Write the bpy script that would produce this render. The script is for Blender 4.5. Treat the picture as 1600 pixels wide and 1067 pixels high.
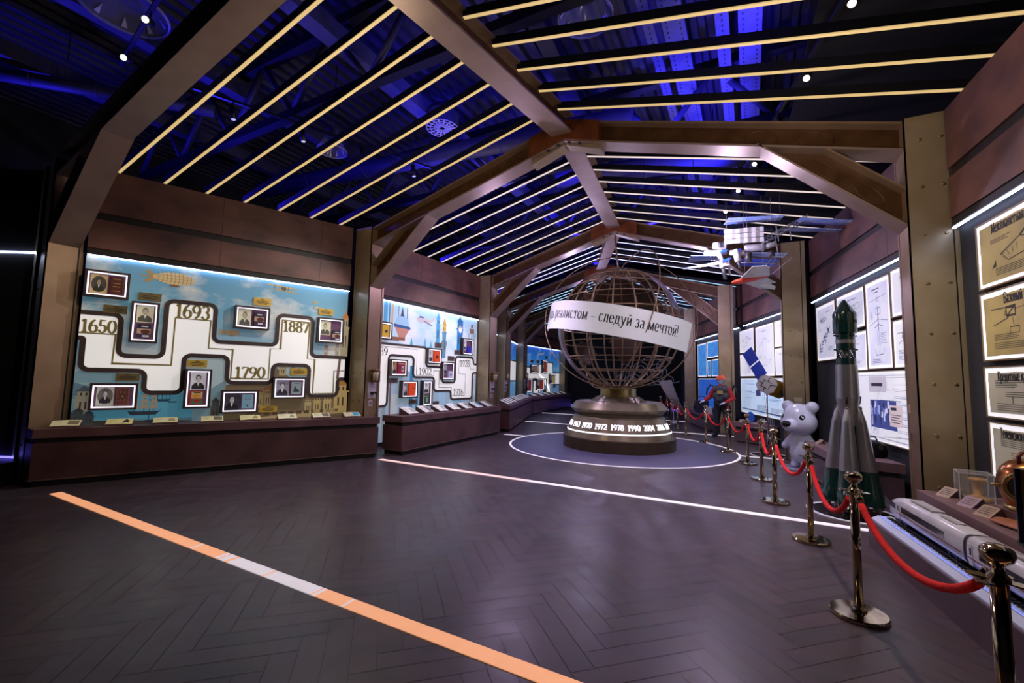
import bpy, math, random
from mathutils import Vector, Matrix
for o in list(bpy.data.objects): bpy.data.objects.remove(o)
S = bpy.context.scene; COL = S.collection
random.seed(7)
R = math.radians; PI = math.pi
# ---------------------------------------------------------------- camera, world, exposure, large lights
# x runs along the steel frames, y down the hall, z up; the camera stands at the origin, 1.65 m up
def make_camera():
    yaw, pitch, roll = R(28.577), 0.08259, 0.02059
    f = Vector((-math.sin(yaw)*math.cos(pitch), math.cos(yaw)*math.cos(pitch), math.sin(pitch)))
    r = Vector((math.cos(yaw), math.sin(yaw), 0)); u = r.cross(f)
    r2 = math.cos(roll)*r + math.sin(roll)*u; u2 = -math.sin(roll)*r + math.cos(roll)*u
    cam = bpy.data.cameras.new('camera'); cam.sensor_width = 36; cam.lens = 683.9/1600*36
    cam.clip_start = .05; cam.clip_end = 200
    o = bpy.data.objects.new('camera', cam); COL.objects.link(o)
    o.matrix_world = Matrix(((r2.x, u2.x, -f.x, 0), (r2.y, u2.y, -f.y, 0), (r2.z, u2.z, -f.z, 1.65), (0, 0, 0, 1)))
    S.camera = o
make_camera()
S.view_settings.view_transform = 'Standard'; S.view_settings.look = 'None'
S.view_settings.exposure = 0.0; S.view_settings.gamma = 1.0; S.view_settings.use_curve_mapping = False
S.cycles.use_denoising = True; S.cycles.max_bounces = 7; S.cycles.diffuse_bounces = 4; S.cycles.glossy_bounces = 4
S.cycles.transmission_bounces = 6; S.cycles.sample_clamp_indirect = 6.0
W = bpy.data.worlds.new('world'); S.world = W; W.use_nodes = True
W.node_tree.nodes['Background'].inputs[0].default_value = (.35, .32, .6, 1)
W.node_tree.nodes['Background'].inputs[1].default_value = .012

def light(kind, name, loc, target, power, color, **kw):
    l = bpy.data.lights.new(name, kind); l.energy = power; l.color = color
    for k, v in kw.items(): setattr(l, k, v)
    o = bpy.data.objects.new(name, l); COL.objects.link(o); o.location = loc
    if target is not None:
        o.rotation_euler = (Vector(target)-Vector(loc)).to_track_quat('-Z', 'Y').to_euler()
    o['kind'] = 'structure'
    return o
BLUE = (.03, .02, 1.0)
def area(name, loc, tgt, p, c, sx, sy): return light('AREA', name, loc, tgt, p, c, shape='RECTANGLE', size=sx, size_y=sy)
# unseen blue floods, on wall tops and in mid-air above the slats, wash the roof deck
for (x, y, z, tx, ty, tz, p) in (
    (-9.6, 4.4, 4.9, -7.0, 5.6, 8.2, 260), (-8.0, 9.2, 4.9, -5.5, 9.6, 8.2, 260), (-9.0, 14.0, 4.9, -6.5, 14.0, 8.2, 200),
    (.35, 7.8, 6.6, -1.0, 8.0, 8.0, 170), (-.3, 12.2, 6.6, -1.6, 12.6, 8.0, 170), (-12.5, 2.2, 4.6, -10.6, 3.2, 8.2, 300),
    (-1.0, 18.5, 5.0, -3.5, 18.0, 8.2, 160), (-1.9, 8.6, 6.2, -.6, 9.6, 7.6, 300), (-.4, 10.6, 6.3, -1.2, 10.2, 8.2, 200), (-3.9, 9.6, 6.3, -4.6, 9.9, 8.2, 180), (-2.6, 13.6, 6.3, -2.0, 14.0, 8.2, 240), (-5.0, 13.6, 6.3, -5.6, 14.0, 8.2, 200), (-5.6, 17.4, 6.5, -5.2, 18.2, 8.2, 150), (-6.6, 22.0, 6.5, -6.6, 22.6, 8.2, 120), (.2, 4.4, 6.6, -1.2, 4.8, 8.2, 110), (-4.6, 6.0, 6.6, -5.2, 7.0, 8.2, 70)):
    light('SPOT', 'blue_flood_light', (x, y, z), (tx, ty, tz), p*2.4, BLUE, spot_size=R(150), spot_blend=1.0, shadow_soft_size=.12)
# track spot beams, moved below the slats so they reach the floor unobstructed
for (x, y, z, tx, ty, p, c, sp) in (
    (-6.0, 4.6, 4.7, -4.8, 5.0, 330, (.82, .78, 1), 92), (-5.2, 8.6, 4.6, -4.2, 8.6, 420, (.72, .62, 1), 100),
    (-1.4, 7.6, 4.9, -1.6, 7.4, 520, (.60, .50, 1), 95), (.3, 4.8, 4.8, .8, 4.6, 260, (1, .80, .68), 85),
    (.2, 8.2, 4.7, .3, 8.4, 300, (.95, .9, 1), 90), (-.2, 12.2, 4.7, -.4, 12.6, 300, (1, .93, .95), 90),
    (-5.6, 13.0, 4.7, -5.0, 13.4, 340, (.58, .54, 1), 100), (-6.6, 18.0, 4.7, -6.0, 18.6, 300, (.5, .48, 1), 100)):
    light('SPOT', 'track_spot_beam', (x, y, z), (tx, ty, 0), p, c, spot_size=R(sp), spot_blend=.9, shadow_soft_size=.06)
for (x, y, z, tx, ty, tz, p, c, sp) in ((-1.2, 3.2, 4.7, 1.86, 6.5, 2.2, 400, (1, .93, .88), 24), (-1.8, 7.6, 4.8, .86, 11.35, 2.3, 330, (1, .92, .88), 20), (-2.6, 12.2, 4.8, -.68, 15.65, 2.3, 260, (1, .92, .92), 20),
    (-3.6, 3.6, 4.7, -6.9, 6.6, 2.6, 110, (1, .9, .8), 40), (-4.0, 8.6, 4.8, -6.9, 11.4, 2.6, 130, (.95, .88, 1), 40), (-5.2, 2.6, 4.9, -9.0, 2.5, 2.2, 130, (1, .82, .55), 44)):
    light('SPOT', 'column_fill_beam', (x, y, z), (tx, ty, tz), p, c, spot_size=R(sp), spot_blend=.8, shadow_soft_size=.05)  # unseen spots added to brighten the columns
for (x, y, z, tx, ty, tz, p, c, sp) in ((-5.2, 6.3, 4.9, -8.2, 4.4, 2.0, 330, (1, .97, .92), 62), (-5.0, 10.6, 4.9, -7.4, 9.0, 1.9, 260, (.96, .95, 1), 62)):
    light('SPOT', 'mural_spot_beam', (x, y, z), (tx, ty, tz), p, c, spot_size=R(sp), spot_blend=.7, shadow_soft_size=.05)
for (x, y, z, p, c) in ((-4.6, 4.4, 4.2, 66, (1, .80, .58)), (-1.2, 3.4, 4.3, 20, (1, .84, .78)), (.3, 4.9, 3.9, 70, (1, .86, .74)), (-4.9, 8.9, 4.2, 115, (.80, .60, 1)),
    (-.7, 8.8, 4.2, 95, (.88, .72, 1)), (-4.6, 13.3, 4.2, 90, (.72, .62, 1)), (-1.6, 13.4, 4.2, 95, (.78, .6, 1)), (-5.8, 17.8, 4.2, 80, (.58, .5, 1)), (-3.2, 17.6, 4.2, 70, (.66, .58, 1))):
    light('POINT', 'fill_point_light', (x, y, z), None, p, c, shadow_soft_size=.1)  # added fill points, no lamps hang here

# ---------------------------------------------------------------- materials
MATS = {}
def lin(c):
    if isinstance(c, str):
        c = tuple(int(c[i:i+2], 16)/255 for i in (0, 2, 4))
        return tuple(x/12.92 if x <= .04045 else ((x+.055)/1.055)**2.4 for x in c)
    return tuple(c)
def mat(name, col, rough=.5, metal=0.0, col2=None, scale=8.0, bump=0.0, emit=0.0, ecol=None, trans=0.0, alpha=1.0, coat=0.0, det=4.0, stretch=None):
    m = bpy.data.materials.new(name); m.use_nodes = True; nt = m.node_tree; n = nt.nodes; b = n['Principled BSDF']
    c = lin(col); c2 = lin(col2) if col2 else tuple(x*.82 for x in c)
    tc = n.new('ShaderNodeTexCoord'); no = n.new('ShaderNodeTexNoise'); no.inputs['Scale'].default_value = scale; no.inputs['Detail'].default_value = det
    src = tc.outputs['Object']
    if stretch:
        mp = n.new('ShaderNodeMapping'); mp.inputs['Scale'].default_value = stretch; nt.links.new(src, mp.inputs[0]); src = mp.outputs[0]
    nt.links.new(src, no.inputs['Vector'])
    rp = n.new('ShaderNodeValToRGB'); rp.color_ramp.elements[0].position = .32; rp.color_ramp.elements[1].position = .68
    rp.color_ramp.elements[0].color = (*c2, 1); rp.color_ramp.elements[1].color = (*c, 1)
    nt.links.new(no.outputs['Fac'], rp.inputs[0]); nt.links.new(rp.outputs[0], b.inputs['Base Color'])
    b.inputs['Roughness'].default_value = rough; b.inputs['Metallic'].default_value = metal
    if coat: b.inputs['Coat Weight'].default_value = coat; b.inputs['Coat Roughness'].default_value = .12
    if trans: b.inputs['Transmission Weight'].default_value = trans; b.inputs['IOR'].default_value = 1.3
    if alpha < 1: b.inputs['Alpha'].default_value = alpha
    if bump:
        bp = n.new('ShaderNodeBump'); bp.inputs['Strength'].default_value = bump; bp.inputs['Distance'].default_value = .02
        nt.links.new(no.outputs['Fac'], bp.inputs['Height']); nt.links.new(bp.outputs[0], b.inputs['Normal'])
    if emit:
        if ecol: b.inputs['Emission Color'].default_value = (*lin(ecol), 1)
        else: nt.links.new(rp.outputs[0], b.inputs['Emission Color'])
        b.inputs['Emission Strength'].default_value = emit
    MATS[name] = m; return m
def print_mat(name, emit, rough=.5, attr='Col'):          # printed film: colours come from the artwork itself
    m = bpy.data.materials.new(name); m.use_nodes = True; nt = m.node_tree; n = nt.nodes; b = n['Principled BSDF']
    a = n.new('ShaderNodeAttribute'); a.attribute_name = attr
    tc = n.new('ShaderNodeTexCoord'); no = n.new('ShaderNodeTexNoise'); no.inputs['Scale'].default_value = 14; no.inputs['Detail'].default_value = 5
    nt.links.new(tc.outputs['Object'], no.inputs['Vector'])
    mx = n.new('ShaderNodeMix'); mx.data_type = 'RGBA'; mx.blend_type = 'MULTIPLY'; mx.inputs[0].default_value = .22
    nt.links.new(a.outputs['Color'], mx.inputs[6]); nt.links.new(no.outputs['Color'], mx.inputs[7])
    hs = n.new('ShaderNodeMix'); hs.data_type = 'RGBA'; hs.inputs[0].default_value = .5
    nt.links.new(a.outputs['Color'], hs.inputs[6]); nt.links.new(mx.outputs[2], hs.inputs[7])
    nt.links.new(hs.outputs[2], b.inputs['Base Color']); b.inputs['Roughness'].default_value = rough
    if emit:
        nt.links.new(hs.outputs[2], b.inputs['Emission Color']); b.inputs['Emission Strength'].default_value = emit
    MATS[name] = m; return m
M = MATS
mat('bronze', 'A59379', .32, .3, '998668', 3, 0)
mat('bronze_side', '93795F', .4, .35, '866C54', 3)
mat('rust_web', '56391F', .42, .3, '45290F', 5)
mat('flange', '957E70', .42, .3, '887265', 3)
mat('dark_groove', '15110F', .6)
mat('bolt', 'A8946E', .3, .7)
mat('fascia', '70493E', .58, 0, '452B28', 1.5, .15, det=9, stretch=(1,1,1.6))
mat('fascia_dark', '1B1514', .6)
mat('wall_black', '17171C', .7)
mat('wall_grey', '2B2B33', .75, 0, '25252C', 4)
mat('curtain', '07070A', .9)
mat('bench', '5E3E3C', .42, 0, '3F2726', 1.8, .08, det=9)
mat('bench_top', '6A4A4C', .42, 0, '573A3B', 3, .04, det=6)
mat('counter', '5B454D', .42, 0, '503B42', 3, .03)
mat('counter_top', '7A5F63', .36, 0, '6D5357', 3, .02)
mat('led_white', 'E8EEFF', .4, emit=9.0, ecol='C6D6FF')
mat('led_warm', '8A7850', .5, emit=.80, ecol='ECC888')
mat('led_pink', '8A8078', .5, emit=.9, ecol='F0DCD4')
mat('led_cool', 'E4E8FF', .4, emit=1.15, ecol='DCE2FF')
mat('led_cyan', 'BFE6FF', .4, emit=1.15, ecol='AEDCFF')
mat('led_blue', '5A50FF', .4, emit=3.0, ecol='6A60FF')
mat('slat_black', '0A0A0D', .55)
mat('white_glow', 'E6E4E2', .5, emit=.52, ecol='F2F0EE', col2='E2E0DE')
mat('border_dark', '4A3B3A', .45, emit=.03)  # faint glow put in to lift the border from black
mat('ink_gold', '8A7A40', .5, emit=.14)  # glow put in for the LED light falling on the gold ink
mat('ink_dark', '3A322E', .6)
mat('case_wood', '43302F', .5, 0, '3A2827', 6)
mat('case_glow', 'FFFFFF', .5, emit=1.1, ecol='F4F0FF')
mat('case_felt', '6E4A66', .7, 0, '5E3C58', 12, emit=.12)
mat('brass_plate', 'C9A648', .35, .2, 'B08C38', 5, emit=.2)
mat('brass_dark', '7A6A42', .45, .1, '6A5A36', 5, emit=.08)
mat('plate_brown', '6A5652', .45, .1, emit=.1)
mat('deck', '26262E', .6, 0, '1E1E26', 2)
mat('duct', '3C3C4A', .6, .1)
mat('steel_dark', '16161C', .55, .3)
mat('tray', '5A5A70', .5, .3)
mat('black', '08080A', .5)
mat('black_gloss', '0B0B0D', .18)
mat('globe_metal', 'A4896C', .35, .45, '8E745A', 5)
mat('globe_base', '85765E', .3, .5, '786A52', 3)
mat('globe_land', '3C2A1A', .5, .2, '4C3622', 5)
mat('globe_land_lit', 'A49CC4', .45, .1)  # purple light on the limb plates put into their colour
mat('banner_white', 'CFCECF', .55, emit=.2, ecol='FFFFFF', col2='D2D1D2')  # faint glow put in so the band stays bright
mat('lamp_white', 'FFFFFF', .5, emit=.9, ecol='FFFFFF')
mat('gold_chrome', 'BCAA8C', .1, 1.0, 'B09E80', 3)
mat('chrome', 'C8C4BC', .08, 1.0, 'C0BCB4', 3)
mat('rope_red', 'E60A04', .85, 0, 'CC0602', 60, .3)
mat('white_plastic', 'D8D8DC', .35)
mat('white_gloss', 'D4D4E0', .22, coat=.5)
print_mat('print', .40); print_mat('print_dim', .2); print_mat('print_bright', .62); print_mat('paint', 0.0)  # print_dim glow stands in for light on portraits, books and booklets

# ---------------------------------------------------------------- mesh kit
class MB:
    def __init__(s): s.v = []; s.f = []; s.m = []; s.sm = []; s.c = []; s.k = 0; s.col = (1, 1, 1); s.any = False
    def use(s, k=0, col=None):
        s.k = k
        if col is not None: s.col = lin(col); s.any = True
        return s
    def add(s, vs, fs, smooth=False):
        b = len(s.v); s.v += [tuple(p) for p in vs]
        for f in fs: s.f.append(tuple(i+b for i in f)); s.m.append(s.k); s.sm.append(smooth); s.c.append(s.col)
        return s
    def box(s, x0, y0, z0, x1, y1, z1):
        x0, x1 = min(x0, x1), max(x0, x1); y0, y1 = min(y0, y1), max(y0, y1); z0, z1 = min(z0, z1), max(z0, z1)
        return s.add([(x0,y0,z0),(x1,y0,z0),(x1,y1,z0),(x0,y1,z0),(x0,y0,z1),(x1,y0,z1),(x1,y1,z1),(x0,y1,z1)],
            [(3,2,1,0),(4,5,6,7),(0,1,5,4),(1,2,6,5),(2,3,7,6),(3,0,4,7)])
    def ext(s, poly, vec):                                  # polygon of 3-D points swept along vec
        n = len(poly); vec = Vector(vec); a = [Vector(p) for p in poly]; nn = Vector((0,0,0))
        for i in range(n): nn += a[i].cross(a[(i+1) % n])
        if nn.dot(vec) > 0: a = a[::-1]
        b = [p+vec for p in a]
        return s.add(a+b, [tuple(range(n)), tuple(range(2*n-1, n-1, -1))]+[((i+1) % n, i, n+i, n+(i+1) % n) for i in range(n)])
    def flat(s, poly): return s.add(poly, [tuple(range(len(poly)))])
    def para(s, x0, z0, x1, z1, t, y0, y1): return s.ext([(x0,y0,z0),(x1,y0,z1),(x1,y0,z1+t),(x0,y0,z0+t)], (0,y1-y0,0))
    def beam(s, p0, p1, w, h, up=(0,0,1)):
        p0 = Vector(p0); p1 = Vector(p1); d = (p1-p0).normalized(); a = d.cross(Vector(up))
        if a.length < 1e-4: a = d.cross(Vector((1,0,0)))
        a.normalize(); b = a.cross(d); a *= w/2; b *= h/2
        return s.ext([p0-a-b, p0+a-b, p0+a+b, p0-a+b], p1-p0)
    def tube(s, pts, r, n=8, closed=False, caps=True):
        P = [Vector(p) for p in pts]; m = len(P); rs = r if isinstance(r, (list, tuple)) else [r]*m; vs = []; prev = None
        for i in range(m):
            t = (P[(i+1) % m]-P[i-1]) if closed else (P[min(i+1, m-1)]-P[max(i-1, 0)])
            if t.length < 1e-9: t = Vector((0,0,1))
            t.normalize()
            if prev is None:
                a = t.cross(Vector((0,0,1)))
                if a.length < .05: a = t.cross(Vector((1,0,0)))
            else: a = prev-t*prev.dot(t)
            a.normalize(); prev = a; b = t.cross(a)
            vs += [P[i]+rs[i]*(math.cos(2*PI*j/n)*a+math.sin(2*PI*j/n)*b) for j in range(n)]
        fs = []
        for i in range(m if closed else m-1):
            q = (i+1) % m
            fs += [(i*n+j, i*n+(j+1) % n, q*n+(j+1) % n, q*n+j) for j in range(n)]
        s.add(vs, fs, True)
        if caps and not closed:
            b = len(s.v)-m*n; s.f += [tuple(b+j for j in range(n-1, -1, -1)), tuple(b+(m-1)*n+j for j in range(n))]
            s.m += [s.k]*2; s.sm += [False]*2; s.c += [s.col]*2
        return s
    def cyl(s, p0, p1, r0, r1=None, n=16): return s.tube([p0, p1], [r0, r0 if r1 is None else r1], n)
    def lathe(s, prof, n=32, c=(0,0,0), sharp=True, caps=True):   # prof: (radius, z)
        segs = [[prof[i], prof[i+1]] for i in range(len(prof)-1)] if sharp else [prof]
        for sg in segs:
            m = len(sg); vs = [(c[0]+r*math.cos(2*PI*j/n), c[1]+r*math.sin(2*PI*j/n), c[2]+z) for r, z in sg for j in range(n)]
            s.add(vs, [(i*n+j, i*n+(j+1) % n, (i+1)*n+(j+1) % n, (i+1)*n+j) for i in range(m-1) for j in range(n)], True)
        if caps:
            for (r, z), rev in ((prof[0], True), (prof[-1], False)):
                if r > 1e-4:
                    q = [(c[0]+r*math.cos(2*PI*j/n), c[1]+r*math.sin(2*PI*j/n), c[2]+z) for j in range(n)]
                    s.flat(q[::-1] if rev else q)
        return s
    def ball(s, c, r, nu=16, nv=10, M3=None):
        r = r if isinstance(r, (tuple, list)) else (r, r, r); c = Vector(c); vs = []
        for i in range(nv+1):
            t = PI*i/nv
            for j in range(nu):
                p = Vector((r[0]*math.sin(t)*math.cos(2*PI*j/nu), r[1]*math.sin(t)*math.sin(2*PI*j/nu), -r[2]*math.cos(t)))
                vs.append(c+(M3 @ p if M3 else p))
        return s.add(vs, [(i*nu+j, i*nu+(j+1) % nu, (i+1)*nu+(j+1) % nu, (i+1)*nu+j) for i in range(nv) for j in range(nu)], True)
    def build(s, name, mats, parent=None, loc=None, rotz=None, bevel=0):
        me = bpy.data.meshes.new(name); me.from_pydata(s.v, [], s.f)
        for m in (mats if isinstance(mats, (list, tuple)) else [mats]): me.materials.append(M[m] if isinstance(m, str) else m)
        me.polygons.foreach_set('material_index', s.m); me.polygons.foreach_set('use_smooth', s.sm)
        if s.any:
            ca = me.color_attributes.new('Col', 'FLOAT_COLOR', 'CORNER'); buf = []
            for p, c in zip(me.polygons, s.c): buf += [*c, 1.0]*p.loop_total
            ca.data.foreach_set('color', buf)
        me.validate(); me.update()
        o = bpy.data.objects.new(name, me); COL.objects.link(o)
        if parent is not None: o.parent = parent
        if loc is not None: o.location = loc
        if rotz is not None: o.rotation_euler = (0, 0, rotz)
        if bevel:
            b = o.modifiers.new('bevel', 'BEVEL'); b.width = bevel; b.segments = 2; b.limit_method = 'ANGLE'
        return o
def tag(o, label=None, cat=None, group=None, kind=None):
    if label: o['label'] = label
    if cat: o['category'] = cat
    if group: o['group'] = group
    if kind: o['kind'] = kind
    return o
def thing(name, label, cat, loc=(0,0,0), rotz=0.0, group=None):
    o = bpy.data.objects.new(name, None); o.empty_display_size = .1; COL.objects.link(o)
    o.location = loc; o.rotation_euler = (0, 0, rotz)
    return tag(o, label, cat, group)
def copy_tree(o, parent=None):
    c = o.copy(); COL.objects.link(c)
    if parent is not None: c.parent = parent
    for ch in [x for x in bpy.data.objects if x.parent == o]: copy_tree(ch, c)
    return c
ORD = ['first','second','third','fourth','fifth','sixth','seventh','eighth','ninth','tenth','eleventh','twelfth','thirteenth','fourteenth']

# lettering: broad-nib strokes, thick uprights and thin crossbars
def arc(cx, cy, rx, ry, a0, a1, n=14): return [(cx+rx*math.cos(R(a0+(a1-a0)*i/n)), cy+ry*math.sin(R(a0+(a1-a0)*i/n))) for i in range(n+1)]
def sf(x, y, w=.17): return [(x-w, y), (x+w, y)]
X = .66
GL = {
 '0': (.62, [arc(.31,.5,.25,.47,0,360,24)]), '1': (.5, [[(.1,.8),(.27,.97)],[(.28,0),(.28,.98)],sf(.28,.02,.2)]),
 '2': (.6, [arc(.3,.72,.23,.25,170,-30)+[(.1,.05)],[(.08,.04),(.54,.04)],[(.53,.02),(.55,.18)]]),
 '3': (.58, [arc(.28,.74,.2,.23,160,-90),arc(.28,.27,.23,.25,90,-165)]), '4': (.62, [[(.42,0),(.42,.98)],[(.42,.98),(.05,.28)],[(.05,.28),(.58,.28)],sf(.42,.02,.14)]),
 '5': (.58, [[(.5,.96),(.14,.96),(.11,.53)],arc(.27,.31,.23,.28,130,-160)]), '6': (.6, [arc(.31,.3,.23,.27,0,360,20),arc(.5,.34,.42,.62,100,180)]),
 '7': (.56, [[(.06,.8),(.08,.95),(.52,.95)],[(.52,.95),(.22,0)]]), '8': (.6, [arc(.3,.74,.19,.22,0,360,18),arc(.3,.27,.23,.25,0,360,18)]),
 '9': (.6, [arc(.29,.68,.23,.27,0,360,20),arc(.1,.64,.42,.62,-80,0)]),
 'Б': (.66, [[(.14,0),(.14,.98)],[(.14,.96),(.54,.96),(.55,.8)],[(.14,.52),(.3,.53)]+arc(.3,.27,.26,.26,85,-90)+[(.14,.02)]]),
 'у': (.56, [[(.06,X),(.3,.05)],[(.52,X),(.28,-.05),(.16,-.27),(.04,-.22)],sf(.08,X-.02,.1),sf(.48,X-.02,.1)]),
 'д': (.62, [[(.16,.04),(.22,X)],[(.46,.04),(.46,X)],[(.14,X-.02),(.56,X-.02)],[(.02,-.14),(.04,.03),(.58,.03),(.6,-.14)]]),
 'ь': (.52, [[(.14,0),(.14,X)],sf(.14,X-.02,.12),[(.14,.36),(.26,.37)]+arc(.26,.19,.2,.18,85,-90)+[(.06,.01)]]),
 'р': (.58, [[(.14,-.3),(.14,X)],arc(.3,.33,.22,.32,0,360,20),sf(.13,-.29,.12),[(.03,X-.02),(.14,X-.02)]]),
 'е': (.5, [[(.06,.36),(.44,.36)]+arc(.25,.33,.2,.31,8,180)+arc(.26,.33,.21,.32,180,318)]),
 'а': (.52, [arc(.22,.17,.15,.16,0,360,16),[(.38,.08),(.38,.45)]+arc(.24,.45,.14,.19,0,150),[(.38,.08),(.5,.02)]]),
 'л': (.58, [[(.03,.03),(.12,.03),(.2,X)],[(.44,0),(.44,X)],[(.14,X-.02),(.54,X-.02)],sf(.44,.02,.11)]),
 'и': (.62, [[(.14,0),(.14,X)],[(.48,0),(.48,X)],[(.14,.08),(.48,.58)],sf(.14,.02,.1),sf(.48,.02,.1),sf(.14,X-.02,.1),sf(.48,X-.02,.1)]),
 'с': (.48, [arc(.26,.33,.2,.32,42,318,18)]), 'т': (.54, [[(.27,0),(.27,X)],[(.04,.5),(.05,X-.02),(.49,X-.02),(.5,.5)],sf(.27,.02,.12)]),
 'о': (.54, [arc(.27,.33,.21,.32,0,360,20)]), 'м': (.74, [[(.12,0),(.12,X)],[(.12,X),(.36,.06)],[(.36,.06),(.6,X)],[(.6,X),(.6,0)],sf(.11,.02,.1),sf(.6,.02,.11)]),
 'з': (.46, [arc(.2,.49,.14,.16,160,-90),arc(.2,.17,.17,.17,90,-160)]),
 'й': (.62, [[(.14,0),(.14,X)],[(.48,0),(.48,X)],[(.14,.08),(.48,.58)],sf(.14,.02,.1),sf(.48,.02,.1),arc(.31,.95,.12,.12,200,340,8)]),
 'ч': (.56, [[(.12,X),(.12,.36),(.22,.28),(.42,.32)],[(.44,0),(.44,X)],sf(.44,.02,.11),sf(.12,X-.02,.1),sf(.44,X-.02,.1)]),
 'ж': (.78, [[(.38,0),(.38,X)],[(.06,X),(.34,.36)],[(.34,.36),(.06,0)],[(.7,X),(.42,.36)],[(.42,.36),(.7,0)],sf(.38,.02,.09),sf(.38,X-.02,.09)]),
 'п': (.62, [[(.14,0),(.14,X)],[(.48,0),(.48,X)],[(.06,X-.02),(.56,X-.02)],sf(.14,.02,.1),sf(.48,.02,.1)]), 'н': (.62, [[(.14,0),(.14,X)],[(.48,0),(.48,X)],[(.14,.34),(.48,.34)],sf(.14,.02,.1),sf(.48,.02,.1),sf(.14,X-.02,.1),sf(.48,X-.02,.1)]),
 'я': (.56, [[(.42,0),(.42,X)],[(.42,X-.02),(.26,X-.02)]+arc(.26,.48,.17,.16,90,270)+[(.42,.32)],[(.28,.32),(.08,0)],sf(.42,.02,.1)]), 'к': (.58, [[(.14,0),(.14,X)],[(.14,.34),(.28,.36),(.5,X)],[(.26,.36),(.52,0)],sf(.14,.02,.1),sf(.14,X-.02,.1)]),
 'в': (.52, [[(.14,0),(.14,X)],[(.08,X-.02),(.26,X-.02)]+arc(.26,.5,.15,.14,85,-85)+[(.14,.36)],[(.2,.36)]+arc(.28,.18,.18,.17,85,-90)+[(.08,.02)]]), 'ы': (.74, [[(.14,0),(.14,X)],sf(.14,X-.02,.1),[(.14,.36),(.24,.37)]+arc(.25,.19,.17,.18,85,-90)+[(.06,.01)],[(.62,0),(.62,X)],sf(.62,.02,.1),sf(.62,X-.02,.1)]),
 'щ': (.86, [[(.12,.02),(.12,X)],[(.4,.02),(.4,X)],[(.68,.02),(.68,X)],[(.06,.03),(.8,.03),(.81,-.16)],sf(.12,X-.02,.1),sf(.4,X-.02,.1),sf(.68,X-.02,.1)]), '-': (.34, [[(.05,.3),(.29,.3)]]),
 'М': (.88, [[(.14,0),(.14,.98)],[(.14,.98),(.42,.1)],[(.42,.1),(.72,.98)],[(.72,.98),(.72,0)],sf(.14,.02,.1),sf(.72,.02,.12)]), 'К': (.7, [[(.16,0),(.16,.98)],[(.16,.5),(.34,.53),(.6,.98)],[(.32,.53),(.64,0)],sf(.16,.02,.12),sf(.16,.96,.12)]),
 'Т': (.66, [[(.33,0),(.33,.98)],[(.05,.74),(.06,.96),(.6,.96),(.61,.74)],sf(.33,.02,.13)]),
 '!': (.24, [[(.11,.26),(.11,.98)],[(.11,0),(.11,.09)]]), '–': (.6, [[(.06,.3),(.54,.3)]]), ' ': (.27, []),
}
def lettering(txt, h, nib=.15, thin=.05, sx=1.0, gap=.03):
    """quads of a line of text as 2-D polygons, baseline at 0, starting at x=0; returns (polys, width)"""
    out = []; x = 0
    for ch in txt:
        w, strokes = GL[ch]
        for st in strokes:
            n = len(st); L = []; Rr = []
            for i in range(n):
                a = st[max(i-1, 0)]; b = st[min(i+1, n-1)]; dx, dy = (b[0]-a[0])*sx, b[1]-a[1]; l = math.hypot(dx, dy) or 1
                nx, ny = -dy/l, dx/l; hw = (thin+(nib-thin)*abs(nx))/2
                px, py = x+st[i][0]*sx, st[i][1]; L.append((px+nx*hw, py+ny*hw)); Rr.append((px-nx*hw, py-ny*hw))
            out += [[(p[0]*h, p[1]*h) for p in (L[i], Rr[i], Rr[i+1], L[i+1])] for i in range(n-1)]
        x += (w+gap)*sx
    return out, x*h
def put_text(mb, txt, x0, x1, z0, z1, y, nib=.16, thin=.05):          # fills the box x0..x1, z0..z1 on the plane y (facing -y)
    h = z1-z0; polys, w = lettering(txt, 1.0, nib, thin); k = (x1-x0)/w
    for p in polys:
        q = [(x0+a*k, y, z0+b*h) for a, b in p]
        ar = sum(q[i][0]*q[(i+1) % 4][2]-q[(i+1) % 4][0]*q[i][2] for i in range(4))
        mb.flat(q if ar > 0 else q[::-1])
# more materials
mat('line_orange', 'F0A678', .5, emit=.72, ecol='F2A878'); mat('line_white', 'EFE6EA', .5, emit=.5, ecol='F0E6EA'); mat('line_rose', 'F2C6B8', .5, emit=.62, ecol='F4CEC4')
mat('paper', 'D8D0BC', .7)
mat('bench_trim', '8C7468', .3, .5)
mat('globe_plinth', '4E402C', .42, .45, '443724', 4); mat('neck_gold', 'A08C5C', .28, .8, '8A7648', 4); mat('ink_black', '0E0E0E', .6)
mat('disc_grey', '5A5570', .34, 0, '504B64', 3)
mat('rust_plate', '7C4220', .42, .3, '5E2E12', 4)
mat('bed_white', 'C4CAE0', .3, 0, 'B8C0DC', 3, emit=.03, ecol='8CA0F0'); mat('bed_light', 'A0B8FF', .4, emit=1.3, ecol='5C80FF'); mat('glass_dark', '1A1820', .12); mat('stripe_red', '7A1E2C', .4); mat('grey_vent', '9A9A9A', .5); mat('rubber', '2C2E30', .6); mat('lamp_red', 'FF4020', .4, emit=1.5, ecol='FF3818')
mat('card_tan', 'A0856A', .5, 0, '94785E', 5); mat('card_mauve', '9A8088', .5, 0, '8E747C', 5)
mat('screen_blue', '9CC0E8', .3, emit=.5, ecol='9CC8F0')
mat('copper', 'B8743E', .22, .9, 'A05E2C', 4, .05); mat('copper_dark', '6E3A2C', .35, .7); mat('brass_old', 'B09868', .25, .9, '9A8252', 5); mat('port_glass', '5A6E6E', .08)
mat('wood_yellow', 'C89A4C', .35, 0, 'B4843A', 12, stretch=(1,1,.2)); mat('wood_box', '8A6A3E', .45, 0, '7A5A32', 3, .02, stretch=(.3,1,1)); mat('acrylic', 'DDE0E4', .05, alpha=.12); mat('acrylic_edge', 'E8EAEE', .15, alpha=.55)
mat('dark_edge', '1E2238', .2, .4)
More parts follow.
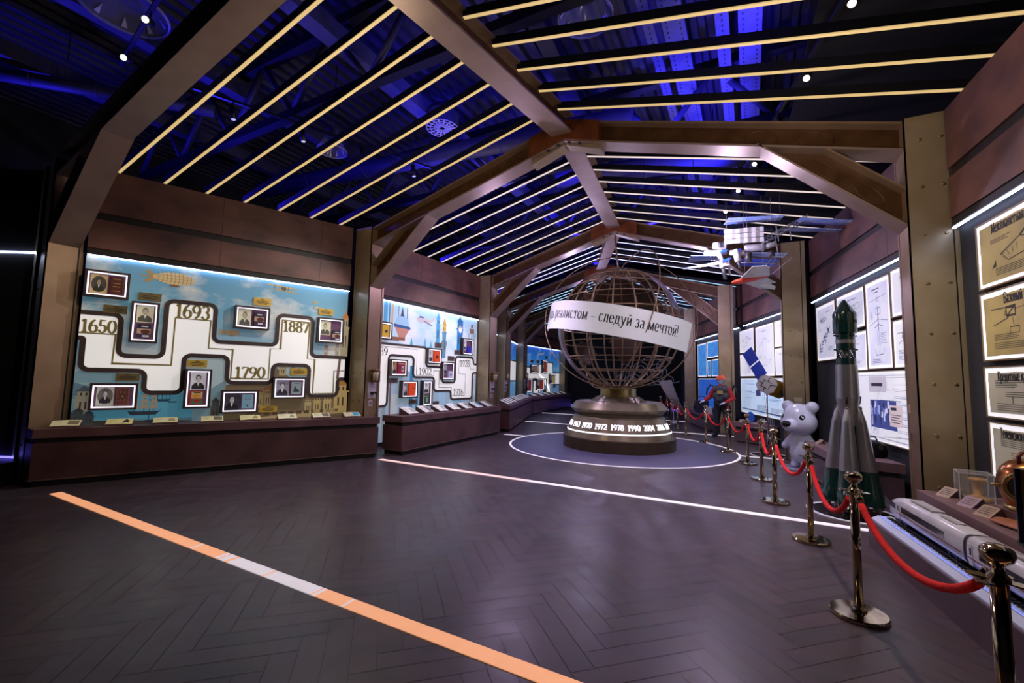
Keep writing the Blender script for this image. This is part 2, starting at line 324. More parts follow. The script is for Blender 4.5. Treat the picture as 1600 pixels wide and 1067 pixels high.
mat('leather', 'A8653E', .5, 0, '8C4E2C', 6, .1)
mat('chrome_soft', 'B4B0AC', .25, .9)
mat('black_leather', '17161A', .28, 0, '0E0D10', 20, .05)
mat('plate_pale', 'C8BCA8', .4); mat('plate_pink', 'B89890', .5)
mat('lantern_metal', '8A6A44', .3, .8); mat('lantern_glass', 'C8B8A8', .25, emit=.05); mat('notice_pink', 'C8B4C4', .6)
mat('rocket_green', '113431', .16, 0, '0E2A27', 3, coat=.4); mat('rocket_silver', 'A2A2A8', .3, .75, '94949C', 4); mat('rocket_dark', '1A2422', .4)
mat('sat_gold', 'A88838', .35, .6, '8C7028', 14, .15); mat('solar_blue', '2450E6', .4, 0, '1C40CC', 20); mat('solar_line', '4C6CD8', .4); mat('solar_pale', 'A4B8EC', .3, .0, '6C8CDC', 7); mat('iss_grey', 'B4B4BC', .45, .2, '9C9CA8', 14); mat('iss_white', 'C0C0C6', .5, 0, 'AEAEB6', 9); mat('iss_dark', '3A3A42', .5, .3)
mat('jet_red', 'C83820', .35)
mat('mesh_brown', 'A4948A', .45, .1, '6C6058', 60); mat('mesh_rib', '9A8C7C', .4, .4)
mat('navy', '1C2038', .5)
mat('blue_bright', '1A60D8', .4); mat('tube_grey', '8A90A8', .3, .2)
mat('skin_white', 'C8CCDC', .4); mat('jacket_red', 'B41C1C', .7, 0, '9C1416', 16, .1); mat('trousers_dark', '1E2030', .7, 0, '181A28', 14, .1); mat('vest_grey', '3C3E48', .65); mat('badge_yellow', 'B09A54', .5); mat('helmet_orange', 'F05418', .3, coat=.4); mat('black_matte', '101014', .6)
mat('skin_tone', 'A87860', .5); mat('suit_black', '0C0C12', .7); mat('hair_dark', '2A1E1A', .6)
mat('bear_white', 'C8CAE0', .25, 0, 'C2C4DC', 2, coat=.4); mat('base_pale', '8C90A8', .35, .2)
mat('lens_lit', 'FFFFFF', .3, emit=6, ecol='FFF4E6'); mat('lens_dim', 'A0A0B8', .3, emit=.8, ecol='C8C8E0')
mat('glass_shade', '8A8CA0', .15, alpha=.45)
mat('drawing_white', '9A98A8', .7, emit=.08)
mat('duct_blue', '50506A', .55, .1)
# ---------------------------------------------------------------- hall layout
FR = {'A': (2.25, -9.05, 2.45), 'B': (6.53, -7.0, 1.65), 'C': (11.35, -6.96, .65), 'D': (15.65, -8.8, -.9), 'E': (20.2, -10.3, -2.5)}
CW, CD_ = .46, .42; ZC = 4.8; ZR = 5.62; ZE = 4.42; RD = .36
def apex_x(k): y, a, b = FR[k]; return (a+b)/2
def lerp(a, b, t): return a+(b-a)*t
WL = [(-9.15, 2.25), (-8.95, 2.65), (-7.47, 6.45), (-7.52, 7.0), (-7.42, 11.4), (-7.5, 11.8), (-9.25, 15.9), (-10.75, 20.4), (-10.62, 20.9), (-10.52, 25.6)]
WR = [(2.42, 2.4), (2.08, 6.5), (2.03, 6.95), (1.22, 11.5), (1.05, 11.9), (-.12, 15.5), (-.28, 15.9), (-2.0, 20.4), (-3.4, 26.0)]
def wall_x(w, y):
    for (x0, y0), (x1, y1) in zip(w, w[1:]):
        if y0 <= y <= y1: return lerp(x0, x1, (y-y0)/(y1-y0))
    return w[0][0] if y < w[0][1] else w[-1][0]

# floor: herringbone boards at 45 degrees to the frames
def build_floor():
    m = bpy.data.materials.new('herringbone'); m.use_nodes = True; nt = m.node_tree; n = nt.nodes; b = n['Principled BSDF']
    a = n.new('ShaderNodeAttribute'); a.attribute_name = 'Col'
    tc = n.new('ShaderNodeTexCoord'); no = n.new('ShaderNodeTexNoise'); no.inputs['Scale'].default_value = 5; no.inputs['Detail'].default_value = 8
    nt.links.new(tc.outputs['Object'], no.inputs['Vector'])
    mx = n.new('ShaderNodeMix'); mx.data_type = 'RGBA'; mx.blend_type = 'MULTIPLY'; mx.inputs[0].default_value = .5
    nt.links.new(a.outputs['Color'], mx.inputs[6]); nt.links.new(no.outputs['Color'], mx.inputs[7]); nt.links.new(mx.outputs[2], b.inputs['Base Color'])
    mr = n.new('ShaderNodeMapRange'); mr.inputs[3].default_value = .24; mr.inputs[4].default_value = .46
    nt.links.new(no.outputs['Fac'], mr.inputs[0]); nt.links.new(mr.outputs[0], b.inputs['Roughness'])
    M['herringbone'] = m
    mb = MB(); w, l, g = .15, .75, .0017; c = math.cos(PI/4); k = 5
    mb.use(0, '120D0C'); mb.flat([(-15,-4,-.004),(8,-4,-.004),(8,29,-.004),(-15,29,-.004)])
    for i in range(-150, 230):
        for j in range(-14, 30):
            # board (i,j): lower-left corner in the board grid, unit w
            for kind in (0, 1):
                if kind == 0: u, v, du, dv = i+j*2*k*0, i, l, w
                gx = i*w + (j*2*l if True else 0); gy = i*w
                if kind == 0: x0, y0, du, dv = gx, gy, l, w
                else: x0, y0, du, dv = gx-w+0, gy+0, w, l
                if kind == 1: x0, y0 = gx-w, gy
                cx, cy = x0+du/2, y0+dv/2
                X_, Y_ = c*(cx-cy)-4, c*(cx+cy)-4
                if not (-13.5 < X_ < 5 and -1.5 < Y_ < 27): continue
                if Y_ < -.577*X_*0 - 1.5: continue
                q = []
                for (a_, b_) in ((x0+g, y0+g), (x0+du-g, y0+g), (x0+du-g, y0+dv-g), (x0+g, y0+dv-g)):
                    q.append((c*(a_-b_)-4, c*(a_+b_)-4, 0))
                s_ = random.uniform(.84, 1.12); t = random.uniform(-.012, .012)
                mb.use(0); mb.col = (.086*s_+t*.3, .058*s_, .066*s_-t*.2); mb.any = True
                mb.flat(q)
    tag(mb.build('floor', 'herringbone'), kind='structure', label='dark brown herringbone parquet floor of the hall', cat='floor')
build_floor()

# glowing lines let into the floor below each frame
def floor_line(k, x0, x1, y0, y1, segs, label):
    mb = MB()
    for i, (a, b_, mi) in enumerate(segs): mb.use(mi).box(a, y0, .0005, b_, y1, .006)
    tag(mb.build('floor_light_line', ['line_orange', 'line_white', 'line_rose']), label, 'floor light', 'glowing lines across the floor')
floor_line('A', -8.13, 2.3, 2.3, 2.42, [(-8.13,-4.64,0),(-4.64,-4.615,1),(-4.615,-4.22,0),(-4.22,-4.17,1),(-4.17,-4.15,0),(-4.15,-4.07,1),(-4.07,-4.03,0),(-4.03,-3.52,1),(-3.52,-3.5,0),(-3.5,-2.93,1),(-2.93,-2.915,0),(-2.915,-2.88,1),(-2.88,-2.6,0),(-2.6,-2.58,1),(-2.58,2.3,0)], 'broad orange and white glowing line crossing the foreground floor')
floor_line('B', -6.42, 1.2, 6.42, 6.53, [(-6.42,-3.2,2),(-3.2,1.2,1)], 'thin pink and white glowing floor line running to the rocket plinth')
floor_line('C', -6.35, .6, 11.25, 11.37, [(-6.35,-5.65,1),(-.25,.6,1)], 'short white glowing floor line beside the globe ring')
floor_line('D', -7.6, -.2, 15.1, 15.25, [(-7.6,-.2,1)], 'white glowing floor line passing behind the globe to the worker mannequin')
floor_line('E', -9.0, -2.4, 19.3, 19.5, [(-9.0,-2.4,1)], 'farthest white glowing floor line near the dark end wall')

# roof deck above everything
def build_roof():
    mb = MB(); x = -16.0; P = []
    while x < 8:
        P += [(x, 8.2), (x+.1, 8.2), (x+.14, 8.3), (x+.26, 8.3)]; x += .3
    for (xa, za), (xb, zb) in zip(P, P[1:]): mb.flat([(xa,-5,za),(xa,30,za),(xb,30,zb),(xb,-5,zb)])
    tag(mb.build('ceiling', 'deck'), kind='structure', label='dark corrugated roof deck lit blue', cat='ceiling')
    for nm, pts in (('wall_outer_left', [(-16,-5),(-16,30)]), ('wall_outer_right', [(8,30),(8,-5)]), ('wall_outer_far', [(-16,30),(8,30)]), ('wall_outer_near', [(8,-5),(-16,-5)])):
        (a, b_), (c, d) = pts; mb = MB(); mb.ext([(a,b_,0),(c,d,0),(c,d,8.3),(a,b_,8.3)], (0,0,.001) if False else (.02*(b_-d != 0)+0, .02*(a-c != 0), 0)); tag(mb.build(nm, 'wall_black'), kind='structure')
build_roof()

# steel portal frames
def bolt(mb, x, y, z, d, r=.017, l=.018):
    d = Vector(d); p = Vector((x, y, z)); mb.tube([p, p+d*l*.6, p+d*l], [r, r, r*.6], 8)
def column(x_in, side, y, parent, ztop=ZC):                # side -1: left column
    xo = x_in+side*CW; a, b_ = min(x_in, xo), max(x_in, xo); mb = MB()
    mb.use(0).box(a+.012, y+.012, 0, b_-.012, y+CD_-.012, ztop-.004)
    xs = x_in if side > 0 else x_in
    # front face plate, groove and edge strip
    gx0, gx1 = (b_-.085, b_-.07) if side > 0 else (a+.03, a+.042)
    mb.use(0).box(a, y, 0, gx0, y+.02, ztop); mb.box(gx1, y, 0, b_, y+.02, ztop); mb.use(2).box(gx0, y+.008, 0, gx1, y+.02, ztop-.02)
    # inner face plate with a groove toward the back
    s_ = -side; xi = x_in; mb.use(1).box(xi-s_*.014, y+.0, 0, xi, y+.35, ztop); mb.box(xi-s_*.014, y+.37, 0, xi, y+CD_, ztop); mb.use(2).box(xi-s_*.013, y+.35, 0, xi-s_*.006, y+.37, ztop)
    o = mb.build('column', ['bronze', 'bronze_side', 'dark_groove'], parent)
    for i in range(8):
        z = .55+i*.565
        for f in (.3, .7):
            bm = MB(); bolt(bm, lerp(a, b_, f), y+.001, z, (0,-1,0)); bm.build('bolt', 'bolt', o)
    return o
def rafter(x0, z0, x1, z1, y, parent):
    mb = MB(); yc = y+.185; t = .03
    mb.use(0).para(x0, z0, x1, z1, t, y+.02, y+.35); mb.use(2).para(x0, z0+RD-t, x1, z1+RD-t, t, y+.02, y+.35)
    mb.use(1).para(x0, z0+t, x1, z1+t, RD-2*t, yc-.02, yc+.02)
    n = int(abs(x1-x0)/.55)
    for i in range(1, n):                                  # embossed ovals on the web
        f = (i+.35)/n; cx, cz = lerp(x0, x1, f), lerp(z0, z1, f)+RD/2; sl = (z1-z0)/(x1-x0)
        mb.use(1).tube([(cx+.2*math.cos(2*PI*k/20), yc-.022, cz+.11*math.sin(2*PI*k/20)+sl*.2*math.cos(2*PI*k/20)) for k in range(20)], .008, 5, True)
    return mb.build('rafter', ['flange', 'rust_web', 'bronze_side'], parent)
def brace(x_in, s_, y, parent, dx=1.5):                    # s_: direction to the hall
    mb = MB(); yc = y+CD_/2; t = .03; z0 = 3.5; z1 = z0+1.36; x1 = x_in+s_*dx; h = .42
    mb.use(0).para(x_in, z0, x1, z1, t, y+.02, y+.37); x2 = x_in+s_*(dx-.42)
    k_ = (z1-z0)/dx; u2 = .76; mb.use(1).ext([(x_in,yc-.02,z0+t), (x_in+s_*dx,yc-.02,z1+t), (x_in+s_*u2,yc-.02,z0+t+h+k_*u2), (x_in,yc-.02,z0+t+h)], (0,.04,0))
    mb.use(2).para(x_in, z0+h+t, x_in+s_*u2, z0+h+t+k_*u2, t, y+.03, y+.36)
    for f in (.2, .5): 
        cx = x_in+s_*dx*f; cz = z0+t+(z1-z0)*f+h*.5; sl = s_*(z1-z0)/dx
        mb.use(1).tube([(cx+.15*math.cos(2*PI*k/20), yc-.022, cz+.1*math.sin(2*PI*k/20)+sl*.15*math.cos(2*PI*k/20)) for k in range(20)], .007, 5, True)
    return mb.build('knee_brace', ['flange', 'rust_web', 'bronze_side'], parent)
FLAB = {'A': 'nearest bronze steel frame, its column and rafter filling the upper left corner', 'B': 'second bronze steel frame with the large bolted column standing at the right',
        'C': 'third bronze steel frame carrying the rod above the globe', 'D': 'fourth bronze steel frame just behind the globe', 'E': 'fifth and farthest bronze steel frame before the dark end wall'}
for k, (y, xl, xr) in FR.items():
    t = thing('portal_frame', FLAB[k], 'steel frame', ((xl+xr)/2, y, 0), 0, 'steel portal frames'); t_inv = (xl+xr)/2
    sub = bpy.data.objects.new('x', None); bpy.data.objects.remove(sub)
    xm = 0.0; L_, R_ = xl-t_inv, xr-t_inv; yy = 0.0
    column(L_, -1, yy, t); column(R_, 1, yy, t)
    dz = .12 if k == 'A' else 0; rafter(L_, ZE+dz, xm, ZR+dz, yy, t); rafter(R_, ZE+dz, xm, ZR+dz, yy, t)
    brace(L_, 1, yy, t); brace(R_, -1, yy, t)
    mb = MB(); sl = (ZR-ZE)/(xm-L_)
    for s_ in (-1, 1):
        e = .62; mb.use(0).para(s_*e, ZR-e*sl+.02, 0, ZR+.02, RD-.02, yy-.012, yy+.2)
        mb.use(1).para(s_*.62, ZR-.62*sl-.075, s_*.02, ZR-.035, .07, yy+.1, yy+.34)
    for s_ in (-1, 1):
        for q in (.1, .28): 
            for yb in (.06, .14): mb.use(2).box(s_*q-.02, yy+yb-.02, ZR-q*sl-.02, s_*q+.02, yy+yb+.02, ZR-q*sl+.01)
    mb.build('apex_plate', ['rust_plate', 'bronze', 'dark_groove'], t)
    for o in [t]: pass
# ridge beams between the apexes
RL = {'AB': 'ridge beam over the foreground bay', 'BC': 'ridge beam between the second and third frames', 'CD': 'ridge beam over the globe', 'DE': 'farthest ridge beam behind the globe'}
for ka, kb in ('AB', 'BC', 'CD', 'DE'):
    ya, yb = FR[ka][0]+.3, FR[kb][0]+.06; xa, xb = apex_x(ka), apex_x(kb); z0, z1 = 5.72, 6.06
    def seg(mb, w, za, zb): mb.ext([(xa-w/2,ya,za),(xa+w/2,ya,za),(xa+w/2,ya,zb),(xa-w/2,ya,zb)], (xb-xa, yb-ya, 0))
    mb = MB(); mb.use(0); seg(mb, .36, z0, z0+.03); mb.use(1); seg(mb, .04, z0+.03, z1-.03); mb.use(2); seg(mb, .36, z1-.03, z1)
    tag(mb.build('ridge_beam', ['flange', 'rust_web', 'bronze_side']), 'bronze I-section '+RL[ka+kb], 'beam', 'ridge beams')
# light slats under the roof
SL = (('AB', [6.2-.545*i for i in range(7)][::-1], 'led_warm', 'warm golden'), ('BC', [7.25+.575*i for i in range(8)], 'led_pink', 'pale pinkish'),
      ('CD', [12.0+.575*i for i in range(6)], 'led_cool', 'cool white'), ('DE', [16.15+.56*i for i in range(8)], 'led_cyan', 'pale cyan'), ('EF', [20.9+.62*i for i in range(8)], 'led_cyan', 'faint cyan'))
BAY = {'AB': 'foreground bay', 'BC': 'second bay', 'CD': 'globe bay', 'DE': 'bay behind the globe', 'EF': 'farthest bay'}
def slats():
    for bay, ys, m, cn in SL:
        for i, y in enumerate(ys):
            if bay == 'EF': xm = lerp(apex_x('E'), -6.9, (y-20.2)/5.4)
            else: a, b_ = bay; xm = lerp(apex_x(a), apex_x(b_), (y-FR[a][0])/(FR[b_][0]-FR[a][0]))
            for s_, w, nm in ((-1, WL, 'left'), (1, WR, 'right')):
                xe = wall_x(w, y)+s_*.06; x0 = xm+s_*.1; zt, ze = 5.95, 4.80; mb = MB()
                mb.use(0).para(x0, zt, xe, ze, .014, y-.019, y+.019); mb.use(1).para(x0, zt+.014, xe, ze+.014, .11, y-.024, y+.024)
                tag(mb.build('ceiling_light', [m, 'slat_black']), '%s light slat, %s roof slope, %s of the %s' % (cn, nm, ORD[i], BAY[bay]), 'ceiling light', 'ceiling light slats of the '+BAY[bay]+' '+nm)
slats()

# wall bays
class Bay:                                                  # local x runs left to right as seen from the hall, -y faces the hall
    def __init__(s, a, b_): s.a = Vector((*a, 0)); s.d = Vector((b_[0]-a[0], b_[1]-a[1], 0)); s.L = s.d.length; s.d.normalize(); s.rz = math.atan2(s.d.y, s.d.x); s.n = Vector((s.d.y, -s.d.x, 0))
    def at(s, u, off=0.0, z=0.0): return s.a+s.d*u+s.n*off+Vector((0,0,z))
LAB = Bay((-8.95,2.65), (-7.47,6.41)); LBC = Bay((-7.55,7.0), (-7.38,11.3)); LCD = Bay((-7.5,11.85), (-9.2,15.5)); LDE = Bay((-9.3,16.0), (-10.75,20.3)); LEF = Bay((-10.6,21.05), (-10.52,25.6))
RAB = Bay((2.05,6.5), (2.42,2.4)); RBC = Bay((1.26,11.3), (2.03,6.95)); RCD = Bay((-.09,15.3), (1.05,11.9)); RDE = Bay((-2.0,20.2), (-.28,15.9)); REF = Bay((-3.4,25.9), (-2.2,20.7))
def wall_bay(bay, side, i, led, u0, u1, led_label):
    L = bay.L; dark = 'wall_grey' if side == 'right' else 'wall_black'
    mb = MB(); mb.box(u0, .02, 0, u1, .16, 4.78); tag(mb.build('wall_'+side, dark, None, bay.a, bay.rz), kind='structure')
    mb = MB(); f = -.05
    mb.use(0).box(u0, f, 3.52, u1, .02, 3.98); mb.box(u0, f, 4.09, u1, .02, 4.78); mb.use(1).box(u0, f+.03, 3.98, u1, .02, 4.09); mb.box(u0, f+.02, 3.42, u1, .02, 3.52)
    w = 1.7; x = u0+w
    while x < u1: mb.use(1).box(x-.003, f-.0012, 3.52, x+.003, f, 3.98); mb.box(x-.003, f-.0012, 4.09, x+.003, f, 4.78); x += w
    tag(mb.build('trim_%d' % i, ['fascia', 'fascia_dark'], None, bay.a, bay.rz), kind='structure', label='brown panelled fascia above the %s wall' % side, cat='fascia')
    if led:
        mb = MB(); mb.use(0).box(u0+.01, -.045, 3.397, u1-.01, -.022, 3.413); mb.use(1).box(u0+.01, -.06, 3.415, u1-.01, .02, 3.425)
        tag(mb.build('led_strip', [led, 'fascia_dark'], None, bay.a, bay.rz), led_label, 'light strip', 'light strips along the walls')
wall_bay(LAB, 'left', 1, 'led_white', .02, 4.05, 'white light strip above the airship mural'); wall_bay(LBC, 'left', 2, 'led_white', -.02, 4.32, 'white light strip above the mural with the clock tower')
wall_bay(LCD, 'left', 3, 'led_white', -.02, 4.1, 'white light strip above the hidden mural behind the third left column'); wall_bay(LDE, 'left', 4, 'led_white', 0, 4.5, 'white light strip between the far left columns'); wall_bay(LEF, 'left', 5, 'led_white', -.1, 4.6, 'white light strip above the far blue mural')
wall_bay(RAB, 'right', 6, 'led_white', .0, 4.2, 'white light strip above the brown parchment posters at the right edge'); wall_bay(RBC, 'right', 7, 'led_white', -.1, 4.45, 'white light strip above the posters behind the rocket')
wall_bay(RCD, 'right', 8, 'led_white', -.1, 3.65, 'white light strip above the posters behind the satellite'); wall_bay(RDE, 'right', 9, 'led_white', -.05, 4.7, 'white light strip above the blue posters behind the mannequin'); wall_bay(REF, 'right', 10, None, 0, 5.3, '')
# far end: left column, black wall with a white line drawing
t = thing('steel_column', 'lone bronze column closing the far blue mural on its right', 'column', (-10.15, 25.62, 0)); column(0, -1, 0, t)
mb = MB(); mb.box(-11.2, 26.05, 0, -2.0, 26.2, 5.6); tag(mb.build('wall_far', 'curtain'), kind='structure')
mb = MB(); mb.box(-10.1, 26.0, .02, -3.4, 26.04, .07); tag(mb.build('led_strip', 'led_blue'), 'violet light strip along the foot of the black end wall', 'light strip', 'light strips along the walls')
# dark side area at the far left: black wall, its light strip and low plinth
DK = Bay((-13.6, .0), (-9.35, 2.31)); 
mb = MB(); mb.box(-1, .03, 0, DK.L, .2, 4.7); mb.box(DK.L, -.1, 0, DK.L+.2, .3, 4.7); tag(mb.build('wall_side', 'curtain', None, DK.a, DK.rz), kind='structure')
mb = MB(); mb.box(-1, .0, 3.38, DK.L, .028, 3.405); tag(mb.build('led_strip', 'led_white', None, DK.a, DK.rz), 'thin white light strip on the black wall at the left edge', 'light strip', 'light strips along the walls')
mb = MB(); mb.box(-1, -.5, 0, DK.L+.1, .0, .32); tag(mb.build('plinth', 'black', None, DK.a, DK.rz), 'low black plinth at the foot of the black wall at the left edge', 'plinth')
mb = MB(); mb.box(-1, -.02, .335, DK.L, .028, .36); tag(mb.build('led_strip', 'led_blue', None, DK.a, DK.rz), 'bluish light strip above the low black plinth at the left edge', 'light strip', 'light strips along the walls')
# ---------------------------------------------------------------- left wall: murals, cases, plaques, benches, booklets
def mural_mat(name, stops, cloud, scale, lo, hi, emit, z0, z1, zc):
    """printed film of a painted sky over a harbour or a city: bands by height, soft clouds in the sky part"""
    m = bpy.data.materials.new(name); m.use_nodes = True; nt = m.node_tree; n = nt.nodes; b = n['Principled BSDF']; lk = nt.links.new
    tc = n.new('ShaderNodeTexCoord'); sp = n.new('ShaderNodeSeparateXYZ'); lk(tc.outputs['Object'], sp.inputs[0])
    no = n.new('ShaderNodeTexNoise'); no.inputs['Scale'].default_value = scale; no.inputs['Detail'].default_value = 7; no.inputs['Roughness'].default_value = .55
    mp = n.new('ShaderNodeMapping'); mp.inputs['Scale'].default_value = (1, 1, 1.5); lk(tc.outputs['Object'], mp.inputs[0]); lk(mp.outputs[0], no.inputs['Vector'])
    ad = n.new('ShaderNodeMath'); ad.operation = 'MULTIPLY_ADD'; ad.inputs[1].default_value = .35; lk(no.outputs['Fac'], ad.inputs[0]); lk(sp.outputs['Z'], ad.inputs[2])
    mr = n.new('ShaderNodeMapRange'); mr.inputs[1].default_value = z0+.17; mr.inputs[2].default_value = z1+.17; lk(ad.outputs[0], mr.inputs[0])
    cr = n.new('ShaderNodeValToRGB'); e = cr.color_ramp.elements
    while len(e) < len(stops): e.new(.5)
    for i, (p, c) in enumerate(stops): e[i].position = p; e[i].color = (*lin(c), 1)
    lk(mr.outputs[0], cr.inputs[0])
    c2 = n.new('ShaderNodeMapRange'); c2.inputs[1].default_value = lo; c2.inputs[2].default_value = hi; lk(no.outputs['Fac'], c2.inputs[0])
    hz = n.new('ShaderNodeMapRange'); hz.inputs[1].default_value = zc-.25; hz.inputs[2].default_value = zc+.25; lk(sp.outputs['Z'], hz.inputs[0])
    ml = n.new('ShaderNodeMath'); ml.operation = 'MULTIPLY'; lk(c2.outputs[0], ml.inputs[0]); lk(hz.outputs[0], ml.inputs[1])
    mx = n.new('ShaderNodeMix'); mx.data_type = 'RGBA'; lk(ml.outputs[0], mx.inputs[0]); lk(cr.outputs[0], mx.inputs[6]); mx.inputs[7].default_value = (*lin(cloud), 1)
    lk(mx.outputs[2], b.inputs['Base Color']); lk(mx.outputs[2], b.inputs['Emission Color']); b.inputs['Emission Strength'].default_value = emit; b.inputs['Roughness'].default_value = .5
    M[name] = m
EM = .25  # glow added to the mural film besides the strip and spot light
mural_mat('sky_harbour', [(0,'3E3A30'),(.16,'5C7E86'),(.3,'6FA6B8'),(.42,'9CB4B8'),(.55,'8FB0C4'),(.78,'6FA3BC'),(1,'5C93B0')], 'D6D4CC', .95, .47, .60, EM, .3, 3.4, 1.9)
mural_mat('sky_capital', [(0,'8FA9BC'),(.25,'A9C4D8'),(.5,'C6D8E4'),(.8,'BBD7EA'),(1,'A6CDE8')], 'EDF0F0', .9, .45, .62, EM+.12, .3, 3.4, 1.2)
mural_mat('sky_space', [(0,'7C9CC4'),(.35,'6FB4E0'),(.62,'4FA4E6'),(.85,'2E7FDC'),(1,'2A5FC8')], '9FD2F0', .8, .5, .7, EM+.1, .3, 3.4, 1.2)

def fillet(P, r):
    out = []
    for i, p in enumerate(P):
        if i in (0, len(P)-1): out.append(p); continue
        a, b_, c = Vector(P[i-1]), Vector(p), Vector(P[i+1]); u = (a-b_).normalized(); v = (c-b_).normalized()
        rr = min(r, (a-b_).length*.49, (c-b_).length*.49); ctr = b_+u*rr+v*rr
        for k in range(7):
            t = PI/2*k/6; q = ctr-v*rr*math.cos(t)-u*rr*math.sin(t); out.append((q.x, q.y))
    return out
def steps(x0, z0, seq):                                      # seq: alternating x,z moves
    P = [(x0, z0)]; x, z = x0, z0
    for i, q in enumerate(seq):
        if i % 2 == 0: x = q
        else: z = q
        P.append((x, z))
    return P
def ribbon(mb, P, w, y0, y1):                                # flat raised line along a path in the x-z plane
    n = len(P); L = []; Q = []
    for i in range(n):
        d = Vector(P[min(i+1, n-1)])-Vector(P[max(i-1, 0)]); d.normalize(); k = 1.0
        if 0 < i < n-1:
            e = Vector(P[i])-Vector(P[i-1]); e.normalize(); k = 1/max(.55, abs(e.dot(d)))
        nx, nz = -d.y*w/2*k, d.x*w/2*k; L.append((P[i][0]+nx, P[i][1]+nz)); Q.append((P[i][0]-nx, P[i][1]-nz))
    for i in range(n-1):
        a, b_, c, d_ = Q[i], Q[i+1], L[i+1], L[i]
        vs = [(p[0], y0, p[1]) for p in (a, b_, c, d_)]+[(p[0], y1, p[1]) for p in (a, b_, c, d_)]
        mb.add(vs, [(0,1,2,3), (1,0,4,5), (3,2,6,7)])
def fl2(mb, pts, y): # polygon facing -y from 2-D points
    ar = sum(pts[i][0]*pts[(i+1) % len(pts)][1]-pts[(i+1) % len(pts)][0]*pts[i][1] for i in range(len(pts)))
    mb.flat([(p[0], y, p[1]) for p in (pts if ar > 0 else pts[::-1])])
def ell(cx, cz, rx, rz, n=20, a0=0, a1=360): return [(cx+rx*math.cos(R(a0+(a1-a0)*i/n)), cz+rz*math.sin(R(a0+(a1-a0)*i/n))) for i in range(n+(a1-a0 < 360))]
def rect(x0, z0, x1, z1): return [(x0,z0),(x1,z0),(x1,z1),(x0,z1)]

# ---- painted motifs (flat artwork on the film)
def airship(mb, x, z, s, y, c='B89A68'):                     # nose to the right
    body = [(-.34,0),(-.30,.035),(-.22,.075),(-.1,.11),(.05,.12),(.18,.1),(.27,.06),(.32,.015),(.33,-.02),(.28,-.06),(.18,-.1),(.03,-.12),(-.12,-.105),(-.24,-.06),(-.31,-.02)]
    mb.use(0, c); fl2(mb, [(x+a*s, z+b_*s) for a, b_ in body], y)
    mb.use(0, '9C7E50'); fl2(mb, [(x+a*s, z+b_*s) for a, b_ in [(-.34,.0),(-.44,.11),(-.38,.11),(-.28,.05)]], y-.0006); fl2(mb, [(x+a*s, z+b_*s) for a, b_ in [(-.34,0),(-.28,-.05),(-.38,-.12),(-.45,-.1)]], y-.0006); fl2(mb, [(x+a*s, z+b_*s) for a, b_ in [(-.5,.01),(-.3,.015),(-.3,-.015),(-.5,-.005)]], y-.0008)
    mb.use(0, '5F4A30')
    for k in range(9):
        u = -.24+k*.062; h = .115*math.sqrt(max(.02, 1-((u-.02)/.34)**2))
        ribbon(mb, [(x+(u+.015*math.sin(t*PI))*s, z+(-h+2*h*t)*s) for t in [i/8 for i in range(9)]], .006*s, y-.001, y)
    for f in (-.5, 0, .5): ribbon(mb, [(x+u*s, z+f*.115*s*math.sqrt(max(.02, 1-((u-.02)/.35)**2))) for u in [-.28+.07*i for i in range(9)]], .005*s, y-.001, y)
    mb.use(0, '7A5430'); fl2(mb, rect(x-.06*s, z-.155*s, x+.09*s, z-.125*s), y-.001); fl2(mb, rect(x-.04*s, z-.125*s, x+.07*s, z-.11*s), y-.001)
def tower(mb, x, z0, z1, w, y, c, cap, dome=True):
    h = z1-z0; mb.use(0, c); fl2(mb, rect(x-w/2, z0, x+w/2, z0+h*.62), y); fl2(mb, rect(x-w*.62, z0+h*.6, x+w*.62, z0+h*.64), y-.0006); fl2(mb, rect(x-w*.4, z0+h*.62, x+w*.4, z0+h*.8), y)
    mb.use(0, cap)
    if dome: fl2(mb, ell(x, z0+h*.8, w*.42, h*.13, 12, 0, 180), y-.0006)
    else: fl2(mb, [(x-w*.55, z0+h*.8), (x+w*.55, z0+h*.8), (x, z1)], y-.0006)
    fl2(mb, rect(x-w*.05, z0+h*.9, x+w*.05, z1), y-.0006)
    mb.use(0, '3A2E22')
    for k in (-.22, .12): fl2(mb, rect(x+k*w, z0+h*.66, x+(k+.12)*w, z0+h*.76), y-.001); fl2(mb, rect(x+k*w, z0+h*.2, x+(k+.12)*w, z0+h*.45), y-.001)
def ship(mb, x, z, s, y, hull='28313A', sail='8C8472', n=3):
    mb.use(0, hull); fl2(mb, [(x-.2*s, z+.03*s),(x-.16*s, z-.03*s),(x+.15*s, z-.03*s),(x+.22*s, z+.05*s),(x+.18*s, z+.03*s)], y)
    for k in range(n):
        u = x+(-.12+.24*k/max(1, n-1))*s; mb.use(0, hull); fl2(mb, rect(u-.004, z, u+.004, z+.34*s), y-.0004)
        if sail:
            mb.use(0, sail)
            for q in range(3): fl2(mb, [(u-.06*s+q*.008*s, z+(.07+.085*q)*s),(u+.055*s-q*.008*s, z+(.07+.085*q)*s),(u+.045*s-q*.008*s, z+(.14+.085*q)*s),(u-.05*s+q*.008*s, z+(.14+.085*q)*s)], y-.0008)
def hill(mb, pts, y, c): mb.use(0, c); fl2(mb, pts, y)
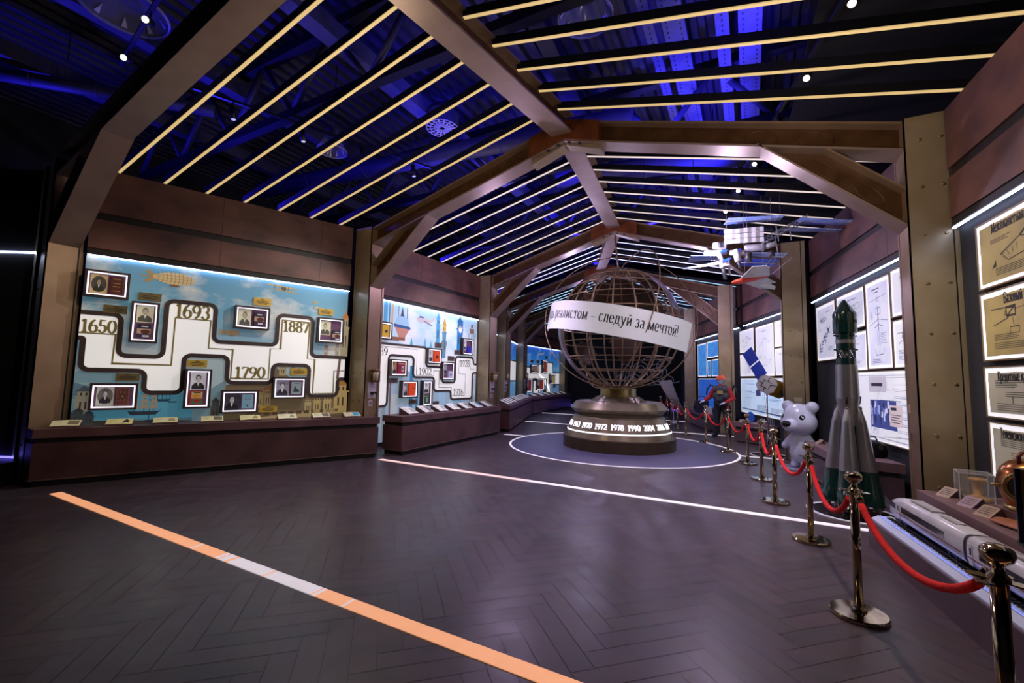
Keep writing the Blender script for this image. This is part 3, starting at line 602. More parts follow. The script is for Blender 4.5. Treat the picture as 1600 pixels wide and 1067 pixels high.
def plane(mb, x, z, s, y, c='C9BFC4'):
    mb.use(0, c); fl2(mb, [(x-.34*s,z),(x-.28*s,z+.07*s),(x-.1*s,z+.1*s),(x+.1*s,z+.04*s),(x+.28*s,z+.05*s),(x+.36*s,z+.17*s),(x+.39*s,z+.17*s),(x+.36*s,z+.02*s),(x+.2*s,z-.04*s),(x-.1*s,z-.07*s),(x-.28*s,z-.06*s)], y)
    mb.use(0, '8F8894'); fl2(mb, [(x-.06*s,z+.01*s),(x+.3*s,z-.1*s),(x+.26*s,z-.13*s),(x-.02*s,z-.05*s)], y-.0006)
    mb.use(0, '2E5E9A'); fl2(mb, [(x-.25*s,z+.05*s),(x-.2*s,z+.1*s),(x-.08*s,z+.095*s),(x-.04*s,z+.05*s)], y-.0006)

def make_mural(bay, name_label, sky, u0, u1, top, bot, golds, years, motifs, z0=.1, bw=.07, gw=.022, ink='ink_gold', wm='white_glow'):
    t = thing('mural_panel', name_label, 'mural', bay.at(0), bay.rz, 'murals along the left wall')
    mb = MB(); mb.box(u0, -.004, z0, u1, .015, 3.4); mb.build('backdrop', sky, t)
    art = MB(); motifs(art); art.build('painted_scene', 'print', t)
    P, Q = fillet(top, .1), fillet(bot, .1)
    mb = MB(); pl = P+Q[::-1]; mb.ext([(a, -.016, b_) for a, b_ in pl], (0, .009, 0)); mb.build('timeline_band', wm, t)
    mb = MB(); ribbon(mb, P, bw, -.026, -.006); ribbon(mb, Q, bw, -.026, -.006); mb.build('timeline_border', 'border_dark', t)
    mb = MB()
    for g in golds: ribbon(mb, g, gw, -.019, -.015)
    mb.build('fine_line', ink, t)
    for txt, x0, x1, a, b_ in years:
        mb = MB(); put_text(mb, txt, x0, x1, a, b_, -.0195, .21 if ink == 'ink_gold' else .13, .075 if ink == 'ink_gold' else .05); mb.build('year_number', ink, t)
    return t
def art_AB(a):
    y = -.0052
    hill(a, [(.02,1.6),(.02,1.45),(1.3,1.4),(1.3,1.5),(.95,1.62),(.6,1.56),(.3,1.7)], y, '6F8C98')
    hill(a, [(.02,1.45),(.02,1.2),(.3,1.2),(.2,1.38)], y-.0003, '56707E')
    hill(a, [(.02,1.0),(.02,.3),(4.03,.3),(4.03,.86),(2.4,.95),(1.9,.8),(.4,.86)], y, '3C3830')
    hill(a, [(.15,1.16),(.2,.86),(1.9,.86),(1.9,1.3),(.8,1.3)], y-.0002, '4F8FA6')
    hill(a, [(1.38,1.9),(1.38,1.2),(2.0,1.2),(2.0,1.85)], y-.0001, '9FB0B4'); hill(a, [(1.5,1.2),(1.5,.8),(1.95,.8),(1.95,1.5),(1.8,1.4),(1.66,1.28)], y-.0003, '6E8A92')
    hill(a, [(1.95,1.42),(1.95,.6),(4.05,.6),(4.05,1.5),(3.4,1.28),(2.7,1.78),(2.1,1.42)], y-.0002, '6A5A42')
    hill(a, [(2.1,.78),(4.05,.98),(4.05,.86),(2.1,.66)], y-.0006, 'A08E64')
    for i in range(12): a.use(0, '4C3C28'); fl2(a, rect(2.3+i*.14, .84+i*.004, 2.4+i*.14, .9+i*.004), y-.001)
    tower(a, .14, .95, 1.4, .17, y-.001, '8C8676', '4A5258', False); tower(a, .1, .8, 1.06, .14, y-.0014, '3A4248', '2C343A', False); tower(a, .22, .8, 1.02, .12, y-.0014, '3A4248', '2C343A', False)
    tower(a, 1.82, .78, 1.2, .13, y-.001, '4A4A46', '3A3A38', False)
    ship(a, .86, .96, 1.0, y-.0016); ship(a, 1.05, 1.16, .7, y-.0012, '1F3A4E', None, 4); ship(a, 1.22, 1.13, .34, y-.0012, '1F3A4E', None, 1); ship(a, 1.0, .83, .6, y-.0012, '20303C', None, 1)
    airship(a, 1.1, 3.2, .88, y-.001, 'C8AC7C'); airship(a, 1.98, 2.36, .44, y-.001, 'A08C70'); airship(a, 3.38, 3.09, .16, y-.001, 'CFA860'); airship(a, 3.42, 2.98, .18, y-.001, 'D8C8A8')
    # biplane
    a.use(0, 'B08E4C'); fl2(a, [(2.5,3.345),(3.0,3.31),(3.0,3.285),(2.5,3.32)], y-.001); fl2(a, [(2.56,3.265),(3.03,3.235),(3.03,3.215),(2.56,3.245)], y-.001)
    a.use(0, '5A4426')
    for u in (2.62, 2.74, 2.86): fl2(a, rect(u, 3.24, u+.01, 3.33), y-.0014)
    fl2(a, ell(2.79, 3.28, .045, .04, 10), y-.0016)
    tower(a, 4.0, 2.02, 3.0, .15, y-.001, 'A39678', 'B4713A'); tower(a, 3.86, 1.96, 2.32, .1, y-.0006, 'B8B0A4', '8A7A78')
    tower(a, 3.64, 1.96, 2.25, .09, y-.0006, 'A89C94', '7A5A58', False)
    tower(a, 3.98, .86, 1.56, .27, y-.001, 'B49A62', 'A8763A'); tower(a, 3.52, .86, 1.26, .14, y-.001, 'A8925E', 'B0582C'); tower(a, 3.72, .86, 1.28, .16, y-.001, 'AE9868', '7A6A48'); tower(a, 3.35, .86, 1.2, .12, y-.0008, 'A8946A', '6E5E42'); tower(a, 2.63, 1.0, 1.4, .11, y-.001, '8C7A58', 'A04A28'); tower(a, 2.5, 1.0, 1.36, .1, y-.001, '84724E', '6A3A28')
    tower(a, 2.86, 1.6, 1.86, .12, y-.001, '9A8C6C', '5C4C38'); tower(a, 3.04, 1.6, 1.84, .1, y-.001, '8C7E60', '5C4C38')
    a.use(0, '6E5458'); fl2(a, [(3.86,1.55),(3.92,1.55),(3.95,2.0),(3.9,2.0)], -.0195)
mu1 = make_mural(LAB, 'painted sky mural with a large airship and the years 1650 to 1887', 'sky_harbour', .02, 4.03,
    steps(.02, 2.515, [.485,1.872,1.037,2.82,1.72,2.176,2.72,2.76,3.352,1.995,4.03]), steps(.02, 2.12, [.075,1.638,.831,1.285,1.326,1.92,1.957,1.457,2.683,1.807,3.335,1.205,3.898,1.55,4.03]),
    [[(.02,2.2),(.436,2.2),(.425,1.745),(1.158,1.742),(1.163,2.54),(1.66,2.54),(1.655,2.055),(2.018,2.052),(2.015,1.535),(2.618,1.533),(2.62,2.106),(2.793,2.105),(2.796,2.67),(3.298,2.665),(3.287,1.94),(3.428,1.938),(3.42,1.26),(3.82,1.257),(3.815,1.715),(4.02,1.72)]],
    [('1650',.03,.445,2.215,2.415),('1693',1.149,1.641,2.552,2.79),('1790',2.07,2.566,1.548,1.75),('1887',2.809,3.29,2.452,2.66)], art_AB, .3)
def art_BC(a):
    y = -.0052
    hill(a, [(.3,1.6),(.3,.2),(4.28,.2),(4.28,1.0),(3.6,1.5),(2.4,1.3),(1.6,1.7),(.8,1.9)], y, '9DB4C6')
    for i, (u, w, h, c) in enumerate(((.42,.16,1.3,'A8B8BC'),(.62,.1,1.5,'8E9CA0'),(.8,.05,1.5,'7A5A54'),(.95,.2,1.2,'B8C2C4'),(1.2,.16,1.0,'A4B8C8'),(1.5,.12,1.9,'3E84B4'),(1.72,.1,1.3,'4A90BC'),(2.3,.12,1.45,'8C9AA4'),(2.7,.3,1.2,'9CC0D8'),(3.1,.2,1.0,'A8C8DC'),(3.5,.2,.98,'7EB0D4'),(4.1,.08,1.6,'5A5A6A'),(4.0,.04,1.3,'6A4A48'))): a.use(0, c); fl2(a, rect(u-w/2, .2, u+w/2, h), y-.0004-.0001*i)
    # balloon-shaped dome on the left
    a.use(0, '9CC4E4'); fl2(a, ell(1.1, 2.86, .24, .28, 24, 0, 180), y-.001); a.use(0, '25548C'); fl2(a, [(.82,2.9),(1.38,2.86),(1.4,2.8),(.84,2.82)], y-.0014); a.use(0, 'C08478'); fl2(a, [(.86,2.82),(1.36,2.8),(1.2,2.56),(1.02,2.56)], y-.0012)
    a.use(0, '8C5A44'); fl2(a, rect(1.0, 2.5, 1.22, 2.58), y-.0014); fl2(a, rect(.72, 2.48, 1.02, 2.58), y-.0014); a.use(0, '22405E'); fl2(a, [(1.04,3.1),(1.16,3.1),(1.1,3.34)], y-.0014); fl2(a, rect(.96, 2.95, .98, 3.34), y-.0006); fl2(a, rect(1.26, 2.9, 1.28, 3.34), y-.0006)
    a.use(0, '4FA4CE'); fl2(a, rect(.5, 2.9, .62, 3.38), y-.0006); a.use(0, '2A7CB0'); fl2(a, rect(.66, 2.9, .7, 3.38), y-.0006); a.use(0, 'C8A878'); fl2(a, rect(.74, 2.88, .8, 3.38), y-.0006)
    plane(a, 1.92, 3.1, .98, y-.001)
    for (u, z0, z1, w, c, cap) in ((2.45,2.5,3.38,.15,'4E9ECF','4E9ECF'),(2.72,2.15,3.28,.16,'5A90B4','C8A030'),(3.42,2.4,3.4,.26,'2F80BC','2A6CA8')): tower(a, u, z0, z1, w, y-.001, c, cap, False)
    a.use(0, 'D8B040'); fl2(a, ell(2.72, 2.98, .07, .11, 14), y-.002); a.use(0, '6E8C9C'); fl2(a, [(2.6,2.62),(2.86,2.62),(2.78,2.3),(2.66,2.3)], y-.0016)
    a.use(0, '2A74B4'); fl2(a, rect(3.3, 2.85, 3.56, 3.3), y-.0016); a.use(0, 'E8E8E4'); fl2(a, ell(3.44, 3.03, .085, .11, 18), y-.002); a.use(0, '30353A'); fl2(a, rect(3.435, 3.03, 3.445, 3.12), y-.0024)
    a.use(0, '8A6A54'); fl2(a, rect(3.9, 2.95, 4.12, 3.1), y-.001); fl2(a, rect(3.96, 3.12, 4.06, 3.22), y-.001); a.use(0, '3A4450')
    for u in (3.86, 4.0, 4.1, 4.16): fl2(a, rect(u, 2.1, u+.016, 2.95), y-.0012)
    for u, h in ((1.45,2.62),(1.95,2.66),(2.18,2.58)): a.use(0, '58ACCC'); fl2(a, [(u-.06,2.4),(u+.06,2.4),(u,h)], y-.001)
mu2 = make_mural(LBC, 'bright mural with a small plane, clock tower and the years 1902 to 1928', 'sky_capital', .0, 4.28,
    steps(.0, 2.39, [2.0,1.895,2.67,1.48,3.245,2.22,4.1,2.03,4.28]), steps(.0, .93, [.70,2.13,1.545,1.613,2.35,1.253,3.075,1.008,4.07,1.773,4.28]),
    [[(.0,2.32),(1.66,2.32),(1.656,1.665),(2.32,1.66),(2.321,1.797),(2.548,1.794),(2.554,1.345),(3.1,1.335),(3.109,1.11),(3.72,1.108),(3.738,1.72),(3.408,1.745),(3.407,2.13),(3.955,2.132),(3.963,1.878),(4.22,1.88)]],
    [('1889',.18,.671,2.11,2.3),('1902',1.75,2.236,1.675,1.86),('1916',3.174,3.653,1.13,1.305),('1928',3.45,3.932,1.94,2.123)], art_BC, .1, .055, .012, 'ink_dark')
def art_EF(a):
    y = -.0052
    hill(a, [(-.0,1.0),(-.0,.2),(4.5,.2),(4.5,1.0)], y, '86A6CC'); plane(a, 1.9, 3.05, 1.0, y-.001, '8FA8C8')
    for u, h in ((.5,1.5),(2.6,1.0),(3.7,1.5),(4.2,1.3)): a.use(0, '6C8EBE'); fl2(a, rect(u-.2, .2, u+.2, h), y-.0004)
mu3 = make_mural(LEF, 'far blue sky mural with white stepped timeline, beyond the globe', 'sky_space', -.05, 4.5,
    steps(-.05, 2.25, [.9,2.25,.9,1.95,1.5,1.95,1.5,2.45,2.2,2.45,2.2,1.95,2.6,1.95,2.6,2.6,3.5,2.6,3.5,2.0,4.5]), steps(-.05, 1.6, [.9,1.6,.9,.8,1.6,.8,1.6,1.62,2.6,1.62,2.6,.8,3.2,.8,3.2,1.9,3.6,1.9,3.6,1.3,4.5]), [], [], art_EF, .1, .06, .012, 'ink_dark')
for bay, sky, lab in ((LCD, 'sky_capital', 'mural sliver glimpsed between the third and fourth left columns'), (LDE, 'sky_space', 'mural hidden behind the fourth left column')):
    t = thing('mural_panel', lab, 'mural', bay.at(0), bay.rz, 'murals along the left wall'); mb = MB(); mb.box(.1, -.004, .1, bay.L-.3, .015, 3.4); mb.build('backdrop', sky, t)
    mb = MB(); P = fillet(steps(.1, 2.3, [1.2,1.7,2.4,2.5,bay.L-.35]), .1); Q = fillet(steps(.1, 1.6, [.9,.9,2.2,1.5,bay.L-.35]), .1); mb.ext([(a, -.014, b_) for a, b_ in P+Q[::-1]], (0,.008,0)); mb.build('timeline_band', 'white_glow', t)
    mb = MB(); ribbon(mb, P, .06, -.022, -.006); ribbon(mb, Q, .06, -.022, -.006); mb.build('timeline_border', 'border_dark', t)

# ---- display cases
def bust(mb, cx, z0, w, h, y, style):
    skin = {'engrave': 'B8B09C', 'photo': 'C8C4CC', 'sepia': 'A89880', 'dark': 'C0BCC0'}[style]; coat = {'engrave': '55524A', 'photo': '2E2C34', 'sepia': '302A26', 'dark': '16161C'}[style]
    mb.use(0, coat); fl2(mb, [(cx-w*.44, z0), (cx+w*.44, z0), (cx+w*.42, z0+h*.25), (cx+w*.2, z0+h*.42), (cx-w*.2, z0+h*.42), (cx-w*.42, z0+h*.25)], y)
    mb.use(0, 'E4E0DA'); fl2(mb, [(cx-w*.08, z0+h*.42), (cx+w*.08, z0+h*.42), (cx, z0+h*.2)], y-.0004)
    mb.use(0, '3C342E' if style != 'engrave' else '6A655A'); fl2(mb, ell(cx, z0+h*.7, w*.19, h*.22), y-.0004)
    mb.use(0, skin); fl2(mb, ell(cx, z0+h*.63, w*.15, h*.2), y-.0008)
    mb.use(0, '3A322C'); fl2(mb, rect(cx-w*.09, z0+h*.67, cx-w*.03, z0+h*.69), y-.0012); fl2(mb, rect(cx+w*.03, z0+h*.67, cx+w*.09, z0+h*.69), y-.0012); fl2(mb, rect(cx-w*.05, z0+h*.53, cx+w*.05, z0+h*.55), y-.0012)
def portrait(parent, x0, z0, x1, z1, y, kind):
    mb = MB(); w, h = x1-x0, z1-z0; cx = (x0+x1)/2; bg = {'oval': 'C9A878', 'roundel': 'C8C4BC', 'engrave': 'D8D2B4', 'photo': '8E8A9A', 'white': 'E2E0E4', 'sepia': 'A8885C', 'dark': '3A3440'}[kind]
    mb.use(0, bg).box(x0, y, z0, x1, y+.006, z1); st = 'engrave'
    if kind == 'oval': mb.use(0, '4A4440'); fl2(mb, ell(cx, z0+h*.5, w*.44, h*.42, 28), y-.0006); bust(mb, cx, z0+h*.14, w*.7, h*.7, y-.001, 'sepia')
    elif kind == 'roundel': mb.use(0, '6E6A66'); fl2(mb, ell(cx, z0+h*.53, w*.44, h*.42, 28), y-.0006); bust(mb, cx, z0+h*.16, w*.72, h*.74, y-.001, 'photo'); mb.use(0, 'A8A498'); fl2(mb, rect(x0, z0, x1, z0+h*.1), y-.0006)
    else: bust(mb, cx, z0+h*.04, w*.95, h*.9, y-.0006, {'engrave': 'engrave', 'photo': 'photo', 'white': 'photo', 'sepia': 'sepia', 'dark': 'dark'}[kind])
    return mb.build('portrait_print', 'print_dim', parent)
def book(bay, ctr_off, u0, u1, z0, z1, off, cover, design, label, group):
    w, h, d = u1-u0, z1-z0, .035; cx = (u0+u1)/2; t = thing('book', label, 'book', bay.at(cx, off, z0), bay.rz, group)
    mb = MB(); mb.use(0, cover).box(-w/2, -d, 0, w/2, -d+.004, h); mb.box(-w/2, -.004, 0, w/2, 0, h); mb.box(-w/2, -d, 0, -w/2+.004, 0, h); k = -d-.0006
    if design == 'ornate':
        mb.use(0, '2A1418')
        for i in range(3):
            for j in range(4): ribbon(mb, [(w*(-.3+.3*i)+.09*w*math.cos(R(a_)), h*(.15+.235*j)+.09*h*math.sin(R(a_))) for a_ in range(0, 361, 60)], .008, k-.0004, k+.0006)
        fl2(mb, ell(0, h*.5, w*.2, h*.14), k-.0006); mb.use(0, '8A5A4A'); fl2(mb, ell(0, h*.5, w*.13, h*.09), k-.001)
    elif design == 'photo':
        mb.use(0, '2A2038'); fl2(mb, rect(-w*.5, h*.68, w*.5, h), k); mb.use(0, 'D8D4D8'); fl2(mb, rect(-w*.2, h*.78, w*.3, h*.86), k-.0004); mb.use(0, 'B89880'); fl2(mb, rect(-w*.5, h*.3, w*.5, h*.66), k); mb.use(0, '5A2A22'); fl2(mb, ell(.02, h*.45, w*.36, h*.16), k-.0004); mb.use(0, 'C8C4C8'); fl2(mb, rect(-w*.1, h*.06, w*.4, h*.2), k)
    elif design == 'poster':
        mb.use(0, 'C8A878'); fl2(mb, rect(-w*.36, h*.45, w*.46, h*.95), k); mb.use(0, 'D8902C'); fl2(mb, ell(0, h*.62, w*.26, h*.14), k-.0004); mb.use(0, '30281E'); fl2(mb, rect(-w*.2, h*.85, w*.3, h*.91), k-.0004); mb.use(0, '4A6A4A'); fl2(mb, rect(-w*.36, h*.05, w*.46, h*.4), k); mb.use(0, 'B0281C'); fl2(mb, rect(-w*.16, h*.18, w*.26, h*.36), k-.0004)
    elif design == 'pale':
        mb.use(0, '3A4A5A')
        for q in (.88, .74, .62): fl2(mb, rect(-w*.28, h*q, w*.28, h*q+.008), k)
        fl2(mb, ell(0, h*.2, w*.1, h*.07), k)
    elif design == 'rider': mb.use(0, '3A4248'); fl2(mb, rect(-w*.2, h*.86, w*.3, h*.92), k); fl2(mb, [(-w*.3,h*.2),(w*.32,h*.2),(w*.3,h*.35),(0,h*.5),(-w*.06,h*.68),(-w*.2,h*.6)], k)
    elif design == 'gold':
        mb.use(0, 'B08850')
        for q in (.86, .62, .44, .2): fl2(mb, rect(-w*.28, h*q, w*.28, h*q+.01), k)
    elif design == 'label': mb.use(0, 'C8B478'); fl2(mb, rect(-w*.4, h*.8, w*.42, h*.88), k); mb.use(0, 'C8C0B4'); fl2(mb, rect(w*.02, h*.2, w*.34, h*.64), k); mb.use(0, '4A4840'); fl2(mb, ell(w*.18, h*.42, w*.09, h*.13), k-.0004)
    elif design == 'mark': mb.use(0, '2A1410'); fl2(mb, rect(-w*.12, h*.34, w*.26, h*.56), k)
    elif design == 'lines':
        mb.use(0, '5A2018')
        for q in (.5, .56): fl2(mb, rect(w*.05, h*q, w*.35, h*q+.012), k)
    mb.build('cover', 'print_dim', t)
    mb = MB(); mb.box(-w/2+.004, -d+.004, .003, w/2-.004, -.004, h-.003); mb.build('pages', 'paper', t)
def case(bay, lab, x0, x1, z0, z1, D=.12):
    t = thing('display_case', lab, 'display case', bay.at((x0+x1)/2, .0, z0), bay.rz, 'framed display cases on the murals'); w, h = (x1-x0)/2, z1-z0; f = .032; y0, y1 = -D, -.02
    mb = MB(); mb.box(-w, y0, 0, w, y1, f); mb.box(-w, y0, h-f, w, y1, h); mb.box(-w, y0, f, -w+f, y1, h-f); mb.box(w-f, y0, f, w, y1, h-f); mb.box(-w, y1, 0, w, y1+.012, h); mb.build('frame', 'case_wood', t)
    g = .02; mb = MB(); a = w-f; yb = y0+.012
    mb.box(-a, yb, f, a, yb+.01, f+g); mb.box(-a, yb, h-f-g, a, yb+.01, h-f); mb.box(-a, yb, f+g, -a+g, yb+.01, h-f-g); mb.box(a-g, yb, f+g, a, yb+.01, h-f-g); mb.build('light_border', 'case_glow', t)
    mb = MB(); mb.box(-a, -.05, f, a, -.04, h-f); mb.build('felt_back', 'case_felt', t)
    return t
PF = -.056
def P_(t, cx, z0, u0, u1, a, b_, kind): portrait(t, u0-cx, a-z0, u1-cx, b_-z0, PF, kind)
def full(bay, lab, x0, x1, z0, z1, port, bk):
    t = case(bay, lab, x0, x1, z0, z1); cx = (x0+x1)/2; w, h = x1-x0, z1-z0
    if port: (a0, a1, b0, b1, kind) = port; portrait(t, (a0-.5)*w, b0*h, (a1-.5)*w, b1*h, PF, kind)
    if bk: (a0, a1, b0, b1, cover, des, bl) = bk; book(bay, 0, x0+a0*w, x0+a1*w, z0+b0*h, z0+b1*h, .0515, cover, des, bl, 'books in the wall cases')
full(LAB, 'wall case at top left holding an oval sepia portrait beside a brown book', .03, .55, 2.757, 3.174, (.12,.5,.14,.86,'oval'), (.56,.85,.14,.82,'4E1E16','gold','plain brown leather book right of the oval sepia portrait'))
full(LAB, 'tall wall case left of the year 1693, engraved portrait above a dark book', .593, .948, 2.09, 2.749, (.2,.8,.5,.92,'engrave'), (.26,.74,.12,.46,'3A2A48','photo','dark photographic paperback in the tall case left of 1693'))
full(LAB, 'wide wall case left of 1887 with engraved portrait and dark book', 1.995, 2.56, 2.438, 2.856, (.12,.48,.12,.86,'engrave'), (.56,.84,.2,.78,'3A2A48','photo','dark photographic paperback in the wide case left of 1887'))
full(LAB, 'square wall case beside the column right of 1887, engraved portrait and dark book', 3.425, 3.938, 2.276, 2.79, (.1,.52,.32,.86,'engrave'), (.58,.9,.12,.52,'3A2A48','photo','dark photographic paperback in the square case next to the column'))
full(LAB, 'wide wall case at lower left, round engraved portrait and ornate book', .206, .766, 1.028, 1.439, (.14,.5,.13,.86,'roundel'), (.54,.82,.16,.84,'7A4A40','ornate','ornate brown patterned book beside the round engraved portrait'))
full(LAB, 'tall wall case left of 1790, round portrait above a red illustrated book', 1.355, 1.727, 1.02, 1.687, (.22,.8,.46,.92,'white'), (.22,.72,.1,.44,'A83020','poster','red and green illustrated book under the round portrait'))
full(LAB, 'wide wall case under 1790, dark seated portrait and pale blue book', 1.886, 2.462, .918, 1.33, (.1,.5,.1,.86,'dark'), (.56,.86,.2,.8,'7FA8BC','pale','pale blue book in the case under 1790'))
full(LAB, 'wall case right of 1790, moustached man portrait and grey book', 2.688, 3.268, 1.163, 1.573, (.1,.5,.12,.86,'photo'), (.56,.86,.2,.78,'8C9AA0','rider','grey book with a rider drawing, beside the moustached portrait'))
full(LBC, 'narrow wall case half hidden by the second left column, yellow book inside', .2, .688, 2.477, 2.89, None, (.42,.86,.16,.84,'D8A81C','mark','bright yellow book in the half hidden case'))
full(LBC, 'wall case left of the clock tower base, white portrait and orange book', 1.962, 2.514, 1.973, 2.385, (.1,.46,.14,.86,'white'), (.48,.9,.16,.86,'E04A14','mark','orange book in the upper case above 1902'))
full(LBC, 'tall wall case in front of the clock tower, portrait and blue book', 3.446, 3.955, 2.286, 2.774, (.12,.46,.3,.88,'white'), (.5,.88,.12,.52,'2A22B0','plain','small blue book in the case beside the clock tower'))
full(LBC, 'wall case inside the loop left of 1902, sepia portrait and maroon book', .695, 1.235, 1.628, 2.035, (.1,.44,.12,.88,'sepia'), (.46,.9,.14,.86,'8A1440','label','maroon book beside the sepia portrait'))
full(LBC, 'lower wall case with grey portrait and bright orange book', 1.082, 1.627, 1.103, 1.527, (.1,.46,.12,.88,'photo'), (.48,.9,.14,.88,'EA4A0A','lines','bright orange book in the lower case under 1902'))
full(LBC, 'narrow tall wall case with white portrait above a green book', 1.82, 2.184, .874, 1.535, (.24,.8,.5,.92,'white'), (.16,.74,.1,.44,'1E5440','label','dark green book in the narrow tall case'))
full(LBC, 'tall wall case left of 1928, grey portrait and small white and blue book', 2.575, 3.09, 1.55, 2.053, (.14,.5,.34,.88,'photo'), (.56,.9,.12,.5,'B8B4D8','mark','small white and blue book left of 1928'))
for (x0, x1, z0, z1, c, lb) in ((.457,1.266,1.9,2.4,'B08A60','left small case on the far blue mural'), (1.9,2.54,1.94,2.7,'C8421C','upper middle tall case on the far blue mural'), (2.9,3.76,1.32,1.93,'D8C070','right case on the far blue mural'), (1.194,2.134,.99,1.64,'C84418','lower middle case with an orange book on the far blue mural'), (-.03,.6,.9,1.63,'A03028','lower left case cut by the column on the far blue mural')):
    full(LEF, lb, x0, x1, z0, z1, (.12,.48,.14,.86,'photo'), (.54,.88,.14,.8,c,'plain','book in the '+lb))
# ---- plaques
def plaque(bay, u0, z0, u1, z1, m, label):
    w, h = u1-u0, z1-z0; t = thing('plaque', label, 'plaque', bay.at((u0+u1)/2, .0, z0), bay.rz, 'engraved plaques on the murals')
    mb = MB(); mb.box(-w/2, -.03, 0, w/2, -.016 if False else -.005, h); mb.build('plate', m, t)
    mb = MB()
    for i, (q, k) in enumerate(((.78,.1),(.56,.32),(.36,.38),(.18,.26))): fl2(mb, rect(-w*k, h*q, w*k, h*q+.012), -.0306)
    mb.build('engraved_lines', 'ink_dark', t)
for a in ((.267,2.533,.547,2.66,'brass_dark','dark brass plaque under the top left case'), (.667,2.787,.958,2.913,'brass_dark','dark brass plaque above the tall case left of 1693'), (2.293,2.905,2.581,3.045,'brass_plate','bright brass plaque above the wide case left of 1887'),
    (3.448,2.85,3.737,2.98,'brass_plate','brass plaque above the square case by the column'), (.483,1.474,.77,1.59,'brass_dark','dark brass plaque above the lower left case'), (1.372,1.722,1.653,1.843,'brass_plate','brass plaque above the round portrait case left of 1790'),
    (2.506,.917,2.799,1.027,'brass_plate','brass plaque low on the mural, right of the pale blue book case'), (2.995,1.619,3.295,1.745,'brass_plate','bright brass plaque above the moustached portrait case')): plaque(LAB, *a)
for a in ((.747,1.466,1.018,1.588,'plate_brown','brown plaque below the sepia portrait case'), (1.434,.941,1.708,1.056,'plate_brown','brown plaque below the bright orange book case'), (2.336,.879,2.565,.981,'plate_brown','brown plaque right of the narrow tall case'),
    (2.343,2.417,2.601,2.558,'plate_brown','brown plaque above the upper orange book case'), (3.19,2.285,3.43,2.41,'plate_brown','brown plaque left of the tall blue book case'), (2.901,2.088,3.175,2.224,'plate_brown','brown plaque above the case left of 1928')): plaque(LBC, *a)
for i, (u, z) in enumerate(((.55,2.5),(1.3,2.5),(2.4,2.8),(.9,1.5),(2.2,.85),(3.6,1.1))): plaque(LEF, u, z, u+.32, z+.16, 'brass_dark', 'small dark plaque, %s from the left on the far blue mural' % ORD[i])

# ---- display benches
def offset_poly(P, d):
    n = len(P); out = []; ar = sum(P[i][0]*P[(i+1) % n][1]-P[(i+1) % n][0]*P[i][1] for i in range(n)); s = 1 if ar > 0 else -1
    for i in range(n):
        a, b_, c = Vector(P[i-1]), Vector(P[i]), Vector(P[(i+1) % n]); u = (b_-a).normalized(); v = (c-b_).normalized()
        n1 = Vector((-u.y, u.x))*s; n2 = Vector((-v.y, v.x))*s; k = d/max(.3, 1+n1.dot(n2)); out.append(tuple(b_+(n1+n2)*k))
    return out
def prism(mb, P, z0, z1): mb.ext([(x, y, z0) for x, y in P], (0, 0, z1-z0))
def bench(P, label, H=.8, name='display_bench', cat='display bench', group='display benches on the left', mt='bench_top', mbody='bench', kick=.1):
    cx = sum(p[0] for p in P)/len(P); cy = sum(p[1] for p in P)/len(P); P = [(x-cx, y-cy) for x, y in P]; t = thing(name, label, cat, (cx, cy, 0), 0, group)
    mb = MB(); prism(mb, P, H-.13, H); mb.build('top_slab', mt, t, bevel=.004)
    mb = MB(); prism(mb, offset_poly(P, .04), H-.2, H-.13); prism(mb, offset_poly(P, .05), 0, kick); mb.build('shadow_groove', 'fascia_dark', t)
    mb = MB(); Q = offset_poly(P, .014); prism(mb, Q, kick, H-.2); mb.build('body', mbody, t)
    mb = MB(); prism(mb, offset_poly(P, .004), kick-.012, kick); mb.build('base_trim', 'bench_trim', t)
    return t
bench([(-8.75,2.24),(-6.61,6.62),(-6.97,6.64),(-6.99,6.5),(-7.40,6.44),(-8.92,2.74),(-9.02,2.7),(-9.02,2.24)], 'long brown display bench under the airship mural')
bench([(-6.34,6.98),(-6.48,11.3),(-7.0,11.32),(-6.93,7.0)], 'brown display bench under the bright mural with the clock tower')
bench([(-6.45,11.82),(-8.60,17.85),(-9.12,17.68),(-6.94,11.8)], 'third brown display bench left of the globe, seen nearly end-on')
bench([(-8.62,17.95),(-9.3,24.6),(-9.85,24.55),(-9.18,17.9)], 'far brown display bench below the far blue mural')
mb = MB(); mb.box(-7.3, 6.98, 0, -6.95, 7.3, .45) if False else None
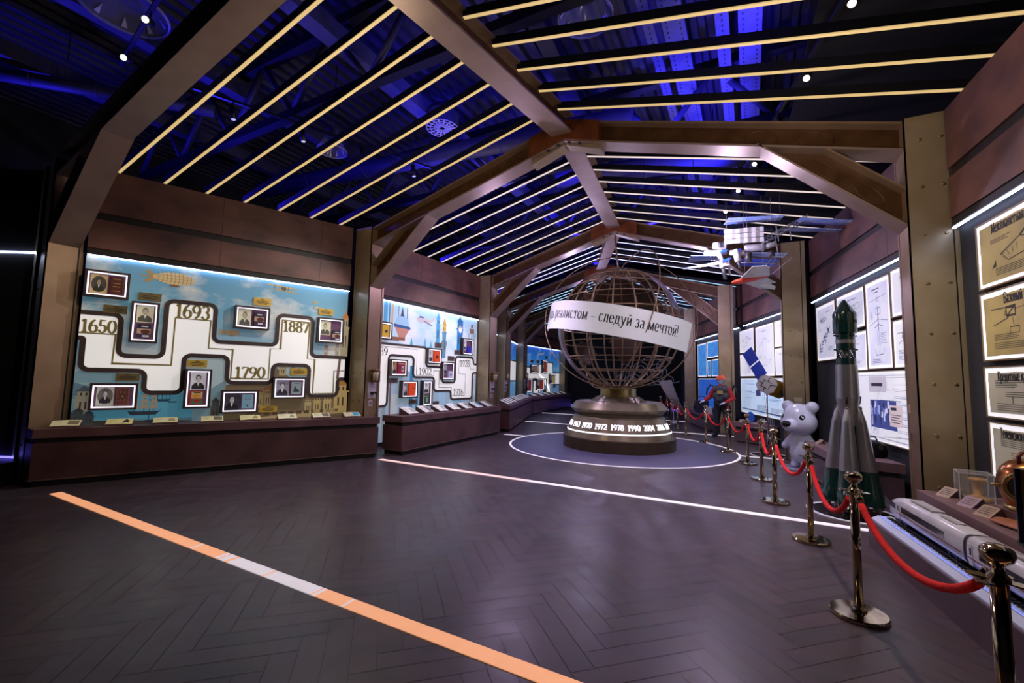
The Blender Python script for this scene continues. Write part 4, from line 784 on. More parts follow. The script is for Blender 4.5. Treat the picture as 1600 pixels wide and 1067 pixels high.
# ---- booklets on slanted stands
PAGES = [('D8CDA0','7A6A50','photo'), ('D6C888','2C2C34','figure'), ('D8CC98','A08C60','map'), ('D8CC98','6A6458','photo'), ('D2C890','94805A','figure'), ('D6D0AC','8C8468','figure'), ('D0C8A4','6C6250','photo'), ('D4CBA8','3AA0CC','photo')]
def booklet(x, y, rz, w, d, h, i, label, group, stand='bench', wedge=True, white=False, zt=.8):
    t = thing('open_booklet', label, 'booklet', (x, y, zt), rz, group); pg, pic, kind = PAGES[i % 8]; pg = 'DAD8D4' if white else pg
    mb = MB(); mb.ext([(-w/2,0,0),(-w/2,d,0),(-w/2,d,h),(-w/2,0,.018)], (w,0,0)); mb.build('stand', 'bench_top' if stand == 'bench' else stand, t)
    def pt(u, v, e=.0): return (u*w/2, v*d, .02+v*(h-.018)+e)
    mb = MB(); mb.use(0, pg); mb.add([pt(-.97,.03,.004), pt(0,.03,.010), pt(0,.97,.010), pt(-.97,.97,.004)], [(0,1,2,3)]); mb.add([pt(0,.03,.010), pt(.97,.03,.004), pt(.97,.97,.004), pt(0,.97,.010)], [(0,1,2,3)])
    mb.use(0, 'A89878')
    for v in (.7,.62,.54,.3): mb.add([pt(-.75,v,.0062), pt(-.3,v,.0092), pt(-.3,v+.03,.0092), pt(-.75,v+.03,.0062)], [(0,1,2,3)])
    mb.use(0, pic)
    if kind == 'photo': mb.add([pt(.12,.16,.0105), pt(.86,.16,.006), pt(.86,.86,.006), pt(.12,.86,.0105)], [(0,1,2,3)])
    elif kind == 'map': mb.add([pt(.15,.25,.0105), pt(.8,.2,.0065), pt(.7,.75,.0072), pt(.3,.8,.0098)], [(0,1,2,3)])
    else: mb.add([pt(.2,.15,.0102), pt(.5,.3,.0085), pt(.6,.15,.0078), pt(.75,.5,.007), pt(.5,.85,.0085), pt(.3,.6,.0096)], [(0,1,2,3,4,5)])
    mb.build('open_pages', 'print_dim', t)
def along(p, q, f): return (lerp(p[0], q[0], f), lerp(p[1], q[1], f))
a, b_ = (-8.80, 2.27), (-6.71, 6.6); rz = math.atan2(b_[1]-a[1], b_[0]-a[0])
BL = ['leftmost open booklet on the bench below the airship mural, next to the nearest column', 'open booklet with a black hatted silhouette, second on the bench below the airship mural', 'open booklet in front of the painted harbour ships, third on the first bench', 'open booklet left of the pale blue book case, fourth on the first bench', 'open booklet right under the pale blue book case, fifth on the first bench', 'white edged open booklet right of the low brass plaque, sixth on the first bench', 'open booklet with a dark diagonal picture, seventh on the first bench', 'open booklet with a bright blue picture, last on the first bench']
for i, yy in enumerate((2.53, 3.06, 3.56, 4.12, 4.62, 5.15, 5.68, 6.2)):
    f = (yy-2.27)/4.33; x, y = along(a, b_, f); booklet(x-math.sin(rz)*.03, y+math.cos(rz)*.03, rz, .32, .2, .085, i, BL[i], 'open booklets on the first bench')
a, b_ = (-6.39, 7.0), (-6.52, 11.3); rz = math.atan2(b_[1]-a[1], b_[0]-a[0])
for i in range(7):
    x, y = along(a, b_, (.095+.545*i/4.0*.96+.02)); booklet(x-.06, y, rz, .34, .3, .15, i+2, 'white open booklet, %s from the near end of the second bench' % ORD[i], 'open booklets on the second bench', white=True)
a, b_ = (-6.55, 12.0), (-8.62, 17.7); rz = math.atan2(b_[1]-a[1], b_[0]-a[0])
for i in range(11):
    x, y = along(a, b_, .04+.088*i+(.03 if i > 3 else 0)); booklet(x-.06, y-.02, rz, .36, .3, .15, i, 'small white booklet, %s from the near end of the third bench' % ORD[i], 'booklets on the third bench', white=True)
a, b_ = (-8.7, 18.1), (-9.35, 24.3); rz = math.atan2(b_[1]-a[1], b_[0]-a[0])
for i in range(6):
    x, y = along(a, b_, .1+.16*i); booklet(x-.06, y, rz, .5, .3, .12, i+3, 'tiny white booklet, %s from the near end of the far bench' % ORD[i], 'booklets on the far bench', white=True)
# ---------------------------------------------------------------- globe monument in the middle of the hall
GX, GY, GZ, GR = -2.95, 11.1, 2.97, 1.52
VD = Vector((GX, GY, 0)).normalized(); VR = Vector((VD.y, -VD.x, 0))          # away from / right of the entrance side
def build_globe():
    t = thing('globe_monument', 'large openwork bronze globe on a round stepped pedestal with a white slogan band', 'globe monument', (GX, GY, 0))
    N = 72
    mb = MB(); mb.lathe([(1.37,0),(1.37,.27),(1.33,.285)], N); mb.build('plinth', 'globe_plinth', t)
    mb = MB(); mb.lathe([(1.32,.28),(1.27,.40),(1.12,.74),(1.08,.78)], N); mb.build('pedestal', 'globe_base', t)
    mb = MB(); mb.lathe([(1.06,.77),(1.07,.83),(1.19,.95),(1.06,1.1),(1.02,1.115),(.7,1.12)], N); mb.build('rim', 'globe_base', t)
    mb = MB(); mb.lathe([(.72,1.11),(.52,1.235),(.45,1.24)], N); mb.build('collar', 'globe_base', t)
    mb = MB(); mb.lathe([(.44,1.235),(.44,1.44),(.3,1.445),(.3,1.47),(.2,1.48)], 48)
    for z in (1.27, 1.41): mb.lathe([(.44,z-.012),(.455,z-.008),(.455,z+.008),(.44,z+.012)], 48, caps=False)
    mb.build('neck', 'neck_gold', t)
    mb = MB(); mb.lathe([(1.265,.405),(1.275,.41),(1.262,.44),(1.252,.435)], N, caps=False); mb.build('light_ring', 'lamp_white', t)
    years = ['1957','1958','1963','1970','1972','1978','1990','2004','2016','2018']
    for i, yv in enumerate(years):
        a0 = R(-91+18*i) if i else R(-90); mb = MB(); polys, w = lettering(yv, .12, .19, .085, .8, .05); k = .30/w
        for sub in polys:
            q = []
            for (a, b_) in sub:
                z = .515+b_; r = lerp(1.27, 1.12, (z-.40)/.34)+.006; ang = a0+(a-w/2)*k/1.2
                d = VR*math.sin(ang)-VD*math.cos(ang); q.append(d*r+Vector((0,0,z)))
            n = (q[1]-q[0]).cross(q[2]-q[0]); mid = q[0]
            mb.ext(q if n.dot(Vector((mid.x, mid.y, 0))) > 0 else q[::-1], -Vector((mid.x, mid.y, 0)).normalized()*.01)
        mb.build('year_number', 'lamp_white', t)
    # lattice
    for i in range(9):
        a = PI*i/9; mb = MB(); mb.tube([(GR*math.cos(p)*math.cos(a), GR*math.cos(p)*math.sin(a), GZ+GR*math.sin(p)) for p in [2*PI*k/64 for k in range(64)]], .02, 6, True); mb.build('meridian', 'globe_metal', t)
    for i in range(-5, 6):
        p = R(i*15); r = GR*math.cos(p); mb = MB(); mb.tube([(r*math.cos(2*PI*k/64), r*math.sin(2*PI*k/64), GZ+GR*math.sin(p)) for k in range(64)], .016, 6, True); mb.build('parallel', 'globe_metal', t)
    # continents as curved plates
    def plate(poly, m, name='continent'):
        def inside(x, y):
            c = False
            for (x1, y1), (x2, y2) in zip(poly, poly[1:]+poly[:1]):
                if (y1 > y) != (y2 > y) and x < (x2-x1)*(y-y1)/(y2-y1)+x1: c = not c
            return c
        xs = [p[0] for p in poly]; ys = [p[1] for p in poly]; st = 2.5; mb = MB(); r0, r1 = GR+.012, GR-.004; idx = {}; vs = []; fs = []; cells = set()
        i0, i1, j0, j1 = int(min(xs)/st)-1, int(max(xs)/st)+1, int(min(ys)/st)-1, int(max(ys)/st)+1
        for i in range(i0, i1+1):
            for j in range(j0, j1+1):
                if inside((i+.5)*st, (j+.5)*st): cells.add((i, j))
        def V(i, j, s):
            if (i, j, s) not in idx:
                lo, la = R(i*st), R(j*st); r = r0 if s else r1; d = -VD*math.cos(lo)+VR*math.sin(lo)
                idx[(i, j, s)] = len(vs); vs.append(tuple(d*r*math.cos(la)+Vector((0,0,GZ+r*math.sin(la)))))
            return idx[(i, j, s)]
        for (i, j) in cells:
            fs.append((V(i,j,1), V(i+1,j,1), V(i+1,j+1,1), V(i,j+1,1))); fs.append((V(i,j+1,0), V(i+1,j+1,0), V(i+1,j,0), V(i,j,0)))
            for (di, dj, e) in ((0,-1,((0,0),(1,0))), (1,0,((1,0),(1,1))), (0,1,((1,1),(0,1))), (-1,0,((0,1),(0,0)))):
                if (i+di, j+dj) not in cells: (a, b_), (c, d_) = e; fs.append((V(i+a,j+b_,0), V(i+c,j+d_,0), V(i+c,j+d_,1), V(i+a,j+b_,1)))
        mb.add(vs, fs, True); mb.build(name, m, t)
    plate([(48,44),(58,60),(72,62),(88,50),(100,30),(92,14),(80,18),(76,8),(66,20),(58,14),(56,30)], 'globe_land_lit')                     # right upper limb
    plate([(-60,52),(-78,60),(-100,48),(-108,30),(-92,22),(-80,30),(-70,26),(-62,40)], 'globe_land')                                  # left upper limb
    plate([(120,20),(150,8),(185,14),(215,30),(230,55),(190,70),(150,62),(130,48)], 'globe_land')                                    # far side upper mass
    plate([(150,-2),(178,4),(190,-8),(176,-34),(160,-30)], 'globe_land'); plate([(100,30),(118,44),(140,60),(120,70),(98,66),(86,56)], 'globe_land'); plate([(230,40),(250,58),(264,50),(258,30),(240,26)], 'globe_land'); plate([(212,-8),(236,-14),(240,-32),(218,-38),(206,-24)], 'globe_land')
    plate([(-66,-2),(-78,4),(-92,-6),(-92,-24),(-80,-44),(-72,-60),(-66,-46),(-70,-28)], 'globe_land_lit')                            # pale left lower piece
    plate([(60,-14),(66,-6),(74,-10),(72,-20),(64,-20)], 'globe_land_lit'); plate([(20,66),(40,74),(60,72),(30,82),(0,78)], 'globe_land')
    # tilted slogan band, open at the back
    ro = R(10.3); rb, hb = 1.80, .68; ctr = Vector((0,0,2.93))
    def bp(ang, z, r): return ctr+(VR*math.cos(ro)-Vector((0,0,1))*math.sin(ro))*(r*math.sin(ang))-VD*(r*math.cos(ang))+(Vector((0,0,1))*math.cos(ro)+VR*math.sin(ro))*z
    mb = MB(); n = 60; a0, a1 = R(-91), R(64); vs = []; fs = []
    for i in range(n+1):
        a = lerp(a0, a1, i/n); vs += [bp(a,-hb/2,rb), bp(a,hb/2,rb), bp(a,hb/2,rb-.02), bp(a,-hb/2,rb-.02)]
    for i in range(n):
        b0, b1 = i*4, i*4+4; fs += [(b0,b1,b1+1,b0+1), (b0+1,b1+1,b1+2,b0+2), (b0+2,b1+2,b1+3,b0+3), (b0+3,b1+3,b1,b0)]
    fs += [(0,1,2,3), (n*4+3,n*4+2,n*4+1,n*4)]; mb.add(vs, fs); ban = mb.build('slogan_band', 'banner_white', t)
    mb = MB(); txt = 'Будь реалистом – следуй за мечтой!'; h = .27; polys, w = lettering(txt, h, .12, .035, .9, .04); aend = R(46.5); arc_len = R(122)*rb; k = arc_len/w
    for sub in polys:
        q = [bp(aend-(w-a)*k/rb, b_-.075, rb+.003) for a, b_ in sub]; nrm = (q[1]-q[0]).cross(q[2]-q[0]); mid = q[0]-ctr
        mb.flat(q if nrm.dot(mid) > 0 else q[::-1])
    mb.build('slogan_lettering', 'ink_black', ban)
    # thin orbit hoops and hanging rod
    for yaw, tl, rr in ((0, 20, 1.9), (114, -17, 1.86)):
        a = VR*math.cos(R(yaw))+VD*math.sin(R(yaw)); b_ = (VD*math.cos(R(yaw))-VR*math.sin(R(yaw)))*math.sin(R(tl))+Vector((0,0,1))*math.cos(R(tl)); c = Vector((0,0,1.44+rr*math.cos(R(tl))))
        mb = MB(); mb.tube([c+a*rr*math.cos(2*PI*k/72)+b_*rr*math.sin(2*PI*k/72) for k in range(72)], .013, 6, True); mb.build('orbit_hoop', 'globe_metal', t)
    top = Vector((apex_x('C')-GX, 11.52-GY, 5.56)); mb = MB(); mb.cyl((0,0,GZ+GR-.02), top, .022, None, 10); mb.lathe([(.1,GZ+GR-.02),(.07,GZ+GR+.02),(.02,GZ+GR+.1)], 16); mb.build('hanging_rod', 'globe_metal', t)
build_globe()
mb = MB(); mb.lathe([(2.735,.0),(2.735,.006),(2.685,.006),(2.685,.0)], 96, caps=False); tag(mb.build('floor_light_ring', 'line_white', None, (GX, GY, .0005)), 'thin white glowing ring on the floor around the globe', 'floor light')
mb = MB(); mb.lathe([(2.66,.0),(2.66,.003),(.0,.003)], 96, caps=False); tag(mb.build('floor_disc', 'disc_grey', None, (GX, GY, .0003)), 'smooth grey round floor inlay under the globe pedestal', 'floor inlay')
# ---------------------------------------------------------------- right wall: posters
RCD = Bay((-.301,15.93), (1.05,11.9))
def paper_mat(name, c, c2, emit, scale=3.0): return mat(name, c, .6, 0, c2, scale, 0, emit, det=7)
paper_mat('parchment', 'A8935C', '8C7A4C', .33); paper_mat('draft_white', 'D0D0D8', 'B8BCD4', .62); paper_mat('draft_plain', 'DADADC', 'CFD2DE', .62); paper_mat('blue_print', '4E9AD8', '2F7CC8', .55, 5); paper_mat('blue_deep', '2C66C8', '2458B4', .5); paper_mat('grey_parchment', 'A49C8C', '8E8878', .34)
paper_mat('draft_blue_edge', 'C8D8E8', 'A8C8E4', .6); mat('poster_glow', 'E8E8EA', .5, emit=.72, ecol='F4F4F8'); mat('poster_frame', '8A7658', .45, .2); mat('draft_ink', '3A3830', .7); mat('draft_ink_blue', '5C66A0', .7); mat('draft_ink_pale', '8A8EA8', .7)
def doodle(mb, style, x0, x1, z0, z1, y, rnd):
    w, h = x1-x0, z1-z0; cx, cz = (x0+x1)/2, (z0+z1)/2; u = lambda a: x0+a*w; v = lambda a: z0+a*h; L = lambda pts, t=.007: ribbon(mb, [(u(a), v(b_)) for a, b_ in pts], t, y-.0006, y)
    def textlines(a, b_, n, lw=.3, dz=.028, t=.006):
        for i in range(n): L([(a, b_-i*dz), (a+lw*rnd.uniform(.6, 1), b_-i*dz)], t)
    def ring(a, b_, rx, rz, t=.006): L([(a+rx*math.cos(2*PI*k/24), b_+rz*math.sin(2*PI*k/24)) for k in range(25)], t)
    def bxx(a, b_, c, d, t=.006): L([(a,b_),(c,b_),(c,d),(a,d),(a,b_-.0)], t)
    if style == 'capsule':
        L([(.3,.28),(.22,.42),(.42,.6),(.56,.5),(.5,.34),(.3,.28)], .009); L([(.42,.6),(.5,.72),(.62,.62),(.56,.5)], .02); L([(.46,.66),(.58,.56)], .02); ring(.68,.72,.1,.14,.01); ring(.68,.72,.06,.09); L([(.74,.84),(.95,.97)], .008)
        for i in range(4): L([(.27+i*.04,.34+i*.02),(.24+i*.05,.42+i*.03)], .006)
        textlines(.12,.72,3,.22); textlines(.16,.2,5,.6); textlines(.74,.5,5,.2); mb.ext([(u(.12),y-.0005,v(.22)),(u(.17),y-.0005,v(.24)),(u(.17),y-.0005,v(.36))], (0,.0004,0))
    elif style == 'sats':
        for (a, b_) in ((.28,.7),(.55,.76)):
            bxx(a-.04,b_-.07,a+.05,b_+.07,.02); L([(a-.03,b_-.06),(a+.04,b_+.06)], .014)
        L([(.08,.78),(.24,.77),(.22,.64)], .01); L([(.6,.82),(.95,.8)], .012); L([(.62,.56),(.9,.72),(.92,.62),(.62,.56)], .01); L([(.33,.72),(.5,.76)], .005); L([(.3,.6),(.31,.44)], .006); L([(.56,.66),(.56,.46)], .006); bxx(.27,.34,.36,.44); bxx(.52,.36,.62,.46); L([(.1,.5),(.26,.6)], .01)
        textlines(.1,.34,4,.3); textlines(.1,.2,4,.8,.03)
    elif style == 'card':
        bxx(.45,.5,.95,.82,.008); bxx(.5,.58,.62,.72); L([(.08,.8),(.34,.8),(.42,.72)], .006); textlines(.08,.76,4,.3,.04); textlines(.18,.52,3,.34,.05); L([(.25,.42),(.25,.26)], .012); L([(.08,.24),(.9,.2)], .006); textlines(.08,.18,3,.8,.05)
    elif style == 'station':
        for i, (a, b_) in enumerate(((.2,.16),(.3,.3),(.42,.38),(.55,.44),(.66,.52))): bxx(a-.06,b_-.03,a+.05,b_+.03,.016); L([(a,b_),(a+.1,b_+.07)], .014)
        L([(.15,.3),(.12,.1)], .03); L([(.38,.46),(.5,.3)], .03); L([(.58,.6),(.72,.46)], .03); textlines(.55,.9,1,.3,.03,.012)
        for i in range(7): bxx(.1+rnd.random()*.2,.68+rnd.random()*.08,.3+rnd.random()*.3,.72+rnd.random()*.1,.004)
        textlines(.08,.58,2,.2); textlines(.6,.2,3,.3)
    elif style == 'note': textlines(.35,.85,1,.5,.03,.014); textlines(.4,.66,5,.34,.035); textlines(.5,.42,5,.36,.035); textlines(.5,.2,2,.3); ring(.78,.6,.08,.1)
    elif style == 'curve': L([(.3,.2),(.4,.6),(.6,.75),(.8,.72)], .006); ring(.62,.66,.05,.06); bxx(.5,.4,.7,.55,.004); textlines(.2,.85,2,.2); textlines(.5,.2,3,.35)
    elif style == 'craft':
        textlines(.2,.94,1,.6,.03,.016); textlines(.34,.9,1,.3,.03,.014); L([(.5,.42),(.5,.72)], .02); L([(.08,.5),(.5,.56),(.95,.52)], .007); L([(.3,.46),(.5,.5),(.72,.46)], .01); L([(.5,.84),(.44,.78),(.56,.78),(.5,.84)], .006); L([(.1,.8),(.9,.84)], .005); bxx(.4,.62,.62,.7); textlines(.12,.66,6,.14,.02); textlines(.6,.38,7,.3,.02); L([(.46,.42),(.46,.24),(.54,.24),(.54,.42)], .006)
        L([(.3,.2),(.35,.12),(.7,.13),(.74,.2)], .008); textlines(.14,.07,3,.6,.02)
    elif style == 'suit':
        L([(.42,.52),(.38,.7),(.3,.66),(.18,.6)], .008); L([(.38,.7),(.46,.76),(.58,.76),(.66,.7),(.62,.52)], .008); L([(.66,.7),(.76,.66),(.88,.7)], .008); L([(.44,.52),(.46,.46)]); L([(.6,.52),(.58,.46)]); textlines(.35,.92,1,.3,.03,.012)
        L([(.4,.08),(.4,.3),(.46,.38),(.54,.38),(.6,.3),(.6,.08)], .007); L([(.36,.2),(.64,.2)]); ring(.3,.42,.03,.012); textlines(.15,.4,3,.2); textlines(.7,.3,3,.2)
    elif style == 'foot': ring(.55,.5,.12,.24); ring(.55,.52,.07,.15); L([(.48,.3),(.5,.7),(.6,.72),(.63,.34)], .006); textlines(.14,.6,4,.22,.03); textlines(.68,.62,3,.22,.03); textlines(.2,.24,2,.3)
    elif style == 'board':
        textlines(.56,.6,1,.3,.03,.012)
        for i in range(8): a, b_ = .72+rnd.random()*.05, .1+i*.095; bxx(a,b_,a+.14,b_+.07,.004)
        bxx(.66,.76,.88,.94,.005); L([(.6,.06),(.97,.13)], .006); L([(.05,.98),(.97,.97)], .006); L([(.04,.04),(.97,.03)], .008)
        for i in range(9): L([(.4+rnd.random()*.15,.05+rnd.random()*.1),(.5+rnd.random()*.1,.2+rnd.random()*.7)], .003)
    elif style == 'info':
        for (a, b_, n) in ((.12,.86,1),(.1,.64,2),(.1,.44,1),(.36,.26,6),(.62,.22,7),(.6,.46,2)): textlines(a,b_,n,.24,.028,.009)
        mb.ext([(u(.34),y-.0005,v(.52)),(u(.44),y-.0005,v(.52)),(u(.44),y-.0005,v(.7)),(u(.34),y-.0005,v(.7))], (0,.0004,0)); mb.ext([(u(.7),y-.0005,v(.56)),(u(.82),y-.0005,v(.56)),(u(.82),y-.0005,v(.7)),(u(.7),y-.0005,v(.7))], (0,.0004,0))
        L([(.02,.1),(.98,.06)], .03); L([(.5,.96),(.54,.1)], .02)
    else:
        for i in range(4): L([(rnd.uniform(.15,.5),rnd.random()),(rnd.uniform(.4,.85),rnd.random())], .008)
        textlines(.2,.85,2,.4); textlines(.2,.2,2,.4)
def poster(bay, x0, x1, z0, z1, sheet, style, label, title=None, ink='draft_ink', inset=.05, seed=1, tsize=.1, tx=.1, tsx=.6):
    w, h = x1-x0, z1-z0; t = thing('light_box_poster', label, 'poster', bay.at((x0+x1)/2, 0, z0), bay.rz, 'backlit posters on the right wall'); a = w/2; f = .014; rnd = random.Random(seed)
    mb = MB(); mb.box(-a-f, -.05, -f, a+f, .015, 0); mb.box(-a-f, -.05, h, a+f, .015, h+f); mb.box(-a-f, -.05, 0, -a, .015, h); mb.box(a, -.05, 0, a+f, .015, h); mb.build('frame', 'poster_frame', t)
    mb = MB(); mb.box(-a, -.042, 0, a, .015, h); mb.build('light_panel', 'poster_glow', t)
    mb = MB(); n = 10; P = []; e = inset                     # sheet with a worn uneven edge
    for k in range(n): P.append((-a+e+(w-2*e)*k/n, e*.8+rnd.uniform(-.006,.006)))
    for k in range(n): P.append((a-e+rnd.uniform(-.006,.006), e*.8+(h-1.8*e)*k/n))
    for k in range(n): P.append((a-e-(w-2*e)*k/n, h-e+rnd.uniform(-.006,.006)))
    for k in range(n): P.append((-a+e+rnd.uniform(-.006,.006), h-e-(h-1.8*e)*k/n))
    mb.ext([(p, -.0445, q) for p, q in P], (0, .0024, 0)); mb.build('printed_sheet', sheet, t)
    mb = MB(); doodle(mb, style, -a+e, a-e, e*.8, h-e, -.0447, rnd); mb.build('drawing', ink, t)
    if title: mb = MB(); _, wt = lettering(title, 1.0, .2, .09); put_text(mb, title, -a+tx, -a+tx+wt*tsize*tsx, h-inset-tsize*.86, h-inset+tsize*.14, -.0462, .26, .1); mb.build('title', 'ink_black', t)
    return t
poster(RAB, .457, 1.95, 2.625, 3.255, 'parchment', 'capsule', 'parchment poster with a space capsule drawing, topmost at the right edge', 'Межпланетная ракета-носитель', 'draft_ink', .045, 3, .10, .24, .62)
poster(RAB, .45, 1.95, 1.92, 2.562, 'parchment', 'sats', 'parchment poster with two satellites, second from the top at the right edge', 'Базовый поставщик', 'draft_ink', .045, 4, .10, .36, .62)
poster(RAB, .44, 1.95, 1.375, 1.838, 'grey_parchment', 'card', 'grey parchment poster about credit cards, third from the top at the right edge', 'Кредитные карты', 'draft_ink', .045, 5, .09, .2, .62)
poster(RAB, .46, 1.95, .8, 1.31, 'grey_parchment', 'card', 'grey poster half hidden behind the copper diving helmet', 'Телевизионный канал', 'draft_ink', .045, 6, .09, .16, .62)
poster(RBC, .2, 1.22, 2.13, 3.24, 'draft_white', 'station', 'white poster with a station drawing, left of the rocket nose', None, 'draft_ink_blue', .06, 7)
poster(RBC, 1.33, 2.46, 2.607, 3.245, 'draft_white', 'note', 'white poster right behind the rocket nose', None, 'draft_ink_pale', .05, 8)
poster(RBC, 1.33, 2.485, 1.895, 2.525, 'draft_white', 'curve', 'white poster with a curve diagram, behind the rocket truss stage', None, 'draft_ink_pale', .05, 9)
poster(RBC, 2.525, 3.285, 1.908, 3.253, 'draft_white', 'craft', 'tall white poster with a long spacecraft drawing, right of the rocket', None, 'draft_ink_blue', .06, 10)
poster(RBC, 3.335, 4.25, 2.62, 3.275, 'draft_plain', 'curve', 'upper white poster cut off by the large right column', None, 'draft_ink_pale', .05, 11)
poster(RBC, 3.335, 4.25, 1.905, 2.552, 'draft_plain', 'sats', 'lower white poster cut off by the large right column', None, 'draft_ink_pale', .05, 12)
tp = poster(RBC, 1.4, 3.95, .807, 1.855, 'draft_plain', 'board', 'big board poster with a blue photograph and sketched boxes, behind the rocket boosters', None, 'draft_ink_blue', .03, 13)
mb = MB(); a = (3.95-1.4)/2
mb.use(0, 'C9C6D0'); fl2(mb, rect(-.18, .74, .38, .98), -.0449); mb.use(0, '3E4C92'); fl2(mb, rect(-.16, .2, .64, .62), -.0449)
rb_ = random.Random(5)
for i in range(34):
    x, z = -.14+rb_.random()*.74, .22+rb_.random()*.3; mb.use(0, rb_.choice(['1C2240','A8B4E8','D8DCF4','2A3470','6C7CC8'])); fl2(mb, rect(x, z, x+.03+rb_.random()*.03, z+.06+rb_.random()*.08), -.0451-.00002*i)
mb.use(0, 'D8C8C8'); fl2(mb, rect(.44, .26, .8, .56), -.046); mb.use(0, '2A2838')
for i in range(4): fl2(mb, rect(.48, .42-i*.035, .76-.04*(i % 2), .43-i*.035), -.0463)
fl2(mb, rect(-.1, .83, .26, .88), -.0452); fl2(mb, rect(.48, .49, .64, .53), -.0463); mb.build('photograph', 'print', tp)
poster(RCD, .22, 1.44, 2.58, 3.26, 'draft_plain', 'foot', 'white poster with a footprint like drawing, upper left behind the satellite', None, 'draft_ink_blue', .05, 14)
poster(RCD, 1.585, 2.84, 1.84, 3.232, 'draft_plain', 'suit', 'tall white poster with a suit drawing, right above the satellite panel', None, 'draft_ink_blue', .05, 15)
poster(RCD, 2.885, 3.9, 2.576, 3.235, 'draft_plain', 'curve', 'upper white poster beside the third right column, right of the suit poster', None, 'draft_ink_blue', .05, 16)
poster(RCD, .22, 1.535, 1.847, 2.52, 'draft_plain', 'note', 'white poster below the footprint drawing, left of the satellite panel', None, 'draft_ink_pale', .05, 17)
poster(RCD, 2.885, 3.9, 1.85, 2.53, 'draft_plain', 'curve', 'white poster behind the satellite body next to the third right column', None, 'draft_ink_blue', .05, 18)
poster(RCD, .24, 3.9, .74, 1.775, 'draft_blue_edge', 'info', 'wide pale blue poster with text columns, below the satellite', None, 'draft_ink_blue', .03, 19)
poster(RDE, .33, 1.45, 1.85, 3.19, 'blue_print', 'lines', 'tall blue poster, leftmost beyond the mannequin', None, 'draft_ink_pale', .05, 20)
poster(RDE, 1.55, 3.2, 2.57, 3.2, 'blue_print', 'lines', 'upper blue poster above the mannequin helmet', None, 'draft_ink_pale', .05, 21)
poster(RDE, 1.55, 1.98, 1.86, 2.49, 'blue_print', 'lines', 'narrow blue poster, left of the two above the mannequin', None, 'draft_ink_pale', .04, 22)
poster(RDE, 2.06, 3.2, 1.86, 2.49, 'blue_print', 'lines', 'small blue poster right behind the mannequin helmet', None, 'draft_ink_pale', .04, 23)
poster(RDE, .37, 3.3, .65, 1.77, 'blue_deep', 'lines', 'large deep blue poster behind the mannequin torso', None, 'draft_ink_pale', .02, 24)

